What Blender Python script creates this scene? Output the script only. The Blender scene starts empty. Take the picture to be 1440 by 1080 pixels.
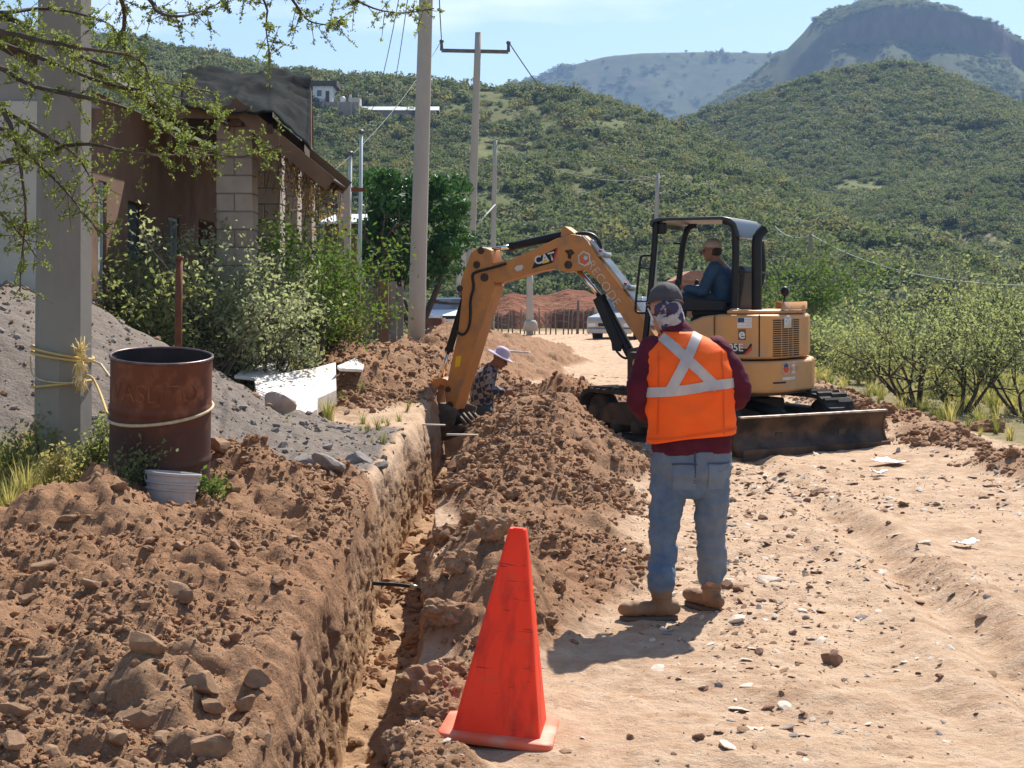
import bpy, bmesh, math, random
import numpy as np
from mathutils import Vector, Matrix
from mathutils.bvhtree import BVHTree

SC = bpy.context.scene
COL = SC.collection
R = math.radians
PI = math.pi

# ------------------------------------------------------------------ camera, sky, sun, exposure
F = 2100.0          # focal length in photo pixels (photo 1440 x 1080)
VH = 411.0          # photo row of the horizon
EYE = 1.65
cam_d = bpy.data.cameras.new('camera')
cam = bpy.data.objects.new('camera', cam_d)
COL.objects.link(cam)
cam.location = (0, 0, EYE)
cam.rotation_euler = (R(90), 0, 0)
cam_d.sensor_width = 36
cam_d.lens = 36 * F / 1440
cam_d.shift_y = -(540 - VH) / 1440
cam_d.clip_start = 0.1
cam_d.clip_end = 9000
SC.camera = cam

SUN_AZ, SUN_EL = R(25), R(50)        # azimuth from +Y towards +X
world = bpy.data.worlds.new('World')
SC.world = world
world.use_nodes = True
wn = world.node_tree
wn.nodes.clear()
w_out = wn.nodes.new('ShaderNodeOutputWorld')
w_bg = wn.nodes.new('ShaderNodeBackground')
w_sky = wn.nodes.new('ShaderNodeTexSky')
w_sky.sky_type = 'NISHITA'
w_sky.sun_disc = False
w_sky.sun_elevation = SUN_EL
w_sky.sun_rotation = SUN_AZ
w_sky.altitude = 600
w_sky.air_density = 1.0
w_sky.dust_density = 0.6
w_sky.ozone_density = 1.6
w_bg.inputs['Strength'].default_value = 0.095
# thin white clouds spread over the whole sky
w_tc = wn.nodes.new('ShaderNodeTexCoord')
w_map = wn.nodes.new('ShaderNodeMapping')
w_map.inputs['Scale'].default_value = (2.2, 2.2, 7.0)
w_map.inputs['Location'].default_value = (0.35, 0.1, 0.2)
w_noise = wn.nodes.new('ShaderNodeTexNoise')
w_noise.inputs['Scale'].default_value = 2.2
w_noise.inputs['Detail'].default_value = 7
w_ramp = wn.nodes.new('ShaderNodeMapRange')
w_ramp.inputs['From Min'].default_value = 0.56
w_ramp.inputs['From Max'].default_value = 0.78
w_ramp.inputs['To Max'].default_value = 0.75
w_mix = wn.nodes.new('ShaderNodeMix')
w_mix.data_type = 'RGBA'
w_mix.inputs[7].default_value = (9.0, 9.2, 9.4, 1)
wn.links.new(w_tc.outputs['Generated'], w_map.inputs['Vector'])
wn.links.new(w_map.outputs['Vector'], w_noise.inputs['Vector'])
wn.links.new(w_noise.outputs['Fac'], w_ramp.inputs['Value'])
wn.links.new(w_ramp.outputs['Result'], w_mix.inputs[0])
wn.links.new(w_sky.outputs['Color'], w_mix.inputs[6])
wn.links.new(w_mix.outputs[2], w_bg.inputs['Color'])
wn.links.new(w_bg.outputs['Background'], w_out.inputs['Surface'])

sun_d = bpy.data.lights.new('sun', 'SUN')
sun = bpy.data.objects.new('sun', sun_d)
COL.objects.link(sun)
sun_d.energy = 5.0
sun_d.angle = R(0.53)
sun_d.color = (1.0, 0.95, 0.87)
to_sun = Vector((math.sin(SUN_AZ) * math.cos(SUN_EL), math.cos(SUN_AZ) * math.cos(SUN_EL), math.sin(SUN_EL)))
sun.rotation_euler = to_sun.to_track_quat('Z', 'Y').to_euler()
sun.location = to_sun * 60

SC.view_settings.view_transform = 'Standard'
SC.view_settings.look = 'None'
SC.view_settings.gamma = 1
SC.view_settings.exposure = 0.86
SC.render.engine = 'CYCLES'
SC.cycles.max_bounces = 6
SC.cycles.transparent_max_bounces = 8
SC.cycles.volume_bounces = 0

# ------------------------------------------------------------------ helpers
rnd = random.Random(7)
rng = np.random.default_rng(11)

def P(u, v, Y):
    """photo pixel + distance -> world point"""
    return Vector(((u - 720) / F * Y, Y, EYE - (v - VH) / F * Y))

def _hash(ix, iy, iz, seed):
    h = (ix.astype(np.int64) * 374761393 + iy.astype(np.int64) * 668265263 + iz.astype(np.int64) * 2147483647 + seed * 974634181) & 0xFFFFFFFF
    h = ((h ^ (h >> 13)) * 1274126177) & 0xFFFFFFFF
    h = (h ^ (h >> 16)) & 0xFFFFFFFF
    return h / 4294967295.0

def noise3(x, y, z, seed=0):
    """value noise in -1..1, arrays"""
    x, y, z = np.broadcast_arrays(np.asarray(x, float), np.asarray(y, float), np.asarray(z, float))
    x0, y0, z0 = np.floor(x), np.floor(y), np.floor(z)
    fx, fy, fz = x - x0, y - y0, z - z0
    fx = fx * fx * (3 - 2 * fx); fy = fy * fy * (3 - 2 * fy); fz = fz * fz * (3 - 2 * fz)
    r = 0
    for dx in (0, 1):
        for dy in (0, 1):
            for dz in (0, 1):
                w = (fx if dx else 1 - fx) * (fy if dy else 1 - fy) * (fz if dz else 1 - fz)
                r = r + w * _hash(x0 + dx, y0 + dy, z0 + dz, seed)
    return r * 2 - 1

def noise2(x, y, seed=0):
    x, y = np.broadcast_arrays(np.asarray(x, float), np.asarray(y, float))
    x0, y0 = np.floor(x), np.floor(y)
    fx, fy = x - x0, y - y0
    fx = fx * fx * (3 - 2 * fx); fy = fy * fy * (3 - 2 * fy)
    z = np.zeros_like(x0)
    a = _hash(x0, y0, z, seed); b = _hash(x0 + 1, y0, z, seed)
    c = _hash(x0, y0 + 1, z, seed); d = _hash(x0 + 1, y0 + 1, z, seed)
    return ((a * (1 - fx) + b * fx) * (1 - fy) + (c * (1 - fx) + d * fx) * fy) * 2 - 1

def fbm2(x, y, octs=4, seed=0, gain=0.5):
    r, a, f = 0, 1.0, 1.0
    for o in range(octs):
        r = r + a * noise2(x * f + 17.3 * o, y * f - 9.1 * o, seed + o)
        a *= gain; f *= 2.03
    return r

def lumps(x, y, cell, seed, keep=0.8):
    """rounded lumps, 0..1 high, one per cell"""
    gx, gy = x / cell, y / cell
    cx, cy = np.floor(gx), np.floor(gy)
    z = np.zeros_like(cx)
    best = np.zeros_like(gx)
    for dx in (-1, 0, 1):
        for dy in (-1, 0, 1):
            ix, iy = cx + dx, cy + dy
            px = ix + _hash(ix, iy, z, seed); py = iy + _hash(ix, iy, z, seed + 1)
            rr = 0.25 + 0.55 * _hash(ix, iy, z, seed + 2) ** 1.5
            on = _hash(ix, iy, z, seed + 3) < keep
            ex = 0.75 + 0.6 * _hash(ix, iy, z, seed + 4)
            d = np.sqrt(((gx - px) * ex) ** 2 + ((gy - py) / ex) ** 2) / rr
            best = np.maximum(best, np.where(on, np.sqrt(np.clip(1 - d * d, 0, 1)) * rr, 0))
    return best

def sm(a, b, t):
    t = np.clip((t - a) / (b - a), 0, 1)
    return t * t * (3 - 2 * t)

def set_props(o, label=None, cat=None, group=None, kind=None):
    if label: o['label'] = label
    if cat: o['category'] = cat
    if group: o['group'] = group
    if kind: o['kind'] = kind
    return o

def thing(name, label, cat, loc=(0, 0, 0), group=None):
    o = bpy.data.objects.new(name, None)
    COL.objects.link(o)
    o.location = loc
    o.empty_display_size = 0.2
    return set_props(o, label, cat, group)

def obj(name, me, m=None, parent=None, world=False, smooth=True, bevel=0, local=None):
    """link a mesh; world=True: its vertices are in world space and the parent is an unrotated Empty"""
    if m is not None:
        me.materials.clear()
        for mm in (m if isinstance(m, (list, tuple)) else [m]):
            me.materials.append(mm)
    o = bpy.data.objects.new(name, me)
    COL.objects.link(o)
    if parent is not None:
        o.parent = parent
        if world:
            off = Vector((0, 0, 0)); p = parent
            while p is not None:
                off += p.location; p = p.parent
            me.transform(Matrix.Translation(-off))
    if smooth:
        me.polygons.foreach_set('use_smooth', [True] * len(me.polygons))
    if bevel:
        b = o.modifiers.new('bevel', 'BEVEL')
        b.width = bevel; b.segments = 2; b.limit_method = 'ANGLE'; b.angle_limit = R(35)
        b.harden_normals = True
    return o

def at_base(name, me, m, base, label, cat, group=None, **k):
    """one-mesh thing whose vertices are in world space, origin moved to its base"""
    me.transform(Matrix.Translation(-Vector(base)))
    o = obj(name, me, m, **k)
    o.location = base
    return set_props(o, label, cat, group)

class MB:
    def __init__(s):
        s.v = []; s.f = []
    def add(s, vs, fs):
        b = len(s.v)
        s.v += [tuple(p) for p in vs]
        s.f += [tuple(i + b for i in f) for f in fs]
        return s
    def box(s, c, size, rot=None):
        hx, hy, hz = size[0] / 2, size[1] / 2, size[2] / 2
        vs = [Vector((x, y, z)) for z in (-hz, hz) for y in (-hy, hy) for x in (-hx, hx)]
        if rot is not None: vs = [rot @ p for p in vs]
        return s.add([p + Vector(c) for p in vs], [(0, 2, 3, 1), (4, 5, 7, 6), (0, 1, 5, 4), (2, 6, 7, 3), (0, 4, 6, 2), (1, 3, 7, 5)])
    def bar(s, a, b, w, h, up=(0, 0, 1)):
        """box from a to b, w across, h along up"""
        a, b = Vector(a), Vector(b); d = (b - a)
        z = d.normalized(); up = Vector(up)
        x = up.cross(z)
        if x.length < 1e-5: x = Vector((1, 0, 0)).cross(z)
        x.normalize(); y = z.cross(x)
        vs = []
        for q in (a, b):
            for sx, sy in ((-1, -1), (1, -1), (1, 1), (-1, 1)):
                vs.append(q + x * sx * w / 2 + y * sy * h / 2)
        return s.add(vs, [(0, 3, 2, 1), (4, 5, 6, 7), (0, 1, 5, 4), (1, 2, 6, 5), (2, 3, 7, 6), (3, 0, 4, 7)])
    def rings(s, rings, cap=True):
        n = len(rings[0]); b = len(s.v)
        for r in rings: s.v += [tuple(p) for p in r]
        for i in range(len(rings) - 1):
            for j in range(n):
                k = (j + 1) % n
                s.f.append((b + i * n + j, b + i * n + k, b + (i + 1) * n + k, b + (i + 1) * n + j))
        if cap:
            s.f.append(tuple(b + j for j in reversed(range(n))))
            s.f.append(tuple(b + (len(rings) - 1) * n + j for j in range(n)))
        return s
    def tube(s, pts, r, n=8, cap=True):
        pts = [Vector(p) for p in pts]
        rr = r if isinstance(r, (list, tuple)) else [r] * len(pts)
        t0 = (pts[1] - pts[0]).normalized()
        ref = Vector((0, 0, 1)) if abs(t0.z) < 0.9 else Vector((1, 0, 0))
        x = t0.cross(ref).normalized()
        rs = []
        for i, p in enumerate(pts):
            t = (pts[min(i + 1, len(pts) - 1)] - pts[max(i - 1, 0)])
            if t.length < 1e-9: t = t0
            t = t.normalized()
            x = (x - t * x.dot(t))
            x = x.normalized() if x.length > 1e-6 else t.orthogonal().normalized()
            y = t.cross(x)
            rs.append([p + (x * math.cos(2 * PI * j / n) + y * math.sin(2 * PI * j / n)) * rr[i] for j in range(n)])
        return s.rings(rs, cap)
    def lathe(s, prof, n=24, c=(0, 0, 0), axis=(0, 0, 1), cap=True):
        """prof: list of (radius, height along axis)"""
        c = Vector(c); ax = Vector(axis).normalized()
        x = ax.orthogonal().normalized(); y = ax.cross(x)
        rs = [[c + ax * h + (x * math.cos(2 * PI * j / n) + y * math.sin(2 * PI * j / n)) * max(r, 1e-4) for j in range(n)] for r, h in prof]
        return s.rings(rs, cap)
    def ell(s, c, r, n=12, m=8, rot=None):
        rs = []
        for i in range(m + 1):
            a = -PI / 2 + PI * i / m
            ca = max(math.cos(a), 0.02)
            ring = []
            for j in range(n):
                q = Vector((r[0] * ca * math.cos(2 * PI * j / n), r[1] * ca * math.sin(2 * PI * j / n), r[2] * math.sin(a)))
                if rot is not None: q = rot @ q
                ring.append(Vector(c) + q)
            rs.append(ring)
        return s.rings(rs)
    def prism(s, poly, to3, d0, d1):
        """extrude a 2D polygon; to3(a, b, depth) -> 3D"""
        n = len(poly)
        vs = [to3(a, b, d0) for a, b in poly] + [to3(a, b, d1) for a, b in poly]
        fs = [tuple(range(n)), tuple(reversed(range(n, 2 * n)))]
        fs += [(i, n + i, n + (i + 1) % n, (i + 1) % n) for i in range(n)]
        return s.add(vs, fs)
    def mesh(s, name='m', fix=True):
        me = bpy.data.meshes.new(name)
        me.from_pydata(s.v, [], s.f)
        if fix:
            bm = bmesh.new(); bm.from_mesh(me)
            bmesh.ops.recalc_face_normals(bm, faces=bm.faces)
            bm.to_mesh(me); bm.free()
        me.update()
        return me

def np_mesh(name, v, quads):
    """fast mesh from arrays: v (n,3), quads (m,4) or tris (m,3)"""
    me = bpy.data.meshes.new(name)
    k = quads.shape[1]
    me.vertices.add(len(v)); me.vertices.foreach_set('co', np.ascontiguousarray(v, dtype=np.float32).ravel())
    me.loops.add(quads.size); me.loops.foreach_set('vertex_index', np.ascontiguousarray(quads, dtype=np.int32).ravel())
    me.polygons.add(len(quads)); me.polygons.foreach_set('loop_start', np.arange(0, quads.size, k, dtype=np.int32))
    me.update(calc_edges=True)
    return me

def chaikin(pts, it=2, closed=False):
    pts = [Vector(p) for p in pts]
    for _ in range(it):
        q = [] if closed else [pts[0]]
        n = len(pts)
        for i in range(n if closed else n - 1):
            a, b = pts[i], pts[(i + 1) % n]
            q += [a * .75 + b * .25, a * .25 + b * .75]
        if not closed: q.append(pts[-1])
        pts = q
    return pts

# ------------------------------------------------------------------ materials
def new_mat(name):
    m = bpy.data.materials.new(name); m.use_nodes = True
    nt = m.node_tree
    return m, nt, nt.nodes['Principled BSDF'], nt.nodes['Material Output']

def nnode(nt, kind, **kw):
    n = nt.nodes.new(kind)
    for k, v in kw.items():
        if k in n.inputs: n.inputs[k].default_value = v
        else: setattr(n, k, v)
    return n

def mixcol(nt, fac, a, b, blend='MIX'):
    m = nt.nodes.new('ShaderNodeMix'); m.data_type = 'RGBA'; m.blend_type = blend
    for i, x in ((0, fac), (6, a), (7, b)):
        if hasattr(x, 'is_linked') or hasattr(x, 'links'): nt.links.new(x, m.inputs[i])
        elif i == 0: m.inputs[0].default_value = x
        else: m.inputs[i].default_value = (*x[:3], 1)
    return m.outputs[2]

def noise_fac(nt, scale, detail=4, lo=0.35, hi=0.65, coord='Object', stretch=None, rough=0.55):
    tc = nt.nodes.new('ShaderNodeTexCoord')
    src = tc.outputs[coord]
    if stretch:
        mp = nt.nodes.new('ShaderNodeMapping'); mp.inputs['Scale'].default_value = stretch
        nt.links.new(src, mp.inputs['Vector']); src = mp.outputs['Vector']
    n = nnode(nt, 'ShaderNodeTexNoise'); n.inputs['Scale'].default_value = scale; n.inputs['Detail'].default_value = detail
    n.inputs['Roughness'].default_value = rough
    nt.links.new(src, n.inputs['Vector'])
    mr = nt.nodes.new('ShaderNodeMapRange'); mr.inputs['From Min'].default_value = lo; mr.inputs['From Max'].default_value = hi
    nt.links.new(n.outputs['Fac'], mr.inputs['Value'])
    return mr.outputs['Result'], n.outputs['Fac']

def add_bump(nt, bsdf, height, strength=0.3, dist=0.01):
    b = nt.nodes.new('ShaderNodeBump'); b.inputs['Strength'].default_value = strength; b.inputs['Distance'].default_value = dist
    nt.links.new(height, b.inputs['Height']); nt.links.new(b.outputs['Normal'], bsdf.inputs['Normal'])

def mat(name, col, rough=0.8, metal=0, col2=None, scale=6, lo=0.35, hi=0.65, bump=0, bscale=40, bdist=0.005, stretch=None, spec=0.3, detail=5, dust=None, dust_scale=3, dust_lo=0.5, dust_hi=0.75):
    m, nt, b, out = new_mat(name)
    c2 = col2 if col2 is not None else tuple(x * 0.72 for x in col)
    fac, raw = noise_fac(nt, scale, detail, lo, hi, stretch=stretch)
    c = mixcol(nt, fac, col, c2)
    if dust is not None:
        f2, _ = noise_fac(nt, dust_scale, 6, dust_lo, dust_hi)
        c = mixcol(nt, f2, c, dust)
    nt.links.new(c, b.inputs['Base Color'])
    b.inputs['Roughness'].default_value = rough
    b.inputs['Metallic'].default_value = metal
    b.inputs['Specular IOR Level'].default_value = spec
    if bump:
        _, r2 = noise_fac(nt, bscale, 4)
        add_bump(nt, b, r2, bump, bdist)
    return m

def leaf_mat(name, c1, c2, trans=0.35, rand=True, rough=0.6, scale=1.5):
    m, nt, b, out = new_mat(name)
    fac, _ = noise_fac(nt, scale, 3, 0.3, 0.7)
    if rand:
        oi = nt.nodes.new('ShaderNodeObjectInfo')
        ma = nnode(nt, 'ShaderNodeMath', operation='MULTIPLY_ADD'); ma.inputs[1].default_value = 0.9; ma.inputs[2].default_value = -0.45
        nt.links.new(oi.outputs['Random'], ma.inputs[0])
        ad = nnode(nt, 'ShaderNodeMath', operation='ADD'); ad.use_clamp = True
        nt.links.new(fac, ad.inputs[0]); nt.links.new(ma.outputs[0], ad.inputs[1]); fac = ad.outputs[0]
    c = mixcol(nt, fac, c1, c2)
    nt.links.new(c, b.inputs['Base Color'])
    b.inputs['Roughness'].default_value = rough
    b.inputs['Specular IOR Level'].default_value = 0.08
    t = nt.nodes.new('ShaderNodeBsdfTranslucent')
    c3 = mixcol(nt, 0.5, c, (c1[0] * 1.6, c1[1] * 1.7, c1[2] * 0.8))
    nt.links.new(c3, t.inputs['Color'])
    ms = nt.nodes.new('ShaderNodeMixShader'); ms.inputs[0].default_value = trans
    nt.links.new(b.outputs[0], ms.inputs[1]); nt.links.new(t.outputs[0], ms.inputs[2]); nt.links.new(ms.outputs[0], out.inputs['Surface'])
    return m

def flat(name, col, rough=0.6, spec=0.3, metal=0):
    m, nt, b, out = new_mat(name)
    b.inputs['Base Color'].default_value = (*col, 1); b.inputs['Roughness'].default_value = rough
    b.inputs['Specular IOR Level'].default_value = spec; b.inputs['Metallic'].default_value = metal
    return m
# ------------------------------------------------------------------ the ground: one sheet, trench and dirt piles included
BUMPS = [  # x, y, height, sx, sy : heaps of loose soil
    (-2.10, 7.75, .36, .55, .50), (-1.70, 9.15, .40, .34, .55), (-2.95, 7.1, .26, .6, .6), (-1.85, 6.5, .22, .6, .8),
    (-2.7, 5.5, .16, .8, .7), (-1.30, 7.6, .10, .3, 1.2), (-1.35, 10.2, .10, .3, .6),
    (-1.95, 18.2, .50, .62, 1.5), (-1.45, 21.0, .5, .7, 2.0),
    (.48, 14.4, .55, .48, 1.5), (.02, 12.2, .26, .36, 1.5), (.45, 11.3, .12, .5, 1.2), (-.12, 15.2, .3, .35, 1.6),
    (-.16, 7.6, .42, .25, .75), (-.10, 9.6, .14, .3, .6), (.3, 9.2, .08, .35, .6), (-.33, 5.6, .08, .15, .7), (-.4, 4.7, .1, .25, .4),
    (1.0, 19.2, .36, .8, .8), (.55, 19.8, .30, .4, .7), (-.28, 19.3, -.62, .42, .5), (-.3, 21.8, .4, .7, 1.0),
    (-1.2, 25.5, .45, .9, 2.0), (-.7, 30.5, .55, 1.0, 2.6), (.1, 36, .5, 1.0, 3.0), (-1.6, 34, .5, 1.4, 3.0), (.3, 43, .4, .9, 3.5),
]
TL0, TL1, TR0, TR1 = -.955, -.90, -.57, -.50       # trench: left lip, left foot, right foot, right lip
T_END = 18.9

def surface(x, y):
    """ground without the trench: height, loose-soil mask, grey-sand mask, weed mask"""
    big = fbm2(x * .35, y * .35, 3, 3)
    z = .025 * fbm2(x * .9, y * .5, 3, 5) - .0035 * np.clip(y - 24, 0, 60)
    # wheel ruts along the road
    rx = x - .25 * np.sin(y * .17) - .03 * y
    rut = np.exp(-((rx - 1.55) / .16) ** 2) * .5 + np.exp(-((rx - 2.05) / .14) ** 2) - np.exp(-((rx - 1.8) / .14) ** 2) * .8 + np.exp(-((rx - 3.3) / .2) ** 2) * .6
    z = z + (.075 * sm(13, 8, y) + .03 * sm(40, 12, y)) * rut * (1 + .4 * noise2(x * 2, y * .8, 9))
    loose = np.zeros_like(z)
    # the bank on the left of the trench
    bank_h = np.interp(y, [3, 5, 6.5, 8, 10, 12, 16, 24, 45], [.06, .10, .14, .20, .27, .32, .36, .38, .1])
    bank = sm(-.80, -1.02, x) * bank_h
    bank = bank + np.interp(x, [-3.4, -2.3, -1.4], [.22, .17, 0]) * sm(7.2, 8.6, y) * sm(12.2, 10.6, y)
    z = z + bank
    loose = np.maximum(loose, sm(-.7, -1.0, x) * sm(11.2, 9.8, y + .5 * big) * sm(-3.9, -2.6, x + .3 * big))
    for bx, by, h, sx, sy in BUMPS:
        wx = x + .10 * noise2(x * 2.1, y * 2.1, 21); wy = y + .15 * noise2(x * 1.7, y * 1.7, 22)
        q = ((wx - bx) / sx) ** 2 + ((wy - by) / sy) ** 2
        g = h * np.exp(-q * .8) ** 1.0
        g = np.minimum(g, h * 1.25 * np.clip(1.25 - np.sqrt(q) * .62, 0, 1)) if h > 0 else g
        z = z + g
        loose = np.maximum(loose, sm(.015, .09, np.abs(g)))
    # spoil strewn beside the trench, on the road side
    lim = np.interp(y, [5, 6.5, 7.6, 8.6, 11], [-.12, -.02, .2, .65, .8]) + .25 * big
    strew = sm(-.4, -.3, x) * sm(lim + .3, lim - .15, x) * sm(5.0, 6.2, y) * sm(24, 19, y)
    loose = np.maximum(loose, .75 * strew)
    # grey sand heap
    d = np.sqrt(((x + 4.98)) ** 2 + ((y - 13.0) * .95) ** 2)
    d = d + .12 * noise2(x * 1.3, y * 1.3, 31)
    heap = np.interp(d, [0, .5, 1.3, 1.9, 2.5, 3.0, 3.4, 3.8], [1.42, 1.37, 1.16, .86, .50, .18, .05, 0])
    z = z + heap
    sand = np.maximum(sm(.02, .08, heap), sm(-.95, -1.15, x) * sm(9.9, 10.6, y + .35 * big) * sm(14.6, 13.6, y + .3 * big) * sm(-3.8, -3.2, x))
    sand = sand * (1 - .9 * np.clip(loose * sm(10.3, 9.6, y), 0, 1))
    # berm at the right edge of the road
    bx = 4.75 + .02 * (y - 16) + .25 * noise2(y * .4, y * 0, 41)
    berm = np.exp(-((x - bx) / .5) ** 2) * (.15 + .12 * noise2(x * .9, y * .9, 42)) * sm(6, 10, y) * sm(60, 45, y)
    z = z + np.clip(berm, 0, 1)
    loose = np.maximum(loose, sm(.03, .12, berm) * .6)
    weeds = np.maximum(sm(5.0, 6.0, x + .4 * big), sm(-2.5, -2.9, x + .25 * big) * (1 - sm(.02, .1, heap)) * (1 - loose * sm(7.9, 7.4, y)))
    weeds = np.maximum(weeds, sm(-1.6, -2.2, x + .3 * big) * sm(14.6, 15.6, y))
    weeds = np.maximum(weeds, sm(62, 72, y + 6 * big))
    z = z - .10 * np.clip(x - 6.5, 0, 14) * sm(10, 20, y)
    return z, loose, sand, weeds

def trench_t(x, y):
    """0 outside, 1 on the trench floor"""
    a = np.clip((x - TL0) / (TL1 - TL0), 0, 1)
    b = np.clip((TR1 - x) / (TR1 - TR0), 0, 1)
    return np.minimum(a, b) * sm(T_END, T_END - .35, y) * sm(2.2, 2.9, y)

def meander(y):
    return np.interp(y, [4, 7.3, 10.5, 13, 16, 19], [.08, .08, -.05, -.03, .04, .04]) + .03 * noise2(y * 1.1, y * 0 + 3.3, 51) + .016 * noise2(y * 3.3, y * 0 + 7, 52)

def ground_full(x, y, detail=True):
    xm = meander(y) * sm(-1.7, -1.05, x) * sm(.3, -.35, x)      # shift of the sheet near the trench
    z, loose, sand, weeds = surface(x, y)
    t = trench_t(x, y)
    if detail:
        wx = x + .05 * noise2(x * 5, y * 5, 61); wy = y + .05 * noise2(x * 5, y * 5, 62)
        amp = loose * (1 - t)
        L = .34 * lumps(wx, wy, .40, 71, .6) * .24 + .24 * lumps(wx, wy, .19, 75, .75) * .26 + .105 * lumps(wx, wy, .075, 79, .8) * .22
        z = z + amp * (L * 1.15 + .042 * fbm2(x * 3, y * 3, 3, 81) + .024 * fbm2(x * 11, y * 11, 4, 85, .6) + .010 * np.abs(noise2(x * 42, y * 42, 88)))
        z = z + (1 - loose) * (1 - sand) * (1 - t) * (.022 * fbm2(x * 2.6, y * 2.6, 6, 91, .56) + .018 * lumps(wx, wy, .11, 93, .25) * .35 + .0045 * fbm2(x * 22, y * 22, 2, 95))
        pad = sm(.46, .27, np.hypot(x + .045, y - 5.55))      # trodden spot under the cone
        z = z * (1 - pad) + .012 * pad
        z = z + sand * (1 - t) * (.035 * fbm2(x * 2.5, y * 2.5, 5, 101, .6) + .03 * lumps(wx, wy, .12, 103, .35) * .4)
    floor = -.57 + .05 * fbm2(x * 3, y * 1.8, 4, 111) + .10 * lumps(x, y, .16, 113, .6) * .5 + .05 * lumps(x, y, .07, 115, .6) * .5
    floor = floor + .25 * sm(14.5, 18.4, y) * .6
    zz = z * (1 - t) + floor * t
    return x + xm, zz, loose, sand, weeds, t, z, floor

def gz(x, y):
    """ground height at a point (or points), lumps included"""
    xa = np.atleast_1d(np.asarray(x, float)); ya = np.atleast_1d(np.asarray(y, float))
    xm = meander(ya) * sm(-1.7, -1.05, xa) * sm(.3, -.35, xa)
    r = ground_full(xa - xm, ya)[1]
    return float(r[0]) if np.ndim(x) == 0 else r

def graded(lo, hi, start, step0, growth, cap=1e9):
    out = []; s = start; st = step0
    while s < hi:
        out.append(s); st = min(st * growth, cap); s += st
    return out

def build_ground():
    xs = []
    xs += list(np.arange(-2.9, TL0 - .004, .0145))
    xs += list(np.linspace(TL0, TL1, 46))
    xs += list(np.arange(TL1 + .012, TR0 - .006, .016))
    xs += list(np.linspace(TR0, TR1, 30))
    xs += list(np.arange(TR1 + .012, 2.9, .016))
    st = .02; x = 2.92
    while x < 2600: xs.append(x); st *= 1.045; x += st
    st = .02; x = -2.92; left = []
    while x > -2600: left.append(x); st *= 1.045; x -= st
    xs = np.array(left[::-1] + xs)
    ys = []; y = 4.2
    while y < 3000:
        ys.append(y)
        y += max(.0145, .0034 * y) if y < 40 else .0034 * 40 * (y / 40) ** 1.6
    near = []; y = 4.17; st = .03
    while y > -60: near.append(y); st *= 1.12; y -= st
    ys = np.array(near[::-1] + ys)
    X, Y = np.meshgrid(xs, ys)
    XX, Z, loose, sand, weeds, t, zs, fl = ground_full(X, Y)
    # rugged trench walls: push the wall in and out
    wall = np.clip(np.minimum(t, 1 - t) * 6, 0, 1) * (np.abs(zs - fl) > .15)
    side = np.where(X < -.7, -1.0, 1.0)
    zz3 = Z * 1.0
    j = .040 * noise3(Y * 2.2, zz3 * 1.6, X * 0, 121) + .020 * noise3(Y * 13, zz3 * 2.6, X * 0, 122) + .014 * noise3(Y * 28, zz3 * 20, X * 0, 123) + .009 * noise3(Y * 60, zz3 * 48, X * 0, 125)
    XX = XX + wall * j
    Y2 = Y + wall * .02 * noise3(Y * 15, zz3 * 12, X * 0 + 5, 124)
    v = np.stack([XX, Y2, Z], -1).reshape(-1, 3)
    ny, nx = X.shape
    i = np.arange(ny - 1)[:, None] * nx + np.arange(nx - 1)[None, :]
    q = np.stack([i, i + 1, i + nx + 1, i + nx], -1).reshape(-1, 4)
    me = np_mesh('ground', v, q)
    a = me.color_attributes.new('zone', 'FLOAT_COLOR', 'POINT')
    c = np.stack([loose, sand, weeds, np.clip(t * 1.2, 0, 1)], -1).astype(np.float32)
    a.data.foreach_set('color', c.ravel())
    o = obj('ground', me, ground_mat())
    o['kind'] = 'structure'
    return o

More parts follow.
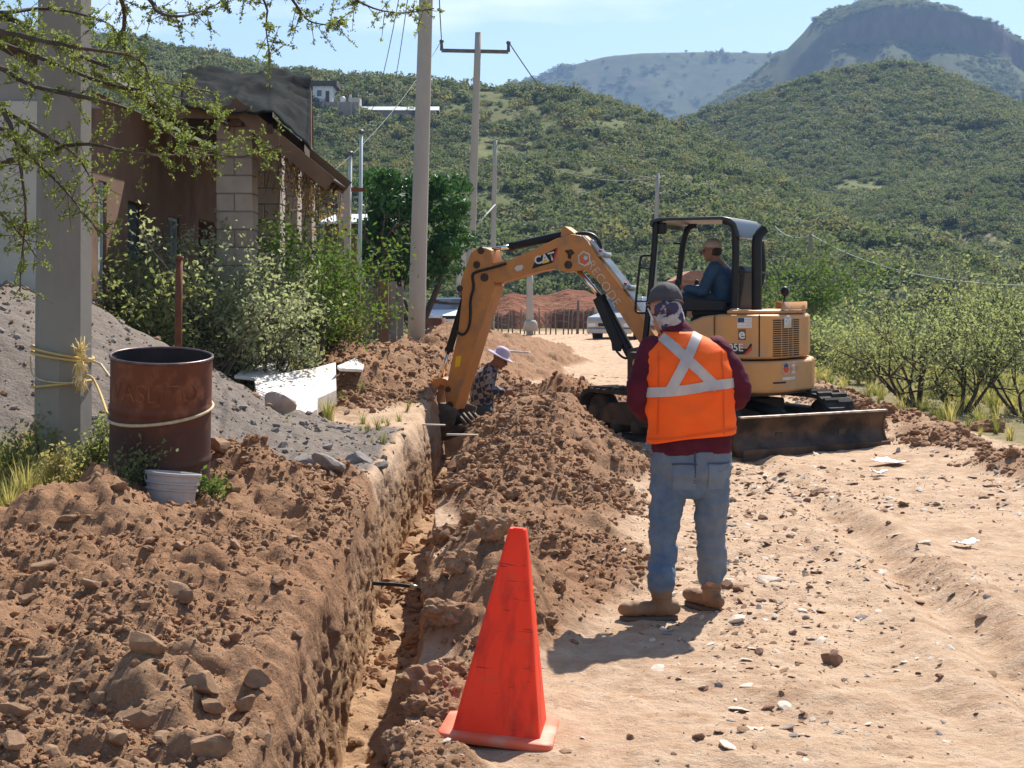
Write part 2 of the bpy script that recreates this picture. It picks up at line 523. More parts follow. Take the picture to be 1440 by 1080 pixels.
def ground_mat():
    m, nt, b, out = new_mat('earth')
    at = nnode(nt, 'ShaderNodeAttribute', attribute_name='zone')
    sep = nt.nodes.new('ShaderNodeSeparateColor'); nt.links.new(at.outputs['Color'], sep.inputs[0])
    nA, rawA = noise_fac(nt, .9, 6, .35, .65)
    nB, rawB = noise_fac(nt, 7, 6, .38, .66)
    nC, rawC = noise_fac(nt, 45, 5, .35, .7)
    nD, _ = noise_fac(nt, 150, 3, .55, .7)
    road = mixcol(nt, nA, (.50, .335, .212), (.37, .23, .14))
    road = mixcol(nt, nB, road, (.55, .395, .27))
    nF, _ = noise_fac(nt, 38, 6, .56, .66, rough=.7); fl_ = nnode(nt, 'ShaderNodeMath', operation='MULTIPLY'); fl_.inputs[1].default_value = .6; nt.links.new(nF, fl_.inputs[0])
    road = mixcol(nt, fl_.outputs[0], road, (.27, .165, .10))
    soil = mixcol(nt, nB, (.30, .162, .086), (.37, .222, .128))
    soil = mixcol(nt, nA, soil, (.315, .152, .074))
    soil = mixcol(nt, nC, soil, (.24, .142, .082))
    sandc = mixcol(nt, nB, (.19, .155, .128), (.24, .20, .17))
    sandc = mixcol(nt, nC, sandc, (.15, .122, .10))
    weedc = mixcol(nt, nB, (.24, .19, .10), (.17, .15, .065))
    deep = mixcol(nt, nB, (.43, .27, .155), (.31, .18, .10))
    def thr(sock):
        # rough-edged mask
        ad = nnode(nt, 'ShaderNodeMath', operation='MULTIPLY_ADD'); ad.inputs[1].default_value = .6; ad.inputs[2].default_value = -.3
        nt.links.new(rawB, ad.inputs[0])
        s = nnode(nt, 'ShaderNodeMath', operation='ADD'); nt.links.new(sock, s.inputs[0]); nt.links.new(ad.outputs[0], s.inputs[1])
        mr = nt.nodes.new('ShaderNodeMapRange'); mr.inputs['From Min'].default_value = .25; mr.inputs['From Max'].default_value = .7
        nt.links.new(s.outputs[0], mr.inputs['Value'])
        return mr.outputs['Result']
    c = mixcol(nt, thr(sep.outputs['Blue']), road, weedc)
    c = mixcol(nt, thr(sep.outputs['Green']), c, sandc)
    c = mixcol(nt, thr(sep.outputs['Red']), c, soil)
    mr = nt.nodes.new('ShaderNodeMapRange'); mr.inputs['From Min'].default_value = .04; mr.inputs['From Max'].default_value = .5
    nt.links.new(at.outputs['Alpha'], mr.inputs['Value'])
    c = mixcol(nt, mr.outputs['Result'], c, deep)
    pale = nnode(nt, 'ShaderNodeMath', operation='MULTIPLY'); pale.inputs[1].default_value = .35
    nt.links.new(nD, pale.inputs[0])
    c = mixcol(nt, pale.outputs[0], c, (.55, .45, .36))
    nt.links.new(c, b.inputs['Base Color'])
    b.inputs['Roughness'].default_value = .95
    b.inputs['Specular IOR Level'].default_value = .12
    mixh = nnode(nt, 'ShaderNodeMath', operation='MULTIPLY_ADD'); mixh.inputs[1].default_value = .5
    nt.links.new(rawC, mixh.inputs[0]); nt.links.new(rawB, mixh.inputs[2])
    nE, rawE = noise_fac(nt, 22, 8, .3, .7, rough=.75)
    mh2 = nnode(nt, 'ShaderNodeMath', operation='ADD'); nt.links.new(mixh.outputs[0], mh2.inputs[0]); nt.links.new(rawE, mh2.inputs[1])
    add_bump(nt, b, mh2.outputs[0], .8, .028)
    return m

ground = build_ground()

# ------------------------------------------------------------------ instanced stuff (uncountable)
proto_col = bpy.data.collections.new('prototypes')

def scatter(name, meshes, pts, scales, rots, label, cat, idx=None):
    """one stuff object: meshes instanced on points"""
    pc = bpy.data.collections.new(name + '_set')
    for i, (me, m) in enumerate(meshes):
        o = bpy.data.objects.new('%s_%02d' % (name, i), me)
        me.materials.clear(); me.materials.append(m)
        pc.objects.link(o)
    me = bpy.data.meshes.new(name)
    n = len(pts)
    me.vertices.add(n); me.vertices.foreach_set('co', np.asarray(pts, np.float32).ravel())
    def attr(nm, ty, key, data):
        a = me.attributes.new(nm, ty, 'POINT'); a.data.foreach_set(key, data.ravel())
    attr('sc', 'FLOAT_VECTOR', 'vector', np.asarray(scales, np.float32))
    attr('ro', 'FLOAT_VECTOR', 'vector', np.asarray(rots, np.float32))
    if idx is None: idx = rng.integers(0, len(meshes), n)
    attr('ix', 'INT', 'value', np.asarray(idx, np.int32))
    o = bpy.data.objects.new(name, me); COL.objects.link(o)
    ng = bpy.data.node_groups.new(name, 'GeometryNodeTree')
    ng.interface.new_socket('Geometry', in_out='INPUT', socket_type='NodeSocketGeometry')
    ng.interface.new_socket('Geometry', in_out='OUTPUT', socket_type='NodeSocketGeometry')
    gi = ng.nodes.new('NodeGroupInput'); go = ng.nodes.new('NodeGroupOutput')
    ci = ng.nodes.new('GeometryNodeCollectionInfo')
    ci.inputs['Collection'].default_value = pc
    ci.inputs['Separate Children'].default_value = True
    ci.inputs['Reset Children'].default_value = True
    ip = ng.nodes.new('GeometryNodeInstanceOnPoints'); ip.inputs['Pick Instance'].default_value = True
    def na(nm, ty):
        a = ng.nodes.new('GeometryNodeInputNamedAttribute'); a.data_type = ty; a.inputs['Name'].default_value = nm
        return a.outputs['Attribute']
    e2r = ng.nodes.new('FunctionNodeEulerToRotation')
    ng.links.new(na('ro', 'FLOAT_VECTOR'), e2r.inputs[0])
    ng.links.new(gi.outputs[0], ip.inputs['Points']); ng.links.new(ci.outputs[0], ip.inputs['Instance'])
    ng.links.new(na('ix', 'INT'), ip.inputs['Instance Index'])
    ng.links.new(e2r.outputs[0], ip.inputs['Rotation']); ng.links.new(na('sc', 'FLOAT_VECTOR'), ip.inputs['Scale'])
    ng.links.new(ip.outputs[0], go.inputs[0])
    mod = o.modifiers.new('scatter', 'NODES'); mod.node_group = ng
    o['kind'] = 'stuff'
    set_props(o, label, cat)
    return o

def rock_mesh(seed, sub=2, flat_=.75, cuts=7, rough=.12, sharp=True):
    bm = bmesh.new()
    bmesh.ops.create_icosphere(bm, subdivisions=sub, radius=1)
    r = random.Random(seed)
    planes = []
    for _ in range(cuts):
        n = Vector((r.gauss(0, 1), r.gauss(0, 1), r.gauss(0, 1))).normalized()
        planes.append((n, r.uniform(.42, .74)))
    co = np.array([v.co[:] for v in bm.verts])
    nz = noise3(co[:, 0] * 1.7 + seed, co[:, 1] * 1.7, co[:, 2] * 1.7, seed) * rough + noise3(co[:, 0] * 4 + seed, co[:, 1] * 4, co[:, 2] * 4, seed + 1) * rough * .5
    for v, k in zip(bm.verts, nz):
        p = v.co * (1 + k)
        for n, d in planes:
            e = p.dot(n) - d
            if e > 0: p -= n * e * (1.0 if sharp else .5)
        v.co = Vector((p.x, p.y * r.uniform(.98, 1.02), p.z * flat_))
    me = bpy.data.meshes.new('rock'); bm.to_mesh(me); bm.free()
    me.polygons.foreach_set('use_smooth', [not sharp] * len(me.polygons))
    return me

def clod_mesh(seed, sub=2, flat_=.8):
    bm = bmesh.new(); bmesh.ops.create_icosphere(bm, subdivisions=sub, radius=1)
    co = np.array([v.co[:] for v in bm.verts]); x, y, z = co.T
    k = .38 * noise3(x * 1.3 + seed, y * 1.3, z * 1.3, seed) + .26 * noise3(x * 2.9, y * 2.9 + seed, z * 2.9, seed + 1) + .16 * noise3(x * 6, y * 6, z * 6 + seed, seed + 2)
    for v, q in zip(bm.verts, k): v.co = v.co * (1 + q); v.co.z *= flat_
    me = bpy.data.meshes.new('clod'); bm.to_mesh(me); bm.free()
    return me

M_CLOD = [mat('clod_brown', (.32, .192, .112), .95, col2=(.235, .137, .078), scale=2.5, bump=.5, bscale=9, spec=.1),
          mat('clod_red', (.33, .18, .098), .95, col2=(.245, .133, .073), scale=2.5, bump=.5, bscale=9, spec=.1)]
M_STONE = [mat('stone_tan', (.30, .185, .11), .9, col2=(.21, .125, .075), scale=1.7, bump=.4, bscale=8, spec=.15),
           mat('stone_pale', (.66, .56, .46), .85, col2=(.48, .38, .29), scale=1.5, bump=.3, bscale=9, spec=.2),
           mat('stone_grey', (.27, .24, .215), .9, col2=(.185, .16, .145), scale=1.8, bump=.5, bscale=8, spec=.15),
           mat('stone_rust', (.26, .15, .095), .9, col2=(.17, .10, .066), scale=1.8, bump=.5, bscale=8, spec=.15)]

def scatter_ground(name, n, dens, meshes, lo, hi, power, label, cat, sink=.38, flat_=(1, 1, 1), box=(-3.4, 5.2, 4.3, 24), seed=1):
    """random pieces on the ground where dens(x, y) allows"""
    g = np.random.default_rng(seed)
    x0, x1, y0, y1 = box
    u = g.random(n * 4); y = y0 * (y1 / y0) ** u          # more of them close by
    w = np.clip(.5 * y, 1.6, 9)
    x = g.uniform(x0, x1, n * 4)
    k = (np.abs(x) < .42 * y + .4) & (g.random(n * 4) < dens(x, y))
    x, y = x[k][:n], y[k][:n]
    s = lo * (hi / lo) ** (g.random(len(x)) ** power)
    s = s * np.clip(y / 9, .8, 1.6)
    t = trench_t(x - meander(y), y)
    z = gz(x, y)
    keep = (t < .02) | (t > .98)
    x, y, z, s = x[keep], y[keep], z[keep], s[keep]
    sc = s[:, None] * np.stack([g.uniform(.7, 1.3, len(s)) * flat_[0], g.uniform(.7, 1.3, len(s)) * flat_[1], g.uniform(.6, 1.1, len(s)) * flat_[2]], -1)
    z = z + sc[:, 2] * (1 - sink * 2) * .8
    ro = np.stack([g.normal(0, .35, len(s)), g.normal(0, .35, len(s)), g.uniform(0, 6.28, len(s))], -1)
    return scatter(name, meshes, np.stack([x, y, z], -1), sc, ro, label, cat)

clod_set = [(clod_mesh(100 + i, 2), M_CLOD[i % 2]) for i in range(10)] + [(rock_mesh(120 + i, 1, .8, 6, .15, True), M_STONE[(0, 3)[i % 2]]) for i in range(2)]
def d_loose(x, y):
    l = surface(x, y)[1]
    return l * np.clip(.45 + .9 * fbm2(x * 1.3, y * 1.3, 2, 131), .15, 1)
scatter_ground('dirt_clods', 120000, d_loose, clod_set, .0028, .027, 3.4, 'crumbled brown clods covering the heaps beside the trench', 'clods', seed=5)
def d_floor(x, y): return ((trench_t(x - meander(y), y) > .985) & (y < 17)) * np.clip(.35 + .9 * fbm2(x * 2, y * 1.2, 2, 135), .04, 1)
scatter_ground('trench_crumbs', 1500, d_floor, clod_set, .006, .05, 2.6, 'crumbled earth lying on the trench floor', 'clods', box=(-1.0, -.4, 5.5, 17), seed=9)
peb_set = [(rock_mesh(140 + i, 1, .45, 6, .12, True), M_STONE[(0, 1, 1, 3, 0, 2)[i]]) for i in range(6)]
def d_road(x, y):
    z, l, s, w = surface(x, y)
    band = np.exp(-((x - 1.15 - .1 * (y - 6)) / .55) ** 2)
    return (1 - l) * (1 - w) * (1 - s) * sm(-.5, -.3, x) * np.clip(.18 + .6 * band + .5 * fbm2(x * .8, y * .8, 2, 141), .02, 1)
scatter_ground('road_gravel', 15000, d_road, peb_set, .005, .036, 3.0, 'small pale stones strewn over the dirt road', 'gravel', sink=.3, flat_=(1.2, 1, .45), box=(-.5, 5.4, 4.3, 30), seed=6)
grit_set = [(rock_mesh(160 + i, 1, .7, 6, .15, True), M_STONE[(2, 2, 0)[i]]) for i in range(3)]
scatter_ground('sand_grit', 2500, lambda x, y: surface(x, y)[2], grit_set, .008, .04, 3.0, 'grey grit and lumps on the sand heap', 'gravel', box=(-6, -.9, 9, 17), seed=8)

# ---- countable stones
STONE_KINDS = {
    'tan': ('brown angular stone lying among clods on the dirt pile', M_STONE[0], 'stones on the dirt pile left of the trench'),
    'grey': ('grey broken rock resting on the spread sand by the trench', M_STONE[2], 'grey rocks on the sand'),
    'pale': ('pale flat stone lying on the dirt road', M_STONE[1], 'pale stones on the road'),
    'rust': ('small dark brown stone lying on the dirt road', M_STONE[3], 'dark stones on the road'),
    'lip': ('big earthy clod at the edge of the trench', M_CLOD[0], 'clods along the trench edge'),
    'berm': ('dark lump of soil on the berm beside the bushes', M_CLOD[1], 'lumps on the roadside berm'),
}
ROCKS = [rock_mesh(200 + i, 3, .85, 12, .07, True) for i in range(6)]
LUMPS = [clod_mesh(220 + i, 4, .8) for i in range(5)]
FLATS = [rock_mesh(240 + i, 3, .3, 7, .10, True) for i in range(4)]

def stone(u, v, kind, px, lib=None, Y=None, aspect=(1, .8, .8), rot=None):
    """put a stone where the ray of pixel (u, v) meets the ground; px = its width in the photo"""
    if Y is None:
        k = (u - 720) / F; c = (v - VH) / F
        ys = np.arange(4.3, 28, .03)
        zr = EYE - c * ys
        below = gz(k * ys, ys) > zr
        Y = float(ys[np.argmax(below)])
    x = (u - 720) / F * Y
    s = px / F * Y / 2
    label, m, group = STONE_KINDS[kind]
    if kind == 'tan':
        if px >= 44: label, group = 'large brown angular stone bedded in the dirt pile before the drum', 'large stones in the dirt pile'
        elif Y > 8.4 and u < 500: label, group = 'brown stone on the earth heap behind the drum and pail', 'stones behind the pail'
        elif u > 600: label, group = 'brown stone on the spoil behind the trench worker', 'stones behind the worker'
        elif px < 29: label, group = 'small brown stone among the clods of the dirt pile', 'small stones in the dirt pile'
    elif kind == 'lip':
        if v > 920: label, group = 'rounded earthy clod at the trench edge beside the cone', 'clods beside the cone'
        elif v < 760: label, group = 'earthy clod on the slope of the long spoil mound', 'clods on the spoil mound'
    elif kind == 'pale':
        if (u, v) == (1078, 817): label, group = 'large oval pale flat stone on the road beside the standing man', None
        elif px >= 30: label, group = 'broad pale flat stone on the road in front of the standing man', 'broad pale road stones'
    elif kind == 'rust':
        if abs(u - 1030) < 14 and v < 840: label, group = 'dark brown stone right beside the standing man\'s boots', 'stones by the boots'
        elif (u, v) == (1170, 935): label, group = 'widest dark brown stone lying alone in the wheel track', None
        elif v < 770: label, group = 'small dark stone on the road between the man and the dozer blade', 'dark stones before the blade'
    elif kind == 'grey':
        if px >= 40: label, group = 'large grey broken rock on the sand at the trench lip', 'large grey rocks'
    elif kind == 'berm':
        if px >= 30: label, group = 'biggest dark lump of soil on the roadside berm', None
    lib = lib or (FLATS if kind == 'pale' else LUMPS if kind in ('lip', 'berm') else ROCKS)
    me = rnd.choice(lib)
    key = me.name + m.name
    if key not in bpy.data.meshes:
        c2 = me.copy(); c2.name = key; c2.materials.clear(); c2.materials.append(m)
    o = bpy.data.objects.new('stone', bpy.data.meshes[key]); COL.objects.link(o)
    o.scale = (s * 1.15 * aspect[0], s * 1.15 * aspect[1], s * 1.15 * aspect[2])
    o.location = (x, Y, gz(x, Y) + s * (.18 if kind != 'pale' else .08))
    o.rotation_euler = rot or (rnd.gauss(0, .25), rnd.gauss(0, .25), rnd.uniform(0, 6.28))
    return set_props(o, label, 'stone', group)

for u, v, w in [(65, 805, 46), (250, 840, 50), (205, 912, 55), (285, 975, 55), (190, 1020, 62), (130, 828, 34), (298, 1003, 40), (345, 1003, 36),
                (20, 1005, 45), (140, 990, 34), (95, 740, 26), (40, 850, 30), (165, 690, 30), (330, 905, 30), (360, 965, 44), (300, 1060, 60),
                (20, 1050, 44), (75, 1065, 34), (370, 1065, 30), (250, 770, 24), (330, 770, 26), (420, 900, 30), (60, 930, 26), (160, 1050, 40),
                (390, 825, 24), (230, 1045, 36), (110, 965, 24), (310, 640, 46), (330, 690, 24), (410, 760, 22)]:
    stone(u, v, 'tan', w)
for u, v, w in [(430, 655, 40), (462, 658, 46), (502, 650, 44), (480, 672, 22), (535, 660, 26), (398, 628, 16), (460, 632, 20)]:
    stone(u, v, 'grey', w)
for u, v, w in [(1078, 817, 42), (925, 942, 28), (1035, 872, 40), (1040, 1000, 34), (1110, 1025, 26), (1262, 945, 14), (1130, 862, 16), (1300, 765, 18),
                (1060, 915, 20), (990, 968, 22), (1155, 905, 22), (1240, 808, 20), (1380, 870, 24), (1050, 965, 26), (1105, 995, 30), (1020, 1050, 38)]:
    stone(u, v, 'pale', w)
for u, v, w in [(886, 1040, 14), (1066, 918, 18), (1088, 847, 14), (1115, 893, 12), (1322, 956, 16), (1250, 738, 10), (1110, 757, 12), (1378, 750, 9), (1170, 935, 34),
                (1040, 832, 26), (1020, 828, 24), (1070, 848, 14), (985, 1040, 24), (1080, 1000, 18), (1073, 730, 14), (1146, 697, 16), (1135, 705, 12)]:
    stone(u, v, 'rust', w)
for u, v, w in [(600, 970, 74), (640, 945, 34), (590, 1000, 40), (630, 760, 40), (695, 755, 46), (625, 1010, 40), (560, 1050, 44), (640, 690, 30), (655, 655, 26),
                (610, 830, 40), (650, 800, 44), (700, 820, 36), (740, 850, 32), (625, 880, 50), (680, 905, 30), (770, 880, 28), (720, 700, 24), (660, 730, 30), (785, 830, 24), (590, 905, 34)]:
    stone(u, v, 'lip', w)
for u, v, w in [(1213, 572, 22), (1245, 578, 26), (1390, 607, 36), (1240, 600, 16), (1320, 618, 22), (1355, 610, 18), (1425, 640, 18), (1290, 625, 20)]:
    stone(u, v, 'berm', w)
stone(700, 545, 'tan', 30, Y=19.3)
stone(735, 545, 'tan', 26, Y=20)
# ------------------------------------------------------------------ hills and their scrub
def hill_mat(name, grass, scrub, soil, sc, rocky=None):
    m, nt, b, out = new_mat(name)
    f1, r1 = noise_fac(nt, sc, 6, .38, .62)
    f2, r2 = noise_fac(nt, sc * 7, 6, .42, .6)
    f3, _ = noise_fac(nt, sc * 2.3, 6, .60, .70)
    c = mixcol(nt, f1, grass, tuple(x * .75 for x in grass))
    c = mixcol(nt, f2, c, scrub)
    c = mixcol(nt, f3, c, soil)
    if rocky:
        geo = nt.nodes.new('ShaderNodeNewGeometry')
        sp = nt.nodes.new('ShaderNodeSeparateXYZ'); nt.links.new(geo.outputs['Normal'], sp.inputs[0])
        mr = nt.nodes.new('ShaderNodeMapRange'); mr.inputs['From Min'].default_value = .66; mr.inputs['From Max'].default_value = .5
        nt.links.new(sp.outputs['Z'], mr.inputs['Value'])
        f4, _ = noise_fac(nt, sc * 14, 6, .35, .65, stretch=(1, 1, .12))
        rc = mixcol(nt, f4, rocky, tuple(x * .55 for x in rocky))
        c = mixcol(nt, mr.outputs['Result'], c, rc)
    nt.links.new(c, b.inputs['Base Color']); b.inputs['Roughness'].default_value = .95; b.inputs['Specular IOR Level'].default_value = .05
    add_bump(nt, b, r2, .6, .8)
    return m

HILLS = {}
def hill(name, pts, D, foot, back, x0, x1, dx, m, prof, seed, nz=(3, 40), z_foot=-2.5, terr=None):
    """heightfield: crest line pts (photo pixels at distance D), front slope from foot, falling behind"""
    cu = np.array([(u - 720) / F * D for u, v in pts]); cz = np.array([EYE + (VH - v) / F * D for u, v in pts])
    def H(x, y):
        crest = np.interp(x + .0 * y, cu, cz)
        ft = foot + 12 * noise2(x * .02, x * 0, seed + 9)
        t = np.clip((y - ft) / (D - ft), 0, 1)
        s = prof(t, x)
        z = z_foot + (crest - z_foot) * s
        z = np.where(y > D, crest - (crest - z_foot) * sm(0, 1, (y - D) / (back - D)), z)
        a = (t * (1 - t) * 4)
        g = np.abs(fbm2(x / nz[1], y / nz[1] * .45, 3, seed)) * -1.5
        z = z + nz[0] * a * g + nz[0] * .12 * (1.02 - t) * fbm2(x / nz[1] * 4, y / nz[1] * 4, 3, seed + 5) * np.clip(t * 6, 0, 1)
        return z
    xs = np.arange(x0, x1, dx); ys = np.arange(foot - 20, back, dx)
    X, Y = np.meshgrid(xs, ys)
    Z = H(X, Y)
    Z = np.where(Y < foot - 14, z_foot - 1, Z)
    v = np.stack([X, Y, Z], -1).reshape(-1, 3)
    ny, nx = X.shape
    i = np.arange(ny - 1)[:, None] * nx + np.arange(nx - 1)[None, :]
    me = np_mesh(name, v, np.stack([i, i + 1, i + nx + 1, i + nx], -1).reshape(-1, 4))
    o = obj(name, me, m); o['kind'] = 'structure'
    HILLS[name] = H
    return H

M_HA = hill_mat('hill_near_ground', (.165, .165, .07), (.115, .13, .05), (.21, .15, .092), .035)
M_HB = hill_mat('hill_right_ground', (.19, .195, .08), (.13, .15, .055), (.21, .165, .10), .03)
M_HC = hill_mat('hill_far_ground', (.12, .13, .06), (.075, .09, .04), (.18, .14, .09), .012)
M_HM = hill_mat('mesa_ground', (.125, .13, .058), (.07, .085, .038), (.17, .135, .09), .010, rocky=(.15, .105, .085))

def p_near(t, x): return t ** 1.22
def p_mesa(t, x):
    a = np.interp(t, [0, .3, .58, .60, .80, .905, .925, 1.0], [0, .22, .47, .54, .72, .845, .965, 1.0])
    b = np.interp(t, [0, .3, .6, .8, .93, 1.0], [0, .2, .48, .70, .90, 1.0])
    c = np.clip(.75 + .9 * fbm2(x * .018, x * 0, 3, 371), 0, 1)
    tt = np.clip(t + .02 * noise2(x * .05, x * 0, 372), 0, 1)
    a2 = np.interp(tt, [0, .3, .58, .60, .80, .905, .925, 1.0], [0, .22, .47, .54, .72, .845, .965, 1.0])
    return a2 * c + b * (1 - c)
HA = hill('hillside', [(-700, 22), (0, 42), (200, 62), (300, 82), (400, 101), (520, 116), (640, 127), (780, 131), (850, 150), (960, 184), (1000, 204), (1060, 238), (1160, 300), (1300, 350), (1600, 400), (2400, 402)],
          260, 84, 400, -190, 240, 1.5, M_HA, p_near, 300, (3.5, 34))
HB = hill('hillside', [(-600, 400), (500, 395), (700, 350), (800, 275), (880, 215), (960, 174), (1060, 138), (1150, 110), (1240, 94), (1300, 98), (1350, 118), (1440, 154), (1600, 210), (1900, 190), (2600, 120)],
          400, 150, 560, -200, 420, 2.0, M_HB, p_near, 320, (6, 50))
HC = hill('far_hill', [(-600, 150), (400, 160), (650, 140), (750, 110), (800, 92), (850, 79), (900, 74), (1000, 72), (1090, 74), (1300, 70), (1700, 90), (2600, 120)],
          1750, 1180, 2100, -760, 1100, 9, M_HC, p_near, 340, (16, 150), -4)
HM = hill('mesa_mountain', [(0, 390), (500, 360), (800, 250), (960, 172), (1050, 112), (1100, 76), (1130, 46), (1145, 27), (1170, 14), (1220, 3), (1260, -2), (1310, 3), (1340, 15), (1380, 28), (1440, 56), (1560, 110), (1800, 130), (2600, 150)],
          1100, 570, 1420, -480, 850, 5, M_HM, p_mesa, 360, (11, 95), -4)

def bush_mesh(seed, n=170, leaf=.16, squash=.8, lobes=6):
    """crown of leaf-sized faces spread through a lumpy volume, unit radius, standing on z = 0"""
    g = np.random.default_rng(seed)
    ctr = g.normal(0, .42, (lobes, 3)); ctr[:, 2] = np.abs(ctr[:, 2]) * .9 + .25
    rad = g.uniform(.32, .6, lobes)
    k = g.integers(0, lobes, n)
    d = g.normal(0, 1, (n, 3)); d /= np.linalg.norm(d, axis=1)[:, None]
    p = ctr[k] + d * (rad[k] * g.uniform(.55, 1.0, n) ** .5)[:, None]
    p[:, 2] = np.abs(p[:, 2]) * squash
    return leaf_faces(p, d, leaf, g)

def leaf_faces(p, d, leaf, g, slim=.6, tilt=.8):
    n = len(p)
    nn = d + g.normal(0, tilt, (n, 3)); nn /= np.linalg.norm(nn, axis=1)[:, None]
    a = np.cross(nn, g.normal(0, 1, (n, 3))); a /= np.linalg.norm(a, axis=1)[:, None]
    b = np.cross(nn, a)
    s = (leaf * g.uniform(.6, 1.4, n))[:, None] if np.ndim(leaf) == 0 else leaf[:, None]
    v = np.stack([p - a * s, p - b * s * slim, p + a * s, p + b * s * slim], 1).reshape(-1, 3)
    return np_mesh('leaves', v, np.arange(n * 4).reshape(-1, 4))

LEAF_FAR = [leaf_mat('scrub_olive', (.14, .158, .075), (.088, .108, .05), .45), leaf_mat('scrub_green', (.125, .15, .07), (.075, .097, .046), .45),
            leaf_mat('scrub_grey', (.18, .19, .12), (.115, .13, .08), .45), leaf_mat('scrub_yellow', (.20, .185, .085), (.13, .132, .062), .45)]
far_set = [(bush_mesh(400 + i, 430, .105), LEAF_FAR[(0, 1, 2, 1, 1, 3, 0)[i]]) for i in range(7)]

def hill_scrub(name, H, n, x0, x1, y0, y1, lo, hi, label, dens, other=None, seed=1, slope_max=.9, margin=1.35):
    g = np.random.default_rng(seed)
    m = n * 5
    x = g.uniform(x0, x1, m); y = y0 + (y1 - y0) * g.random(m) ** .8
    k = (np.abs(x) < .343 * y * margin + 5)
    x, y = x[k], y[k]
    z = H(x, y)
    gx = (H(x + 2, y) - z) / 2; gy = (H(x, y + 2) - z) / 2
    k = (np.hypot(gx, gy) < slope_max) & (g.random(len(x)) < dens(x, y))
    if other is not None: k &= z > other(x, y) - .3
    x, y, z = x[k][:n], y[k][:n], z[k][:n]
    s = lo * (hi / lo) ** (g.random(len(x)) ** 1.9)
    s = s * (1 + .35 * np.clip(fbm2(x * .03, y * .03, 2, seed), -1, 1))
    sc = s[:, None] * np.stack([g.uniform(.85, 1.3, len(s)), g.uniform(.85, 1.3, len(s)), g.uniform(.7, 1.15, len(s))], -1)
    ro = np.stack([np.zeros(len(s)), np.zeros(len(s)), g.uniform(0, 6.28, len(s))], -1)
    return scatter(name, far_set, np.stack([x, y, z - .12 * s], -1), sc, ro, label, 'scrub')

def dn(sc, base, seed): return lambda x, y: np.clip(base + 1.1 * fbm2(x * sc, y * sc, 3, seed), .06, 1)
hill_scrub('hill_scrub', HA, 30000, -150, 200, 80, 268, .4, 2.1, 'olive desert scrub covering the near hillside', dn(.05, .75, 501), HB, 51)
hill_scrub('hill_scrub', HB, 46000, -160, 330, 150, 408, .45, 2.0, 'green desert scrub covering the rounded hill behind the excavator', dn(.045, .95, 502), HA, 52)
hill_scrub('far_scrub', HC, 10000, -560, 760, 1200, 1760, 2.4, 5.5, 'bluish scrub on the far flat-topped ridge', dn(.008, .5, 503), None, 53)
hill_scrub('far_scrub', HM, 22000, -300, 620, 575, 1110, 1.5, 3.6, 'scrub on the slopes of the cliff-topped mountain', dn(.012, .45, 504), None, 54, .8)
# ------------------------------------------------------------------ plants
M_BARK = mat('mesquite_bark', (.105, .08, .062), .9, col2=(.055, .042, .034), scale=9, bump=.4, bscale=30)
M_BARK2 = mat('grey_twig_bark', (.16, .125, .095), .9, col2=(.085, .065, .05), scale=9)
L_MESQ = leaf_mat('mesquite_leaf', (.225, .26, .085), (.13, .175, .05), .45, False)
L_GREY = leaf_mat('grey_green_leaf', (.34, .36, .235), (.22, .245, .145), .48, False)
L_GREEN = leaf_mat('fresh_green_leaf', (.125, .19, .042), (.06, .11, .025), .4, False)
L_DARK = leaf_mat('dark_green_leaf', (.055, .13, .034), (.028, .075, .022), .3, False, .4)
L_RIGHT = leaf_mat('feathery_green_leaf', (.26, .28, .15), (.17, .195, .095), .52, False)
L_OLIVE = leaf_mat('olive_leaf', (.25, .265, .12), (.16, .18, .08), .48, False)
L_DRY = leaf_mat('dry_vine_leaf', (.42, .28, .11), (.25, .15, .06), .35, False)
L_STRAW = leaf_mat('straw_grass', (.50, .42, .19), (.32, .29, .10), .35, False)
L_GRASSG = leaf_mat('green_grass', (.26, .26, .095), (.15, .17, .05), .35, False)

def grow(g, base, n_stem, height, spread, levels=3, r0=.03, up=.9, wob=.25):
    """random woody skeleton: tubes (pts, radii) and outer points with directions"""
    tubes, tips = [], []
    def seg(p, d, l, r, lev):
        k = 5; pts = [p]; q = p
        for i in range(k):
            d = (d + g.normal(0, wob, 3) * .35 + np.array([0, 0, .05])); d = d / np.linalg.norm(d)
            q = q + d * l / k; pts.append(q)
        tubes.append((pts, [r * (1 - .55 * i / k) for i in range(k + 1)]))
        if lev >= levels - 1:
            for i in range(2, k + 1): tips.append((pts[i], d))
        if lev < levels:
            for _ in range(int(g.integers(2, 5))):
                i = int(g.integers(2, k + 1)); dd = d + g.normal(0, .65, 3); dd[2] = dd[2] * .7 + .15; dd /= np.linalg.norm(dd)
                seg(pts[i], dd, l * g.uniform(.45, .75), r * .5, lev + 1)
    for s in range(n_stem):
        a = g.uniform(0, 6.28); o = g.uniform(0, 1) ** .6
        d = np.array([math.cos(a) * spread * o, math.sin(a) * spread * o, up]); d /= np.linalg.norm(d)
        seg(np.array(base, float) + np.array([math.cos(a), math.sin(a), 0]) * .06 * o, d, height * g.uniform(.42, .6), r0 * g.uniform(.6, 1.1), 0)
    return tubes, tips

def wood_mesh(tubes, n=5):
    mb = MB()
    for pts, rr in tubes: mb.tube(pts, rr, n, cap=False)
    return mb.mesh(fix=False)

def tip_leaves(g, tips, count, sigma, leaf, slim=.55, squash=1.0):
    T = np.array([t[0] for t in tips]); k = g.integers(0, len(T), count)
    p = T[k] + g.normal(0, sigma, (count, 3)) * np.array([1, 1, squash])
    d = g.normal(0, 1, (count, 3)); d[:, 2] = np.abs(d[:, 2]) + .2; d /= np.linalg.norm(d, axis=1)[:, None]
    return leaf_faces(p, d, leaf, g, slim, .5)

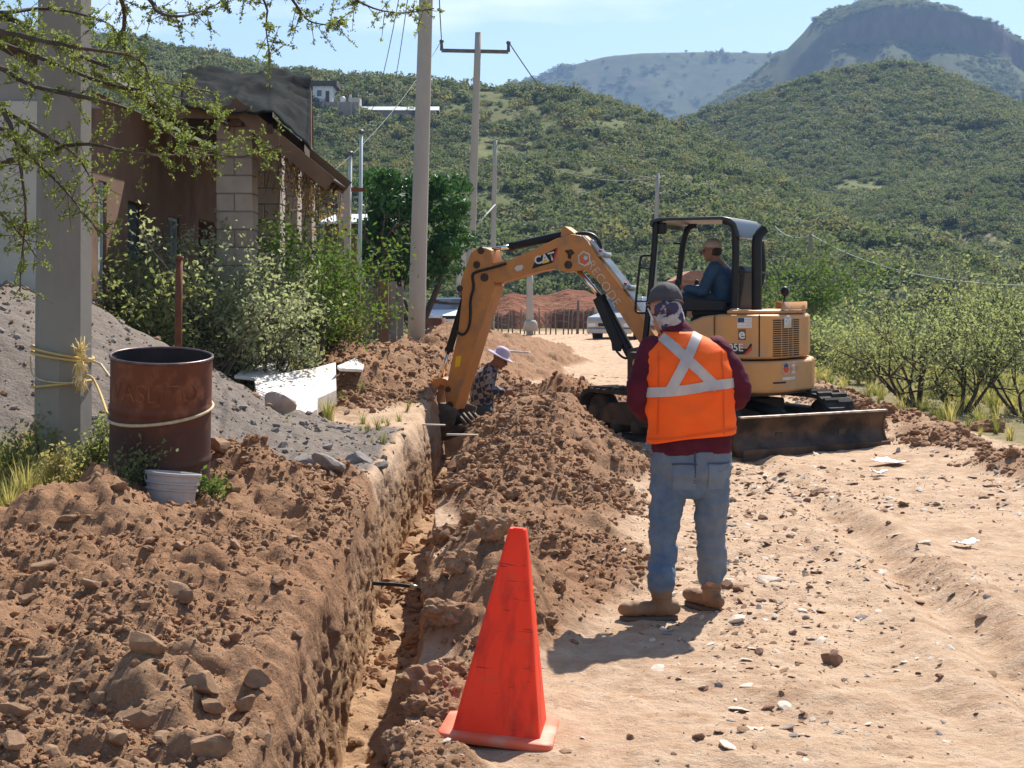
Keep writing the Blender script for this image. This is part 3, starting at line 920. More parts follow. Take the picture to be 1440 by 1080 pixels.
def shrub(name, label, cat, base, height, spread, stems, leaves, leaf, m, seed, sigma=.12, r0=.025, levels=3, bark=None, group=None, slim=.5, wood='stems', up=.9, crown='foliage'):
    g = np.random.default_rng(seed)
    t = thing(name, label, cat, base, group)
    tubes, tips = grow(g, (0, 0, -.05), stems, height, spread, levels, r0, up)
    zmax = max(p[0][2] for p in tips); k = height / max(zmax, .1)
    tubes = [([p * np.array([1, 1, k]) for p in pts], rr) for pts, rr in tubes]; tips = [(p * np.array([1, 1, k]), d) for p, d in tips]
    obj(wood, wood_mesh(tubes), bark or M_BARK2, t)
    obj(crown, tip_leaves(g, tips, leaves, sigma, leaf, slim), m, t, smooth=False)
    return t

def on_ground(u, Y): x = (u - 720) / F * Y; return (x, Y, gz(x, Y))

# --- bushes in front of the house
shrub('leafy_bush', 'wide grey-green feathery bush growing behind the sand heap', 'bush', on_ground(285, 15.3), 1.95, .95, 13, 8500, .026, L_GREY, 1001, .085)
shrub('leafy_bush', 'dense grey-green bush covering the foot of the block columns', 'bush', on_ground(360, 16.2), 1.6, .6, 11, 6500, .026, L_GREY, 1002, .085)
shrub('leafy_bush', 'low dark bush between the sand heap and the rusty pipe', 'bush', on_ground(200, 15.2), 1.3, .9, 9, 5000, .028, L_OLIVE, 1003, .085)
shrub('climbing_shrub', 'bright green shrub climbing the corner column', 'shrub', on_ground(440, 17.2), 1.95, .22, 9, 4200, .030, L_GREEN, 1004, .12)
shrub('climbing_shrub', 'yellowish green shrub beside the concrete post', 'shrub', on_ground(466, 19.0), 1.35, .25, 8, 2800, .030, L_GREEN, 1005, .11)
shrub('leafy_bush', 'yellow-green weed clump behind the white slabs', 'weed', on_ground(470, 18.6), .75, .8, 12, 2600, .026, L_GRASSG, 1006, .08)
# --- dark round tree behind the pole
tb = on_ground(585, 33)
g_ = np.random.default_rng(1010)
t = thing('dark_tree', 'dark green dense round tree behind the slender concrete pole', 'tree', tb)
tubes, tips = grow(g_, (0, 0, 0), 3, 3.6, .55, 3, .09)
obj('trunk', wood_mesh(tubes, 6), M_BARK, t)
n = 11000; d = g_.normal(0, 1, (n, 3)); d /= np.linalg.norm(d, axis=1)[:, None]
lob = np.array([(g_.uniform(-1.15, .95), g_.uniform(-.8, .8), g_.uniform(1.3, 3.45)) for _ in range(42)]); lr = g_.uniform(.26, .5, 42)
k = g_.integers(0, 42, n); p = lob[k] + d * (lr[k] * g_.uniform(.45, 1, n) ** .5)[:, None] * np.array([1.05, 1.05, .75])
obj('crown', leaf_faces(p, d, .075, g_, .42, .6), L_DARK, t, smooth=False)
# --- mesquites right of the road
shrub('mesquite_shrub', 'broad mesquite shrub with several dark thin stems beyond the berm', 'shrub', on_ground(1290, 21.5), 2.15, .95, 8, 3900, .027, L_RIGHT, 1021, .11, .035, 3, M_BARK)
shrub('mesquite_shrub', 'low spreading mesquite leaning over the berm', 'shrub', on_ground(1350, 20.0), 1.15, 1.0, 6, 1800, .026, L_RIGHT, 1022, .11, .035, 3, M_BARK)
shrub('mesquite_shrub', 'pale feathery mesquite at the far end of the berm', 'shrub', on_ground(1440, 20.0), 1.85, 1.0, 7, 2700, .026, L_RIGHT, 1023, .11, .03, 3, M_BARK)
shrub('mesquite_shrub', 'rounded green shrub right behind the dozer blade', 'shrub', on_ground(1225, 27), 1.1, 1.1, 9, 2600, .034, L_OLIVE, 1024, .18, .03)
shrub('mesquite_shrub', 'green shrub close behind the engine hood', 'shrub', on_ground(1165, 31), 1.2, 1.1, 9, 2800, .040, L_RIGHT, 1025, .2, .03)
shrub('slender_tree', 'slim upright green tree beside the wooden power pole', 'tree', on_ground(1118, 45), 3.6, .22, 5, 3500, .06, L_GREEN, 1026, .22, .06, wood='trunk', crown='crown')
shrub('mesquite_shrub', 'tall thin mesquite rising above the other roadside shrubs', 'shrub', on_ground(1385, 27), 2.5, .7, 8, 3800, .032, L_RIGHT, 1027, .2, .04, 3, M_BARK)

# --- mesquite whose branches hang into the view at top left; its trunk stands beside the pole
tr = (-3.35, 6.9, gz(-3.35, 6.9))
mq = thing('mesquite_tree', 'overhanging mesquite branches with sparse small leaves above the roped concrete pole', 'tree', tr)
def Pb(u, v, Y): return P(u, v, Y)
crotch = Vector((-3.3, 7.0, 1.75)); crotch2 = Vector((-3.2, 7.1, 2.9)); crotch3 = Vector((-2.9, 7.1, 3.6))
tp_ = chaikin([Vector(tr) - Vector((0, 0, .2)), Vector((-3.42, 6.95, 1.0)), crotch, crotch2, crotch3], 2)
mb = MB(); mb.tube(tp_, [.12 - .085 * k / len(tp_) for k in range(len(tp_))], 10)
trunk_me = mb
BR = [(crotch, 7.2, [(0, 227), (50, 220), (113, 197), (200, 220), (300, 217), (345, 222), (395, 205)]),
      (crotch2, 7.0, [(0, 93), (40, 120), (100, 133), (167, 147), (213, 167), (253, 200), (285, 213), (330, 208)]),
      (crotch2, 7.4, [(20, 23), (67, 60), (133, 87), (187, 107), (213, 127), (233, 157), (262, 178)]),
      (crotch2, 6.8, [(30, 50), (100, 67), (200, 78), (213, 120), (235, 150)]),
      (crotch3, 7.3, [(120, -70), (177, 0), (173, 53), (180, 93), (207, 113), (240, 118), (300, 130)]),
      (crotch, 6.9, [(0, 167), (33, 213), (87, 260), (127, 313), (150, 333)]),
      (crotch3, 7.0, [(150, -60), (213, 0), (220, 17), (247, 25), (283, 17), (317, 0), (350, -20)]),
      (crotch3, 7.1, [(150, -120), (300, -80), (378, 0), (373, 40), (380, 80)]),
      (crotch3, 7.4, [(200, -130), (350, -70), (413, 0), (430, 30), (462, 36), (478, 28)]),
      (crotch3, 7.6, [(200, -140), (400, -60), (480, -15), (520, 12), (565, 20), (610, 12)]),
      (crotch, 7.0, [(-30, 270), (0, 300), (33, 333), (50, 360)]),
      (crotch2, 7.3, [(60, 190), (100, 210), (123, 240), (143, 287)]),
      (crotch2, 7.6, [(0, 20), (60, 10), (120, 20), (170, 40), (150, 70)]),
      (crotch, 6.8, [(-20, 120), (20, 180), (30, 240), (38, 300), (30, 360), (28, 410)]),
      (crotch2, 7.7, [(0, 60), (80, 90), (150, 120), (230, 130), (290, 150), (320, 175)])]
g_ = np.random.default_rng(1050)
leafp, leafd, leafs = [], [], []
twigs = MB()
for bi, (root, Y, pts) in enumerate(BR):
    line_ = [Vector(root)] + [Vector(root).lerp(Pb(*pts[0], Y), .6) + Vector((0, 0, .05))] + [Pb(u, v, Y + .25 * math.sin(i_ * 1.7 + bi)) for i_, (u, v) in enumerate(pts)]
    sp = chaikin(line_, 2); n = len(sp)
    rr = [max(.0032, .022 * (1 - i_ / n) ** 1.3) for i_ in range(n)]
    b_o = MB(); b_o.tube(sp, rr, 6, False)
    obj('branch', b_o.mesh(fix=False), M_BARK, mq, world=True)
    tot = 0
    for i_ in range(int(n * .22), n - 1):
        seg_l = (sp[i_ + 1] - sp[i_]).length
        for _ in range(max(1, int(seg_l * 46))):
            p0 = sp[i_].lerp(sp[i_ + 1], g_.random()); dr = (sp[i_ + 1] - sp[i_]).normalized()
            dd = (dr * .5 + Vector(g_.normal(0, 1, 3)) * .8); dd.normalize()
            L = g_.uniform(.04, .17); p1 = p0 + dd * L * .5 + Vector((0, 0, -.01)); p2 = p0 + dd * L + Vector((0, 0, -.12 * L))
            twigs.tube([p0, p1, p2], [.0022, .0018, .001], 4, False)
            # pairs of leaflets along the twig, in drooping sprays
            for s in range(int(g_.integers(3, 7))):
                c = p0.lerp(p2, g_.uniform(.3, 1.0)); ax = Vector(g_.normal(0, 1, 3)); ax.normalize()
                for q in range(7):
                    leafp.append(c + ax * (.006 * (q - 3)) + Vector(g_.normal(0, .004, 3)))
                    leafd.append(g_.normal(0, 1, 3) + np.array([0, 0, .6])); leafs.append(g_.uniform(.0055, .0105))
obj('twigs', twigs.mesh(fix=False), M_BARK2, mq, world=True)['kind'] = 'stuff'
obj('trunk', trunk_me.mesh(), M_BARK, mq, world=True)
obj('crown', leaf_faces(np.array([tuple(x) for x in leafp]), np.array(leafd), np.array(leafs), g_, .55, .4), L_MESQ, mq, world=True, smooth=False)

# --- grass and weeds (uncountable)
def tuft_mesh(seed, n=26, h=1.0, spread=.35, w=.018, bend=.35):
    g = np.random.default_rng(seed); vs, fs = [], []
    for i_ in range(n):
        a = g.uniform(0, 6.28); r = spread * .35 * g.random(); b = np.array([math.cos(a) * r, math.sin(a) * r, 0]); hh = h * g.uniform(.5, 1.1)
        lean = np.array([math.cos(a), math.sin(a), 0]) * bend * g.uniform(.3, 1.3); sd = np.array([-math.sin(a), math.cos(a), 0]) * w
        k = len(vs)
        for f_ in (0, .45, .8, 1):
            c = b + lean * f_ * f_ * hh + np.array([0, 0, hh * f_ * (1 - .2 * f_ * bend)])
            ww = sd * (1 - .9 * f_); vs += [tuple(c - ww), tuple(c + ww)]
        for q in range(3): fs.append((k + 2 * q, k + 2 * q + 1, k + 2 * q + 3, k + 2 * q + 2))
    mb = MB(); mb.add(vs, fs); return mb.mesh(fix=False)
tufts = [(tuft_mesh(1100 + i_, 30, 1, .4, .02, .45), (L_STRAW, L_GRASSG, L_STRAW, L_GRASSG)[i_ % 4]) for i_ in range(6)]
def grass(name, label, n, box, dens, lo, hi, seed, sets=None):
    g = np.random.default_rng(seed); x0, x1, y0, y1 = box
    x = g.uniform(x0, x1, n * 5); y = g.uniform(y0, y1, n * 5)
    k = g.random(n * 5) < dens(x, y); x, y = x[k][:n], y[k][:n]
    s = g.uniform(lo, hi, len(x)); z = gz(x, y) - .01
    ro = np.stack([g.normal(0, .12, len(x)), g.normal(0, .12, len(x)), g.uniform(0, 6.28, len(x))], -1)
    return scatter(name, sets or tufts, np.stack([x, y, z], -1), np.stack([s, s, s * g.uniform(.7, 1.2, len(x))], -1), ro, label, 'grass')
wd = lambda x, y: np.clip(surface(x, y)[3], 0, 1) * np.clip(.5 + fbm2(x * .9, y * .9, 2, 1201), .08, 1)
grass('dry_grass', 'dry straw-coloured grass growing beyond the road berm', 3800, (4.6, 16, 12, 46), wd, .12, .34, 1301)
grass('weeds', 'yellowish weeds round the foot of the roped pole', 330, (-3.6, -2.35, 7.3, 10.0), lambda x, y: wd(x, y) * 1.0, .10, .30, 1302)
grass('weeds', 'green and yellow weeds along the house side', 1100, (-3.6, -1.4, 14.6, 26), lambda x, y: wd(x, y) * (surface(x, y)[1] < .4), .15, .42, 1303)
grass('weeds', 'sparse green weeds on the sandy bank of the trench', 14, (-2.0, -1.05, 12.8, 16.5), lambda x, y: np.full_like(x, .8), .08, .2, 1304, [tufts[1], tufts[3]])
# bushes filling the flat land out to the hills
g_ = np.random.default_rng(1400)
n = 9000; yy = 26 + 125 * g_.random(n) ** .8; xx = g_.uniform(-.46, .46, n) * yy
road_l = np.interp(yy, [26, 45, 60, 75], [-2.6, -2.2, -1.0, 1.5]); road_r = np.interp(yy, [26, 45, 62, 75], [6.0, 6.2, 5.4, 4.2])
k = ((xx > road_r + .8) & (yy > 44) | (xx < road_l - .9) | (yy > 74)) & (g_.random(n) < np.clip(.5 + .9 * fbm2(xx * .06, yy * .06, 2, 1401), .1, 1))
k &= ~((xx < -2) & (yy < 60) & (xx > -.26 * yy) & (g_.random(n) < .6))
k &= ~((xx > -4) & (xx < 9) & (yy > 60) & (yy < 95))
xx, yy = xx[k], yy[k]; s = g_.uniform(.4, 1.05, len(xx)) * np.clip(yy / 60, .7, 1.2)
zz = np.maximum(np.maximum(gz(xx, yy), np.where(yy > 60, HA(xx, yy), -9)), np.where(yy > 120, HB(xx, yy), -9))
scatter('valley_bushes', [(bush_mesh(1410 + i_, 420, .075, .95, 9), LEAF_FAR[(0, 1, 2, 1)[i_]]) for i_ in range(4)], np.stack([xx, yy, zz - .1], -1), s[:, None] * np.ones((1, 3)) * np.array([1.1, 1.1, 1]), np.stack([xx * 0, xx * 0, g_.uniform(0, 6.28, len(xx))], -1), 'green bushes filling the flat land below the hills', 'bushes')
def weed(u, v, Y, h, label, seed, leaves=700, m=L_GREEN, spread=.5, leaf=.016):
    b = P(u, v, Y); shrub('weed', label, 'weed', (b.x, Y, gz(b.x, Y)), h, spread, 8, leaves, leaf, m, seed, .035, .006, 2)
weed(125, 660, 9.0, .42, 'dark leafy weed between the pole and the drum', 1501, 1500, L_OLIVE)
weed(192, 665, 8.35, .30, 'single upright leafy weed against the drum', 1502, 420, L_OLIVE, .15)
weed(285, 690, 8.5, .16, 'small green weed beside the pail', 1503, 380)
weed(70, 680, 8.7, .32, 'pale drooping weed at the foot of the roped pole', 1504, 900, L_STRAW, .5)
weed(30, 655, 9.2, .45, 'tall pale weed left of the roped pole', 1505, 1200, L_GRASSG, .5)
# ------------------------------------------------------------------ mini excavator
M_CAT = mat('yellow_machine_paint', (.60, .285, .085), .45, col2=(.53, .25, .075), scale=3, spec=.45, dust=(.38, .24, .135), dust_scale=3.2, dust_lo=.44, dust_hi=.78, bump=.08, bscale=8)
M_CATARM = mat('worn_arm_paint', (.54, .225, .058), .5, col2=(.46, .19, .05), scale=4, spec=.4, dust=(.27, .16, .09), dust_scale=6, dust_lo=.47, dust_hi=.78)
M_BLK = mat('black_frame_paint', (.009, .010, .011), .5, col2=(.014, .014, .014), scale=5, spec=.3)
M_RUB = mat('track_rubber', (.022, .021, .02), .85, col2=(.06, .048, .036), scale=6, bump=.3, bscale=30, dust=(.16, .105, .065), dust_scale=5, dust_lo=.55, dust_hi=.8)
M_IRON = mat('muddy_iron', (.045, .034, .027), .7, col2=(.10, .068, .044), scale=5, bump=.25, bscale=30, dust=(.20, .125, .075), dust_scale=4, dust_lo=.52, dust_hi=.8)
M_BLADE = mat('worn_blade_steel', (.075, .045, .03), .5, metal=.3, col2=(.13, .08, .05), scale=3, stretch=(1, 1, 2.5), dust=(.025, .018, .015), dust_scale=2.5, dust_lo=.45, dust_hi=.6)
M_SHINE = mat('scraped_steel', (.62, .55, .47), .35, metal=.7, col2=(.3, .24, .2), scale=12)
M_CHROME = flat('cylinder_rod_chrome', (.75, .74, .72), .18, .5, 1)
M_PIPE = mat('grey_hydraulic_pipe', (.36, .40, .42), .35, metal=.4, col2=(.5, .53, .54), scale=9)
M_HOSE = flat('black_hose', (.014, .014, .014), .5)
M_PIN = mat('greasy_pin', (.035, .024, .018), .5, col2=(.08, .045, .03), scale=14)
M_WHITE = mat('white_decal', (.74, .74, .73), .5, col2=(.6, .6, .6), scale=8)
M_GREYDEC = mat('faded_white_decal', (.52, .47, .42), .6, col2=(.62, .58, .54), scale=10)
M_BADGE = flat('black_decal', (.013, .013, .014), .4)
M_RED = flat('red_decal', (.55, .05, .025), .45)
M_ORED = flat('orange_red_decal', (.62, .13, .06), .5)
M_YEL = flat('yellow_decal', (.80, .50, .02), .5)
M_NAVY = flat('navy_decal', (.045, .055, .13), .5)
M_SEAT = mat('black_seat_vinyl', (.02, .02, .021), .6, col2=(.03, .03, .031), scale=6)
M_SLOT = flat('dark_grille_opening', (.05, .028, .014), .8)

EXC = Vector((2.25, 16.8, 0.0))
_h = R(25); HX = Vector((-math.cos(_h), math.sin(_h), 0)); HL = Vector((-math.sin(_h), -math.cos(_h), 0))
_k = R(30); UX = Vector((math.sin(_k), -math.cos(_k), 0)); UL = Vector((-math.cos(_k), -math.sin(_k), 0))
def X3(a, b, z): return EXC + HX * a + HL * b + Vector((0, 0, z))
def U3(a, b, z): return EXC + UX * a + UL * b + Vector((0, 0, z))
def az(u, v, b=0.0):
    """photo pixel -> (forward, height) in the upright plane b of the upper structure"""
    k = (u - 720) / F
    a = ((EXC.x + HL.x * b) - k * (EXC.y + HL.y * b)) / (-HX.x + k * HX.y)
    return a, P(u, v, X3(a, b, 0).y).z
def z4(x, y, b=0.0): return az(580 + x / 3.375, 300 + y / 3.375, b)

def text_mesh(s, size, fn, spacing=1.0, bold=0.0):
    cu = bpy.data.curves.new('lettering', 'FONT'); cu.body = s; cu.size = size; cu.align_x = 'CENTER'; cu.align_y = 'CENTER'
    cu.space_character = spacing; cu.offset = bold; cu.resolution_u = 3
    o = bpy.data.objects.new('lettering', cu); COL.objects.link(o)
    dg = bpy.context.evaluated_depsgraph_get()
    me = bpy.data.meshes.new_from_object(o.evaluated_get(dg))
    bpy.data.objects.remove(o)
    for v in me.vertices: v.co = fn(v.co.x, v.co.y)
    me.update()
    return me

exc = thing('mini_excavator', 'yellow tracked mini excavator digging the trench with its arm', 'excavator', EXC)
def ep(name, mb, m, parent=None, bevel=0, smooth=True, label=None):
    o = obj(name, mb.mesh(name) if isinstance(mb, MB) else mb, m, parent or exc, world=True, bevel=bevel, smooth=smooth)
    if bevel == 0 and smooth and isinstance(mb, MB):
        pass
    if label: o['label'] = label
    return o

def auto(o, ang=35):
    """flat shading across sharp edges"""
    me = o.data
    bm = bmesh.new(); bm.from_mesh(me)
    for e in bm.edges:
        if len(e.link_faces) == 2 and e.calc_face_angle(0) > R(ang): e.smooth = False
    bm.to_mesh(me); bm.free()
    return o

# --- undercarriage
def stadium(r, half, n=10, zc=.28):
    pts = []
    for i in range(n + 1): t = -PI / 2 + PI * i / n; pts.append((half + r * math.cos(t), zc + r * math.sin(t)))
    for i in range(n + 1): t = PI / 2 + PI * i / n; pts.append((-half + r * math.cos(t), zc + r * math.sin(t)))
    return pts
for side in (-1, 1):
    b0 = .79 * side
    to3 = lambda a, z, d: U3(a, d, z)
    out_, inn = stadium(.27, 1.0), stadium(.225, 1.0)
    mb = MB(); n = len(out_)
    vs = []
    for ring, d in ((out_, b0 - .2), (out_, b0 + .2), (inn, b0 + .2), (inn, b0 - .2)):
        vs += [to3(a, z, d) for a, z in ring]
    fs = []
    for k in range(4):
        for i in range(n):
            fs.append((k * n + i, k * n + (i + 1) % n, ((k + 1) % 4) * n + (i + 1) % n, ((k + 1) % 4) * n + i))
    mb.add(vs, fs)
    # lugs around the belt
    per = [(out_[i], out_[(i + 1) % n]) for i in range(n)]
    L = [math.dist(p, q) for p, q in per]; tot = sum(L); N = 46
    for j in range(N):
        d = tot * j / N; i = 0
        while d > L[i]: d -= L[i]; i += 1
        p, q = per[i]; t = d / L[i]
        c = (p[0] + (q[0] - p[0]) * t, p[1] + (q[1] - p[1]) * t)
        tg = Vector((q[0] - p[0], q[1] - p[1])).normalized(); nr = Vector((tg.y, -tg.x))
        if (Vector(c) - Vector((max(-1, min(1, c[0])), .28))).dot(nr) < 0: nr = -nr
        for s0, s1, sh in ((-.19, .02, 0), (-.02, .19, .035)):
            poly = [Vector(c) + tg * (w + sh) + nr * hh for w, hh in ((-.028, -.002), (.028, -.002), (.016, .026), (-.016, .026))]
            mb.prism([(p_.x, p_.y) for p_ in poly], to3, b0 + s0, b0 + s1)
    ep('rubber_track', mb, M_RUB, smooth=False)
    mb = MB(); mb.prism([(-.85, .16), (.85, .16), (.95, .24), (.9, .38), (-.7, .40), (-.92, .30)], to3, b0 - .13, b0 + .13)
    ep('track_frame', mb, M_IRON, bevel=.015)
    for a, r, nm in ((-1.0, .215, 'drive_sprocket'), (1.0, .21, 'idler_wheel')):
        mb = MB(); c = U3(a, b0, .28); ax = UL
        mb.lathe([(.05, -.16), (.09, -.16), (.09, -.12), (r * .75, -.10), (r, -.07), (r, .07), (r * .75, .10), (.09, .12), (.09, .16), (.05, .16)], 20, c, ax)
        ep(nm, mb, M_IRON)
    for a in (-.6, -.2, .2, .6):
        mb = MB(); mb.lathe([(.03, -.15), (.06, -.14), (.085, -.12), (.085, .12), (.06, .14), (.03, .15)], 14, U3(a, b0, .145), UL)
        ep('track_roller', mb, M_IRON)
mb = MB(); mb.box((0, 0, 0), (1.1, 1.2, .2)); mb.v = [tuple(U3(*p) + Vector((0, 0, .38))) for p in mb.v]
ep('undercarriage_frame', mb, M_IRON, bevel=.03)
mb = MB(); mb.lathe([(.42, .44), (.48, .47), (.48, .56), (.45, .585)], 28, EXC)
ep('slew_ring', mb, M_IRON)
# --- dozer blade
prof = []
for i in range(9):
    t = i / 8; z = .015 + t * .385
    prof.append((1.70 - .085 * math.sin(t * PI) + .05 * (1 - t) + .025 * t, z))
front = [(a + .0, z) for a, z in prof]; back = [(a - .035, z) for a, z in prof]
mb = MB(); mb.prism(front + back[::-1], lambda a, z, d: U3(a, d, z), -.99, .99)
blade = auto(ep('dozer_blade', mb, M_BLADE))
mb = MB(); mb.bar(U3(1.715, -.985, .403), U3(1.715, .985, .403), .05, .022); ep('blade_top_edge', mb, M_SHINE, blade, bevel=.006)
mb = MB(); mb.bar(U3(1.775, -.985, .035), U3(1.775, .985, .035), .02, .10); ep('cutting_edge', mb, M_BLADE, blade, bevel=.004)
for s in (-1, 1):
    mb = MB(); mb.prism([(1.58, .01), (1.78, .01), (1.69, .13), (1.66, .25), (1.72, .405), (1.60, .36)], lambda a, z, d: U3(a, d, z), s * .99, s * 1.005); ep('end_plate', mb, M_BLADE, blade)
    mb = MB(); mb.bar(U3(.4, s * .38, .34), U3(1.66, s * .42, .17), .10, .12); ep('blade_arm', mb, M_IRON, bevel=.01)
mb = MB(); mb.tube([U3(.5, 0, .46), U3(1.2, 0, .36)], .06, 12); c_ = ep('blade_cylinder', mb, M_BLK)
mb = MB(); mb.tube([U3(1.2, 0, .36), U3(1.66, 0, .30)], .03, 10); ep('cylinder_rod', mb, M_CHROME, c_)

# --- upper structure footprint: straight flank, rounded tail
def foot(w, tail, corner, front):
    pts = [(front, w)]
    steps = 14
    pts.append((-tail + corner * 1.05, w))
    for i in range(1, steps + 1):
        t = PI / 2 * i / steps
        pts.append((-tail + corner * 1.05 - corner * math.sin(t), w - (w * .62) * (1 - math.cos(t))))
    pts.append((-tail - .07, 0))
    return pts + [(a, -b) for a, b in pts[::-1][1:]]
def slab(name, pts, z0, z1, m, bevel=.03, parent=None):
    mb = MB(); mb.prism(pts, lambda a, b, z: X3(a, b, z), z0, z1)
    return ep(name, mb, m, parent, bevel=bevel)
FT_LOW, FT_UP = foot(.93, 1.07, .34, .62), foot(.90, 1.02, .34, -.30)
low = slab('counterweight', FT_LOW, .585, .925, M_CAT, .035)
hood = slab('engine_hood', FT_UP, .94, 1.415, M_CAT, .04)
slab('belly_plate', foot(.86, 1.0, .3, .7), .555, .60, M_IRON, .01)
def on_side(pts, s, z, off):
    """point at run s along the left flank and round the tail of a footprint"""
    for i in range(len(pts) - 1):
        p, q = Vector(pts[i]), Vector(pts[i + 1]); l = (q - p).length
        if s <= l:
            t = (q - p).normalized(); n = Vector((-t.y, t.x)); n = n if n.dot(Vector((0, 1)) + Vector((-1, 0)) * .5) > 0 else -n
            c = p + t * s + n * off
            return X3(c.x, c.y, z)
        s -= l
def s_at(pts, u, Y0=16.3):
    """run whose point shows at photo column u"""
    best = None
    for i in range(400):
        s = i * .005; p = on_side(pts, s, 1, 0)
        if p is None: break
        uu = 720 + F * p.x / p.y
        if best is None or abs(uu - u) < best[0]: best = (abs(uu - u), s)
    return best[1]
def zrow(pts, s, v): p = on_side(pts, s, 1, 0); return EYE - (v - VH) / F * p.y
def patch(name, pts, u0, u1, v0, v1, m, off, parent, nu=8, thick=.004):
    s0, s1 = s_at(pts, u0), s_at(pts, u1); sc_ = (s0 + s1) / 2
    za, zb = zrow(pts, sc_, v1), zrow(pts, sc_, v0)
    mb = MB(); r0 = [on_side(pts, s0 + (s1 - s0) * i / nu, za, off) for i in range(nu + 1)]; r1 = [on_side(pts, s0 + (s1 - s0) * i / nu, zb, off) for i in range(nu + 1)]
    q0 = [on_side(pts, s0 + (s1 - s0) * i / nu, za, off - thick) for i in range(nu + 1)]; q1 = [on_side(pts, s0 + (s1 - s0) * i / nu, zb, off - thick) for i in range(nu + 1)]
    n = nu + 1
    mb.add(r0 + r1 + q0 + q1, [(i, i + 1, n + i + 1, n + i) for i in range(nu)] + [(2 * n + i, 2 * n + i + 1, i + 1, i) for i in range(nu)] + [(n + i, n + i + 1, 3 * n + i + 1, 3 * n + i) for i in range(nu)] + [(0, n, 3 * n, 2 * n), (nu, 2 * n + nu, 3 * n + nu, n + nu)])
    return ep(name, mb, m, parent, smooth=False)
def words(name, pts, u, v, s, size, m, parent, off, bold=0, spacing=1):
    s0 = s_at(pts, u); z0 = zrow(pts, s0, v)
    me = text_mesh(s, size, lambda x, y: on_side(pts, s0 + x, z0 + y, off), spacing, bold)
    return ep(name, me, m, parent, smooth=False)
# side fender in front of the hood, swelling forward under the seat
fp = [(-.30, .94), (.34, .94), (.30, 1.02), (.12, 1.22), (-.02, 1.33), (-.16, 1.39), (-.30, 1.412)]
for s in (-1, 1):
    mb = MB(); mb.prism(fp, lambda a, z, d: X3(a, d * s, z), .42, .897)
    fend = ep('side_fender', mb, M_CAT, bevel=.035)
    if s == 1: side_f = fend
# raised rim on the hood and the seam between the panels
rim = [p for p in foot(.84, .98, .32, -.42)]
mb = MB(); mb.prism(rim, lambda a, b, z: X3(a, b, z), 1.418, 1.46); ep('hood_top', mb, M_CAT, hood, bevel=.02)
def guard_part(bmin, bmax):
    pts = [p for p in foot(.80, 1.0, .32, -.55) if bmin <= p[1] <= bmax]
    mb = MB()
    lo_, hi_ = [X3(a, b, 1.46) for a, b in pts], [X3(a * 1.0, b, 1.545) for a, b in pts]
    li, hi2 = [X3(a + .03, b * .965, 1.46) for a, b in pts], [X3(a + .03, b * .965, 1.545) for a, b in pts]
    n = len(pts)
    mb.add(lo_ + hi_ + li + hi2, [(i, i + 1, n + i + 1, n + i) for i in range(n - 1)] + [(2 * n + i + 1, 2 * n + i, 3 * n + i, 3 * n + i + 1) for i in range(n - 1)] + [(n + i, n + i + 1, 3 * n + i + 1, 3 * n + i) for i in range(n - 1)] + [(0, n, 3 * n, 2 * n), (n - 1, 2 * n + n - 1, 3 * n + n - 1, 2 * n - 1)])
    return ep('rear_guard_rim', mb, M_CAT, hood)
guard_part(-.9, .55)
patch('panel_seam', FT_UP, 1066.5, 1068.5, 443, 502, M_BADGE, .003, hood, 1)
# grille on the rounded corner
g0, g1 = s_at(FT_UP, 1086), s_at(FT_UP, 1124)
cols = 4
for c in range(cols):
    a0 = g0 + (g1 - g0) * (c + .06) / cols; a1 = g0 + (g1 - g0) * (c + .94) / cols
    mb = MB()
    for r in range(17):
        z0 = 1.36 - r * .0235
        p = [on_side(FT_UP, a0, z0, .004), on_side(FT_UP, (a0 + a1) / 2, z0, .004), on_side(FT_UP, a1, z0, .004)]
        q = [x - Vector((0, 0, .014)) for x in p]
        mb.add(p + q, [(0, 1, 4, 3), (1, 2, 5, 4)])
    ep('grille_slots', mb, M_SLOT, hood, smooth=False)
patch('maker_plate', FT_UP, 1102, 1112, 447, 461, M_PIPE, .007, hood, 4)
words('maker_lettering', FT_UP, 1107, 452.5, 'CAT', .085, M_WHITE, hood, .010, .002)
patch('maker_triangle', FT_UP, 1105, 1109, 457, 460, M_YEL, .010, hood, 2)
# stickers on the flank
flag = patch('flag_sticker', FT_UP, 1037, 1057, 446.5, 461, M_WHITE, .004, hood, 2)
patch('flag_canton', FT_UP, 1037.5, 1047, 447, 453.5, M_NAVY, .0065, flag, 2)
for i in range(3):
    patch('flag_stripe', FT_UP, 1047.3 if i == 0 else 1037.5, 1056.5, 449 + i * 4.2, 450.4 + i * 4.2, M_GREYDEC, .0065, flag, 2)
sq = patch('square_sticker', FT_UP, 1038.5, 1049, 463, 478, mat('brown_decal', (.16, .09, .06), .5), .004, hood, 2)
words('square_sticker_mark', FT_UP, 1043.8, 470, 'e', .15, M_WHITE, sq, .0065, .003)
bs = s_at(FT_UP, 1038)
mb = MB(); zz = lambda v: zrow(FT_UP, bs, v)
sA, sB, sC = s_at(FT_UP, 1016), s_at(FT_UP, 1057), s_at(FT_UP, 1046)
def q3(s, z, off): return on_side(FT_UP, s, z, off)
mb.add([q3(sA, zz(483), .004), q3(sB, zz(483), .004), q3(sB, zz(486.5), .004), q3(sC, zz(498.5), .004), q3(sA, zz(498.5), .004)], [(0, 1, 2, 3, 4)])
bd = ep('model_badge', mb, M_BADGE, hood, smooth=False)
mb = MB(); mb.add([q3(sB, zz(486.5), .0045), q3(sB, zz(492), .0045), q3(sC + .03, zz(498.5), .0045), q3(sC, zz(498.5), .0045)], [(0, 1, 2, 3)])
ep('badge_wedge', mb, M_RED, bd, smooth=False)
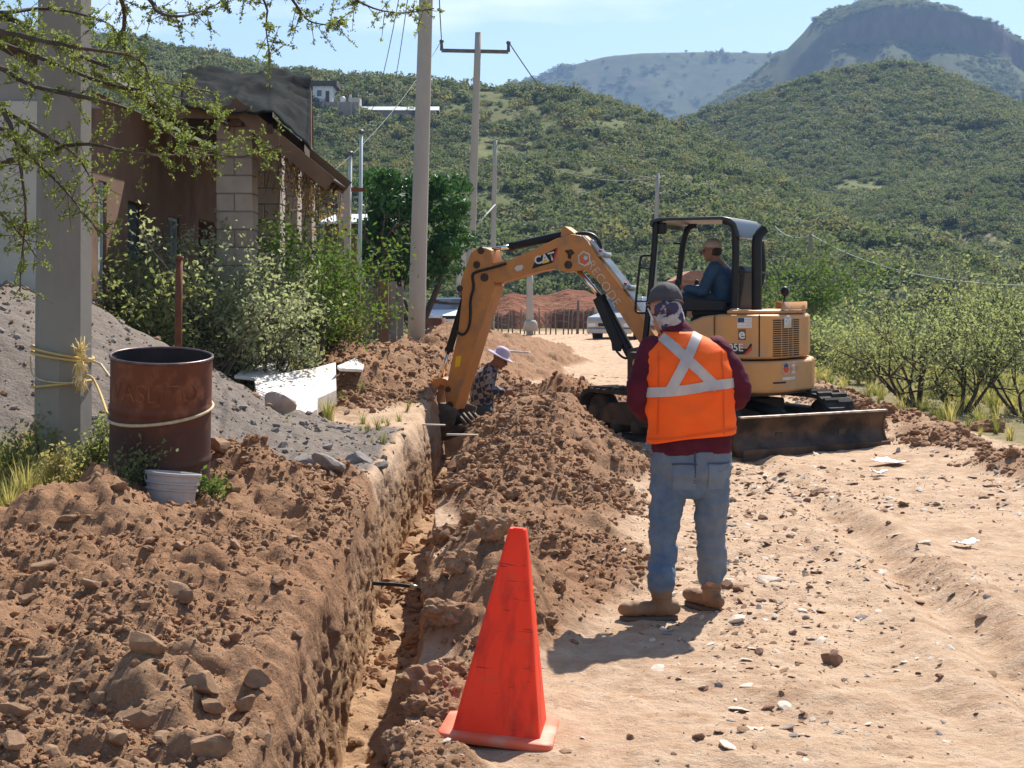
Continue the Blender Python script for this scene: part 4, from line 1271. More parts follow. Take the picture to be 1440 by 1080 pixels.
words('model_lettering', FT_UP, 1031, 489, '305E', .11, M_WHITE, bd, .0065, .002)
# counterweight stickers
ls = s_at(FT_LOW, 1105); lz = zrow(FT_LOW, ls, 518)
def disc(name, s, z, r, m, off, parent, a0=0, a1=2 * PI, n=18):
    mb = MB(); pts = [on_side(FT_LOW, s + r * math.cos(a0 + (a1 - a0) * i / n), z + r * math.sin(a0 + (a1 - a0) * i / n), off) for i in range(n + 1)]
    mb.add(pts, [tuple(range(n + 1))]); return ep(name, mb, m, parent, smooth=False)
lg = disc('round_logo', ls, lz, .062, M_GREYDEC, .004, low)
disc('logo_red_half', ls, lz, .052, M_RED, .006, lg, PI * .95, PI * 2.05)
disc('logo_blue_half', ls, lz + .01, .046, M_NAVY, .006, lg, 0, PI)
patch('name_strip', FT_LOW, 1113, 1137, 512, 525, M_GREYDEC, .004, low, 6)
words('name_lettering', FT_LOW, 1125, 518.5, 'RECODE', .062, M_CAT, low, .0065, .001)
patch('lower_strip', FT_LOW, 1100, 1137, 530, 534, M_GREYDEC, .004, low, 6)
patch('counterweight_slot', FT_LOW, 1087, 1105, 537, 539.5, M_SLOT, .004, low, 3)

# --- floor, console, seat
slab('cab_floor', [(.78, .55), (.78, -.55), (.5, -.86), (-.3, -.86), (-.3, .86), (.5, .86)], .93, .985, M_BLK, .01)
mb = MB(); mb.box((0, 0, 0), (.5, .8, .40)); mb.v = [tuple(X3(p[0] - .12, p[1], p[2] + 1.18)) for p in mb.v]; ep('seat_box', mb, M_BLK, bevel=.03)
seat = thing_seat = None
mb = MB(); mb.box((0, 0, 0), (.48, .46, .12)); mb.v = [tuple(X3(p[0] - .08, p[1] + .05, p[2] + 1.43)) for p in mb.v]; seat = ep('seat', mb, M_SEAT, bevel=.04)
mb = MB(); mb.prism([(-.27, 1.42), (-.40, 1.44), (-.47, 1.90), (-.43, 1.945), (-.37, 1.93), (-.30, 1.6)], lambda a, z, d: X3(a, d, z), -.19, .29); ep('seat_back', mb, M_SEAT, seat, bevel=.03)
for s in (-1, 1):
    mb = MB(); mb.prism([(.25, 1.44), (-.28, 1.44), (-.28, 1.56), (.22, 1.60), (.32, 1.58)], lambda a, z, d: X3(a, d, z), .05 + s * .30, .05 + s * .40); con = ep('side_console', mb, M_BLK, bevel=.02)
    mb = MB(); mb.tube([X3(.22, .05 + s * .35, 1.58), X3(.27, .05 + s * .35, 1.70)], .012, 8); mb.ell(X3(.275, .05 + s * .35, 1.74), (.03, .03, .06), 10, 6); ep('joystick', mb, M_HOSE, con)
for s in (-.12, .12):
    mb = MB(); mb.tube([X3(.62, s, .98), X3(.55, s, 1.35), X3(.50, s, 1.62)], .013, 8); mb.ell(X3(.5, s, 1.64), (.022, .022, .03)); ep('travel_lever', mb, M_HOSE)
# --- canopy
top = []
for a, z in [(.56, 2.40), (.54, 2.455), (.45, 2.475), (-.28, 2.475), (-.37, 2.455), (-.43, 2.40), (-.465, 2.30), (-.475, 2.24)]: top.append((a, z))
inner = [(a - (.03 if a > 0 else -.03), z - .035) for a, z in top]
inner[-1] = (top[-1][0] + .03, top[-1][1])
mb = MB(); mb.prism(top + inner[::-1], lambda a, z, d: X3(a, d, z), -.53, .53)
roof = ep('canopy_roof', mb, mat('dark_blue_canopy', (.012, .02, .026), .4, col2=(.02, .028, .034), scale=3, spec=.4), bevel=.012)
mb = MB(); mb.bar(X3(-.478, -.53, 2.235), X3(-.478, .53, 2.235), .012, .018); ep('roof_edge_trim', mb, M_SHINE, roof)
mb = MB(); mb.box((0, 0, 0), (.12, .1, .13)); mb.v = [tuple(X3(p[0] + .46, p[1] + .42, p[2] + 2.36)) for p in mb.v]; ep('work_light', mb, M_BLK, roof, bevel=.02)
def post(pts, r=.034):
    mb = MB(); mb.tube(chaikin([X3(*p) for p in pts], 2), r, 10); return ep('canopy_post', mb, M_BLK)
post([(.50, .48, 2.42), (.515, .48, 2.1), (.60, .48, 1.3), (.64, .48, .97)])
post([(.34, -.48, 2.43), (.44, -.48, 2.41), (.50, -.48, 2.25), (.54, -.48, 1.9), (.60, -.48, 1.3), (.64, -.48, .97)])
post([(-.28, .48, 2.43), (-.40, .48, 2.40), (-.42, .48, 2.2), (-.41, .48, 1.8), (-.40, .48, 1.42)], .04)
post([(-.28, -.48, 2.43), (-.41, -.48, 2.38), (-.44, -.48, 2.15), (-.46, -.48, 1.85), (-.36, -.48, 1.60), (-.33, -.48, 1.42)], .036)
mb = MB(); mb.tube([X3(-.41, .48, 1.87), X3(-.45, .48, 1.87), X3(-.47, -.48, 1.87), X3(-.45, -.52, 1.87)], .018, 8); ep('canopy_crossbar', mb, M_BLK)
for z0, z1 in ((1.42, 2.06),):
    mb = MB(); mb.tube(chaikin([X3(.545, .48, z1), X3(.66, .5, z1 + .0), X3(.675, .5, z1 - .06), X3(.735, .5, z0 + .05), X3(.72, .5, z0), X3(.60, .48, z0)], 2), .014, 8)
    mb.tube([X3(.56, .48, z1 - .14), X3(.68, .5, z1 - .14)], .01, 6); mb.tube([X3(.59, .48, z0 + .13), X3(.72, .5, z0 + .13)], .01, 6)
    ep('grab_handle', mb, M_BLK)
for z in (2.22, 1.93):
    mb = MB(); mb.tube([X3(.53, -.48, z), X3(.62, -.48, z + .005)], .014, 6); ep('post_bracket', mb, M_BLK)
mb = MB(); mb.tube(chaikin([X3(-.60, .30, 1.42), X3(-.60, .30, 1.9), X3(-.60, .30, 2.2), X3(-.61, .28, 2.27), X3(-.66, .22, 2.34)], 1), .056, 14, cap=False); ep('exhaust_pipe', mb, M_BLK)
mb = MB(); mb.tube([X3(-.62, -.72, 1.46), X3(-.64, -.74, 1.62)], .01, 6); mb.ell(X3(-.64, -.74, 1.66), (.05, .05, .06)); ep('rear_mirror', mb, M_BLK)
mb = MB(); mb.lathe([(.05, 0), (.06, .01), (.06, .05), (.03, .065)], 14, X3(-.45, .62, 1.415)); ep('fuel_cap', mb, M_SHINE)

# --- boom, stick, bucket
def plate(name, pts, w, m, bevel=.012, parent=None, b=0.0):
    mb = MB(); mb.prism([z4(*p) for p in pts], lambda a, z, d: X3(a, d + b, z), -w, w)
    return auto(ep(name, mb, m, parent, bevel=bevel))
BOOM = [(340, 262), (385, 240), (480, 222), (600, 170), (700, 122), (770, 100), (815, 106), (850, 135), (905, 215), (1000, 335), (1100, 480), (1190, 610), (1120, 650), (1065, 570), (1000, 470), (900, 325), (835, 270), (800, 274), (745, 280), (690, 262), (600, 280), (430, 330), (390, 330), (350, 308)]
STICK = [(300, 190), (330, 165), (370, 165), (395, 175), (405, 225), (392, 300), (415, 345), (330, 600), (300, 700), (250, 850), (225, 930), (185, 925), (178, 850), (205, 720), (240, 560), (258, 400), (252, 330), (265, 285)]
boom = plate('boom', BOOM, .125, M_CATARM)
stick = plate('stick', STICK, .138, M_CATARM)
def spot(u, v, b): a, z = z4(u, v, 0); return X3(a, b, z)
mb = MB(); mb.prism([(.95, .60), (.95, 1.0), (.72, 1.05), (.55, 1.0), (.55, .60)], lambda a, z, d: X3(a, d, z), -.2, .2); ep('boom_bracket', mb, M_IRON, bevel=.03)
def cyl(name, p, q, e, r, rr, b=0.0, parent=None, ring=True):
    mb = MB(); p, q, e = spot(*p, b), spot(*q, b), spot(*e, b); d = (q - p).normalized()
    mb.tube([p, q], r, 14); mb.tube([q - d * .05, q], r * 1.12, 14)
    c = auto(ep(name, mb, M_BLK, parent))
    mb = MB(); mb.tube([q, e], rr, 10); ep('cylinder_rod', mb, M_CHROME, c)
    return c
cyl('stick_cylinder', (738, 98), (465, 158), (380, 170), .052, .025, 0, boom)
cyl('bucket_cylinder', (256, 378), (172, 655), (140, 778), .046, .023, 0, stick)
cyl('boom_cylinder', (1085, 760), (890, 395), (785, 268), .062, .032, .0, boom)
mb = MB(); mb.prism([z4(*p) for p in [(868, 410), (905, 392), (1010, 620), (1000, 655), (960, 650), (955, 610)]], lambda a, z, d: X3(a, d, z), .06, .09); ep('cylinder_guard', mb, M_BLK, boom, bevel=.01)
mb = MB(); mb.prism([z4(*p) for p in [(790, 100), (738, 62), (720, 75), (716, 112), (760, 118)]], lambda a, z, d: X3(a, d, z), -.09, .09); ep('cylinder_bracket', mb, M_CATARM, boom, bevel=.01)
for (x, y), r, w, par in (((350, 178), .045, .15, stick), ((330, 245), .045, .15, stick), ((367, 305), .05, .155, stick), ((250, 357), .04, .15, stick), ((760, 245), .048, .14, boom), ((195, 832), .035, .15, stick), ((205, 905), .04, .15, stick)):
    mb = MB(); mb.lathe([(.02, -w), (r, -w), (r, w), (.02, w)], 14, spot(x, y, 0), HL); auto(ep('pivot_pin', mb, M_PIN, par))
mb = MB(); mb.prism([z4(*p) for p in [(742, 178), (775, 172), (790, 190), (775, 200), (772, 218), (758, 215), (757, 195)]], lambda a, z, d: X3(a, d, z), .122, .131); ep('boom_casting_mark', mb, M_PIN, boom)
link = plate('bucket_link', [(100, 915), (98, 815), (122, 784), (150, 776), (182, 786), (200, 812), (196, 845), (170, 845), (168, 818), (150, 812), (138, 830), (140, 912)], .11, M_CATARM)
# bucket: two cheeks and a curved back, half buried in the trench
BK = [(95, 895), (210, 905), (262, 925), (240, 1000), (190, 1060), (120, 1085), (60, 1060), (40, 1000), (60, 935)]
bka = [z4(*p) for p in BK]
bucket = None
mb = MB()
for s in (-1, 1): mb.prism(bka, lambda a, z, d: X3(a, d, z), s * .235, s * .255)
bucket = ep('bucket', mb, M_IRON)
mb = MB()
shell = bka[3:] + bka[:2]
ins = [(a * .96 + .04 * sum(p[0] for p in bka) / 9, z * .96 + .04 * sum(p[1] for p in bka) / 9) for a, z in shell]
mb.prism(shell + ins[::-1], lambda a, z, d: X3(a, d, z), -.24, .24); ep('bucket_shell', mb, M_IRON, bucket)
for i in range(4):
    d = -.2 + i * .133; a, z = z4(250, 960)
    mb = MB(); mb.bar(X3(a, d, z + .03), X3(a - .10, d, z - .08), .05, .035); ep('bucket_tooth', mb, M_IRON, bucket)
# hoses and pipes
def line(name, pts, b, r, m, par, n=8):
    mb = MB(); mb.tube(chaikin([spot(x, y, b) for x, y in pts], 2), r, n); return ep(name, mb, m, par)
line('hydraulic_hose', [(470, 240), (395, 262), (330, 278), (308, 292), (320, 350), (300, 410), (303, 480), (295, 545), (268, 580), (235, 560)], .155, .016, M_HOSE, stick)
line('hydraulic_hose', [(560, 205), (480, 238), (400, 250), (385, 235)], .10, .014, M_HOSE, boom)
line('hydraulic_hose', [(760, 112), (790, 96), (850, 95), (890, 120), (905, 165)], .06, .02, M_HOSE, boom)
line('hydraulic_hose', [(760, 108), (800, 90), (860, 100), (880, 135), (895, 190)], -.02, .02, M_HOSE, boom)
for i, b in enumerate((-.09, -.04, .0, .05, .10)):
    line('hydraulic_pipe', [(862, 132 - i), (905, 195), (1000, 315), (1100, 460), (1150, 535)], b, .013, M_PIPE, boom, 6)
for x, y in ((912, 195), (1030, 350)):
    mb = MB(); a, z = z4(x, y); mb.bar(X3(a, -.13, z), X3(a, .13, z), .07, .05); ep('pipe_clamp', mb, M_PIPE, boom)
    mb = MB(); mb.ell(X3(a + .01, .10, z + .04), (.022, .022, .018), 8, 5); ep('clamp_bolt', mb, M_RED, boom)
line('hydraulic_hose', [(985, 650), (1010, 680), (1040, 690), (1080, 640)], .12, .014, M_HOSE, boom)
# decals on the arm
def decal(name, pts, b, m, parent):
    mb = MB(); mb.prism([z4(*p) for p in pts], lambda a, z, d: X3(a, d, z), b - .003, b); return ep(name, mb, m, parent, smooth=False)
def arm_words(name, x, y, dx, dy, s, size, m, b, parent, bold=0, spacing=1):
    a0, z0 = z4(x, y); l = math.hypot(dx, dy); ex = (-dx / l, -dy / l); ey = (-dy / l * -1 * -1, dx / l)
    ey = (-(-dy) / l * -1, dx / l)
    ey = (dy / l * -1, dx / l)
    me = text_mesh(s, size, lambda tx, ty: X3(a0 + tx * ex[0] + ty * ey[0], b, z0 + tx * ex[1] + ty * ey[1]), spacing, bold)
    return ep(name, me, m, parent, smooth=False)
bg = decal('maker_badge', [(588, 264), (608, 216), (706, 164), (684, 236)], .128, M_BADGE, boom)
decal('badge_wedge', [(684, 236), (706, 164), (712, 170), (692, 234)], .128, M_RED, bg)
arm_words('maker_lettering', 648, 216, 94, -22, 'CAT', .135, M_WHITE, .130, bg, .003)
decal('maker_triangle', [(634, 240), (668, 233), (655, 218)], .1315, M_YEL, bg)
decal('small_oval_sticker', [(505, 262), (515, 250), (540, 245), (548, 255), (538, 270), (515, 276)], .128, M_GREYDEC, boom)
hx = [(835 + 33 * math.cos(t), 216 + 38 * math.sin(t)) for t in [i * PI / 3 + .4 for i in range(6)]]
hl = decal('hexagon_logo', hx, .128, M_GREYDEC, boom)
decal('logo_field', [(835 + 26 * math.cos(t), 216 + 30 * math.sin(t)) for t in [i * PI / 3 + .4 for i in range(6)]], .1295, M_CATARM, hl)
decal('logo_red_blob', [(835 + 20 * math.cos(t), 220 + 21 * math.sin(t)) for t in [i * PI / 6 for i in range(12)]], .131, M_ORED, hl)
decal('logo_grey_blob', [(842 + 10 * math.cos(t), 212 + 10 * math.sin(t)) for t in [i * PI / 5 for i in range(10)]], .1325, M_PIPE, hl)
arm_words('name_lettering', 926, 333, 108, 155, 'RECODE', .15, M_GREYDEC, .128, boom, -.002, 1.08)
decal('yellow_warning_sticker', [(232, 678), (256, 672), (250, 722), (226, 728)], .141, M_YEL, stick)
# ------------------------------------------------------------------ people
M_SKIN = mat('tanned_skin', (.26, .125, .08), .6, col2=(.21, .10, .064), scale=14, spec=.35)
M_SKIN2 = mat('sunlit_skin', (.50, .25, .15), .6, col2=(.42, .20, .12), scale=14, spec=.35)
M_VEST = mat('orange_hi_vis_cloth', (1.0, .145, .015), .7, col2=(.95, .115, .012), scale=5, bump=.25, bscale=60, spec=.2)
M_SILVER = mat('silver_reflective_tape', (.52, .47, .43), .45, col2=(.42, .37, .34), scale=14, stretch=(1, 1, .4), spec=.5)
M_MAROON = mat('maroon_knit', (.105, .014, .028), .85, col2=(.07, .01, .02), scale=6, bump=.3, bscale=70, spec=.15)
M_JEAN = mat('faded_denim', (.135, .185, .25), .85, col2=(.085, .125, .185), scale=16, lo=.3, hi=.7, bump=.4, bscale=90, spec=.12, dust=(.215, .225, .23), dust_scale=2.4, dust_lo=.42, dust_hi=.75)
M_JEAN2 = mat('dark_denim', (.035, .05, .075), .85, col2=(.05, .07, .09), scale=4)
M_BOOT = mat('tan_work_boot', (.27, .155, .085), .75, col2=(.20, .11, .06), scale=9, bump=.2, bscale=40)
M_SOLE = mat('dark_sole', (.10, .07, .05), .85, col2=(.12, .085, .06), scale=12)
M_CAPG = mat('charcoal_cap_cloth', (.062, .058, .062), .85, col2=(.08, .075, .078), scale=8, bump=.2, bscale=80)
M_BLUE = mat('dark_blue_shirt', (.02, .05, .095), .8, col2=(.03, .065, .115), scale=5, bump=.2, bscale=50)
M_KHAKI = mat('khaki_cap_cloth', (.40, .325, .27), .85, col2=(.31, .25, .205), scale=8)
M_HATP = mat('lilac_hat_cloth', (.52, .46, .58), .85, col2=(.40, .35, .47), scale=7)
M_EYE = flat('dark_eye', (.02, .015, .012), .2, .5)
M_HAIR = mat('dark_hair', (.02, .015, .012), .7, col2=(.035, .026, .02), scale=20)

def pattern_mat(name, base, light, mid, sc, fac=.5):
    m, nt, b, out = new_mat(name)
    tc = nt.nodes.new('ShaderNodeTexCoord')
    ck = nt.nodes.new('ShaderNodeTexChecker'); ck.inputs['Scale'].default_value = sc
    ck.inputs['Color1'].default_value = (*base, 1); ck.inputs['Color2'].default_value = (*mid, 1)
    ns = nt.nodes.new('ShaderNodeTexNoise'); ns.inputs['Scale'].default_value = sc * .8
    mp = nt.nodes.new('ShaderNodeMapping'); mp.inputs['Rotation'].default_value = (.3, .2, .25)
    nt.links.new(tc.outputs['Object'], mp.inputs[0]); nt.links.new(mp.outputs[0], ck.inputs['Vector']); nt.links.new(mp.outputs[0], ns.inputs['Vector'])
    mr = nt.nodes.new('ShaderNodeMapRange'); mr.inputs['From Min'].default_value = fac; mr.inputs['From Max'].default_value = fac + .05
    nt.links.new(ns.outputs['Fac'], mr.inputs['Value'])
    c = mixcol(nt, mr.outputs['Result'], ck.outputs['Color'], light)
    nt.links.new(c, b.inputs['Base Color']); b.inputs['Roughness'].default_value = .85
    return m
M_BAND = pattern_mat('white_navy_bandana', (.38, .35, .365), (.045, .038, .08), (.43, .40, .41), 24, .49)
M_PLAID = pattern_mat('navy_grey_plaid', (.018, .022, .045), (.25, .23, .23), (.19, .185, .19), 15, .60)

def blob(mb, voxel=.012, smooth=3, wr=0.0, ws=6.0, seed=0, wz=1.0, folds=0, folds_at=None):
    """fuse overlapping closed shapes into one continuous surface"""
    me = mb.mesh('blob')
    o = bpy.data.objects.new('blob', me); COL.objects.link(o)
    r = o.modifiers.new('r', 'REMESH'); r.mode = 'VOXEL'; r.voxel_size = voxel; r.use_smooth_shade = True
    s = o.modifiers.new('s', 'SMOOTH'); s.factor = .5; s.iterations = smooth
    dg = bpy.context.evaluated_depsgraph_get()
    res = bpy.data.meshes.new_from_object(o.evaluated_get(dg))
    bpy.data.objects.remove(o)
    if wr:
        n = len(res.vertices)
        co = np.empty(n * 3); res.vertices.foreach_get('co', co); co = co.reshape(-1, 3)
        no = np.empty(n * 3); res.vertices.foreach_get('normal', no); no = no.reshape(-1, 3)
        x, y, z = co.T * ws
        w = noise3(x, y, z * wz, seed) + .55 * noise3(x * 2.1 + z, y * 2.1, z * 2.1 * wz, seed + 1)
        f = (1 - np.abs(w)) ** 2 - .35
        if folds: f = f + folds * ((1 - np.abs(noise3(co[:, 0] * 7, co[:, 1] * 7, co[:, 2] * 26 + co[:, 0] * 9, seed + 7))) ** 3 - .25) * folds_at(co[:, 2])
        co = co + no * (f * wr)[:, None]
        res.vertices.foreach_set('co', co.ravel()); res.update()
    return res

def limb(mb, pts, n=14, sub=3):
    """tapered tube; pts = [(point, radius or (rx, ry)), ...] smoothed"""
    P_ = [Vector(p) for p, r in pts]; r_ = [r for p, r in pts]
    out_p, out_r = [], []
    for i in range(len(P_) - 1):
        for k in range(sub):
            t = k / sub
            p0, p1, p2, p3 = P_[max(i - 1, 0)], P_[i], P_[i + 1], P_[min(i + 2, len(P_) - 1)]
            out_p.append(.5 * ((2 * p1) + (p2 - p0) * t + (2 * p0 - 5 * p1 + 4 * p2 - p3) * t * t + (3 * p1 - p0 - 3 * p2 + p3) * t ** 3))
            out_r.append(r_[i] * (1 - t) + r_[i + 1] * t)
    out_p.append(P_[-1]); out_r.append(r_[-1])
    mb.tube(out_p, out_r, n)
    mb.ell(out_p[0], (out_r[0],) * 3, 12, 8); mb.ell(out_p[-1], (out_r[-1],) * 3, 12, 8)
    return mb

def torso(mb, rows, T, n=28):
    """stack of oval sections; rows = (z, cx, cy, rx, ry)"""
    rs = []
    for z, cx, cy, rx, ry in rows:
        ring = []
        for j in range(n):
            t = 2 * PI * j / n; c, s = math.cos(t), math.sin(t)
            e = .82
            ring.append(T(cx + rx * math.copysign(abs(c) ** e, c), cy + ry * math.copysign(abs(s) ** e, s), z))
        rs.append(ring)
    mb.rings(rs)
    return mb

def add_head(mb, c, fwd, up, neck, nr=.055):
    f = Vector(fwd).normalized(); r = f.cross(Vector(up)).normalized(); u = r.cross(f)
    q = lambda a, b, d: Vector(c) + f * a + r * b + u * d
    M = Matrix((f, r, u)).transposed()
    mb.ell(q(-.012, 0, .03), (.098, .076, .096), 16, 12, M)
    mb.ell(q(.022, 0, -.04), (.074, .060, .082), 14, 10, M)
    mb.ell(q(.052, 0, -.098), (.034, .036, .028), 10, 8, M)
    mb.tube([q(.088, 0, .012), q(.104, 0, -.012), q(.114, 0, -.03), q(.096, 0, -.04)], [.010, .013, .017, .012], 8)
    mb.ell(q(.080, 0, .022), (.020, .052, .013), 10, 6, M)
    mb.ell(q(.090, 0, -.064), (.012, .026, .012), 10, 6, M)
    for s in (-1, 1): mb.ell(q(-.008, s * .077, -.015), (.022, .010, .033), 8, 6, M)
    mb.tube([q(-.03, 0, -.06), Vector(neck)], [nr, nr * 1.1], 12)
    return q, M

def add_hand(mb, wrist, d, palm, curl=.9, s=1.0):
    """palm and five separate bent fingers"""
    d = Vector(d).normalized(); pn = Vector(palm); pn = (pn - d * pn.dot(d)).normalized(); side = d.cross(pn)
    w = Vector(wrist)
    M = Matrix((d, side, pn)).transposed()
    mb.ell(w + d * .05 * s, (.056 * s, .042 * s, .019 * s), 12, 8, M)
    for i, (off, l) in enumerate(((-.031, .066), (-.011, .076), (.011, .071), (.030, .056))):
        p = w + d * .085 * s + side * off * s; dd = d.copy(); pts = [w + d * .05 * s + side * off * .8 * s, p]
        for k in range(3):
            a = curl * (.55 + .25 * k); dd = (dd * math.cos(a) + pn * math.sin(a)).normalized()
            p = p + dd * l * s * (.46, .31, .25)[k]; pts.append(p)
        pn_ = pn
        mb.tube(pts, [.010 * s, .010 * s, .0095 * s, .009 * s, .0075 * s], 8)
    p = w + d * .025 * s - side * .034 * s
    t1 = p + (d * .6 - side * .7 + pn * .35).normalized() * .036 * s; t2 = t1 + (d * .8 - side * .1 + pn * .6).normalized() * .03 * s
    mb.tube([p + side * .015 * s, p, t1, t2], [.013 * s, .013 * s, .011 * s, .009 * s], 8)

def eyes(q, parent, m=M_EYE):
    for s in (-1, 1):
        mb = MB(); mb.ell(q(.083, s * .030, .0), (.011, .013, .011), 8, 6); obj('eye', mb.mesh(), m, parent, world=True)

def strip(bvh, pts, width, off, origin_fn, nacross=3):
    """band laid on a surface: pts = path parameters, origin_fn(p, w) -> (origin, direction)"""
    rows = []
    for i, p in enumerate(pts):
        row = []
        for k in range(nacross + 1):
            w = width * (k / nacross - .5)
            o_, d_ = origin_fn(p, w, i)
            hit, n, _, _ = bvh.ray_cast(o_, d_)
            if hit is None: row = None; break
            if n.dot(d_) > 0: n = -n
            row.append(hit + n * off)
        if row: rows.append(row)
    mb = MB(); b = nacross + 1
    vs = [p for r in rows for p in r]
    mb.add(vs, [(i * b + k, i * b + k + 1, (i + 1) * b + k + 1, (i + 1) * b + k) for i in range(len(rows) - 1) for k in range(nacross)])
    me = mb.mesh()
    return me

# ============ the man in the orange vest, seen from behind
MAN = Vector((.87, 7.72, 0)); MAN.z = gz(.87, 7.72)
def TM(x, y, z): return MAN + Vector((x, y, z))
man_label = 'man in orange reflective vest, maroon sweater and jeans standing with his back turned'
mb = MB()
hq, hM = add_head(mb, TM(-.068, .115, 1.585), (-.35, .80, -.42), (-.05, .35, .9), TM(.0, .06, 1.44), .056)
TORSO = [(.70, .058, .0, .12, .10), (.80, .057, 0, .165, .115), (.95, .055, 0, .165, .115), (1.10, .05, .01, .165, .12), (1.25, .04, .02, .17, .115), (1.36, .03, .035, .15, .10), (1.43, .015, .05, .09, .075)]
torso(mb, TORSO, TM)
ARML = [(-.145, .04, 1.375), (-.215, .01, 1.14), (-.10, .22, 1.05)]
ARMR = [(.205, .04, 1.375), (.315, .02, 1.155), (.14, .235, 1.10)]
for A, s in ((ARML, -1), (ARMR, 1)):
    limb(mb, [(TM(*A[0]), .045), (TM(*A[1]), .036), (TM(*A[2]), .026)])
    d = Vector(A[2]) - Vector(A[1])
    add_hand(mb, TM(*A[2]), (d.x * .4, .2, -.05), (-s, 0, -.3), .8)
LEGL = [(-.035, .0, .79), (-.080, -.03, .43), (-.112, -.155, .09)]
LEGR = [(.145, .0, .79), (.160, .03, .43), (.168, .075, .09)]
for A in (LEGL, LEGR): limb(mb, [(TM(*A[0]), .08), (TM(*A[1]), .05), (TM(*A[2]), .038)])
man = at_base('person', blob(mb, .009, 2), M_SKIN2, MAN, man_label, 'person')
eyes(hq, man)
# jeans
mb = MB()
torso(mb, [(.62, .055, .0, .10, .09), (.68, .055, 0, .165, .118), (.76, .057, -.008, .198, .138), (.84, .057, -.005, .200, .135), (.905, .056, 0, .192, .125)], TM)
limb(mb, [(TM(-.040, -.004, .78), .112), (TM(-.066, -.012, .62), .090), (TM(-.090, -.04, .44), .070), (TM(-.102, -.09, .27), .064), (TM(-.111, -.14, .23), .066), (TM(-.114, -.148, .19), .066)])
limb(mb, [(TM(.150, -.002, .78), .112), (TM(.160, .01, .62), .093), (TM(.166, .03, .44), .076), (TM(.170, .05, .27), .070), (TM(.172, .070, .24), .070), (TM(.172, .074, .205), .069)])
jm = blob(mb, .009, 2, .013, 8, 3, 1.9, .65, lambda z: .25 + sm(.42, .22, z - MAN.z) + .8 * np.exp(-((z - MAN.z - .46) / .08) ** 2) + .5 * np.exp(-((z - MAN.z - .70) / .06) ** 2))
jeans = obj('jeans', jm, M_JEAN, man, world=True)
jb = BVHTree.FromObject(jeans, bpy.context.evaluated_depsgraph_get())
def back_ray(px, pz): return Vector((px, -1, pz)), Vector((0, 1, 0))
def back_strip(name, bvh, a, b, width, off, m, parent, n=14):
    """flat band on the back of a garment between two (x, z) points, garment-local"""
    a, b = Vector(a), Vector(b); d = (b - a).normalized(); nn = Vector((-d.y, d.x))
    pts = [a + (b - a) * i / n for i in range(n + 1)]
    me = strip(bvh, pts, width, off, lambda p, w, i: back_ray(p.x + nn.x * w, p.y + nn.y * w))
    return obj(name, me, m, parent)
M_JEANP = mat('denim_pocket', (.16, .21, .275), .85, col2=(.09, .13, .19), scale=6)
M_STITCH = mat('denim_seam', (.055, .075, .11), .9)
for x0 in (-.045, .135):
    back_strip('back_pocket', jb, (x0 + .05, .805), (x0 + .052, .665), .115, .004, M_JEANP, jeans)
    back_strip('pocket_seam', jb, (x0 - .012, .80), (x0 + .112, .80), .008, .0065, M_STITCH, jeans)
back_strip('centre_seam', jb, (.058, .86), (.058, .70), .008, .004, M_STITCH, jeans)
# sweater with sleeves
mb = MB()
torso(mb, [(.845, .056, .0, .205, .142), (.90, .056, 0, .208, .146), (1.10, .05, .01, .205, .148), (1.25, .04, .02, .202, .14), (1.345, .032, .032, .188, .122), (1.405, .025, .045, .150, .10), (1.445, .012, .058, .095, .082)], TM)
mb.tube([TM(.01, .055, 1.40), TM(-.02, .075, 1.475), TM(-.035, .09, 1.505)], [.088, .074, .066], 16)
limb(mb, [(TM(-.135, .04, 1.36), .082), (TM(-.185, .02, 1.25), .074), (TM(-.212, .01, 1.13), .068), (TM(-.17, .09, 1.055), .060), (TM(-.11, .215, 1.04), .045)])
limb(mb, [(TM(.195, .04, 1.36), .082), (TM(.262, .02, 1.25), .074), (TM(.300, .01, 1.15), .068), (TM(.25, .11, 1.10), .060), (TM(.145, .235, 1.09), .045)])
obj('sweater', blob(mb, .010, 2, .011, 8, 17, 1, .9, lambda z: .6 + 0 * z), M_MAROON, man, world=True)
# vest
VROWS = [(.925, .056, .0, .215, .152), (1.0, .055, .0, .217, .156), (1.10, .05, .008, .216, .160), (1.22, .043, .018, .218, .156), (1.32, .036, .03, .217, .142), (1.37, .032, .036, .208, .128), (1.40, .028, .042, .190, .116), (1.43, .020, .052, .140, .104), (1.455, .008, .062, .098, .094), (1.468, .0, .066, .086, .088)]
rows = []
zs_ = np.array([r[0] for r in VROWS])
for z in np.linspace(.925, 1.468, 44): rows.append((z, *[float(np.interp(z, zs_, [r[k] for r in VROWS])) for k in (1, 2, 3, 4)]))
nseg = 96
vv = []
for z, cx, cy, rx, ry in rows:
    for j in range(nseg):
        t = 2 * PI * j / nseg; c, s = math.cos(t), math.sin(t); e = .82
        dz = -.028 * c * sm(1.2, .92, z) - .012 * sm(1.0, .92, z) * math.sin(3 * t) * .4
        vv.append((cx + rx * math.copysign(abs(c) ** e, c), cy + ry * math.copysign(abs(s) ** e, s), z - float(dz)))
vv = np.array(vv)
ctr = np.array([.045, .02, 0]); dirn = vv - ctr; dirn[:, 2] = 0; dirn /= np.linalg.norm(dirn, axis=1)[:, None]
wx, wy, wz_ = vv.T
wr = (1 - np.abs(noise3(wx * 5 + wz_ * 2, wy * 5, wz_ * 9, 71))) ** 2 * .013 + (1 - np.abs(noise3(wx * 9 - wz_ * 5, wy * 9, wz_ * 7, 72))) ** 2 * .008 + (1 - np.abs(noise3(wx * 6 + wz_ * 9, wy * 6, wz_ * 15, 73))) ** 3 * .007
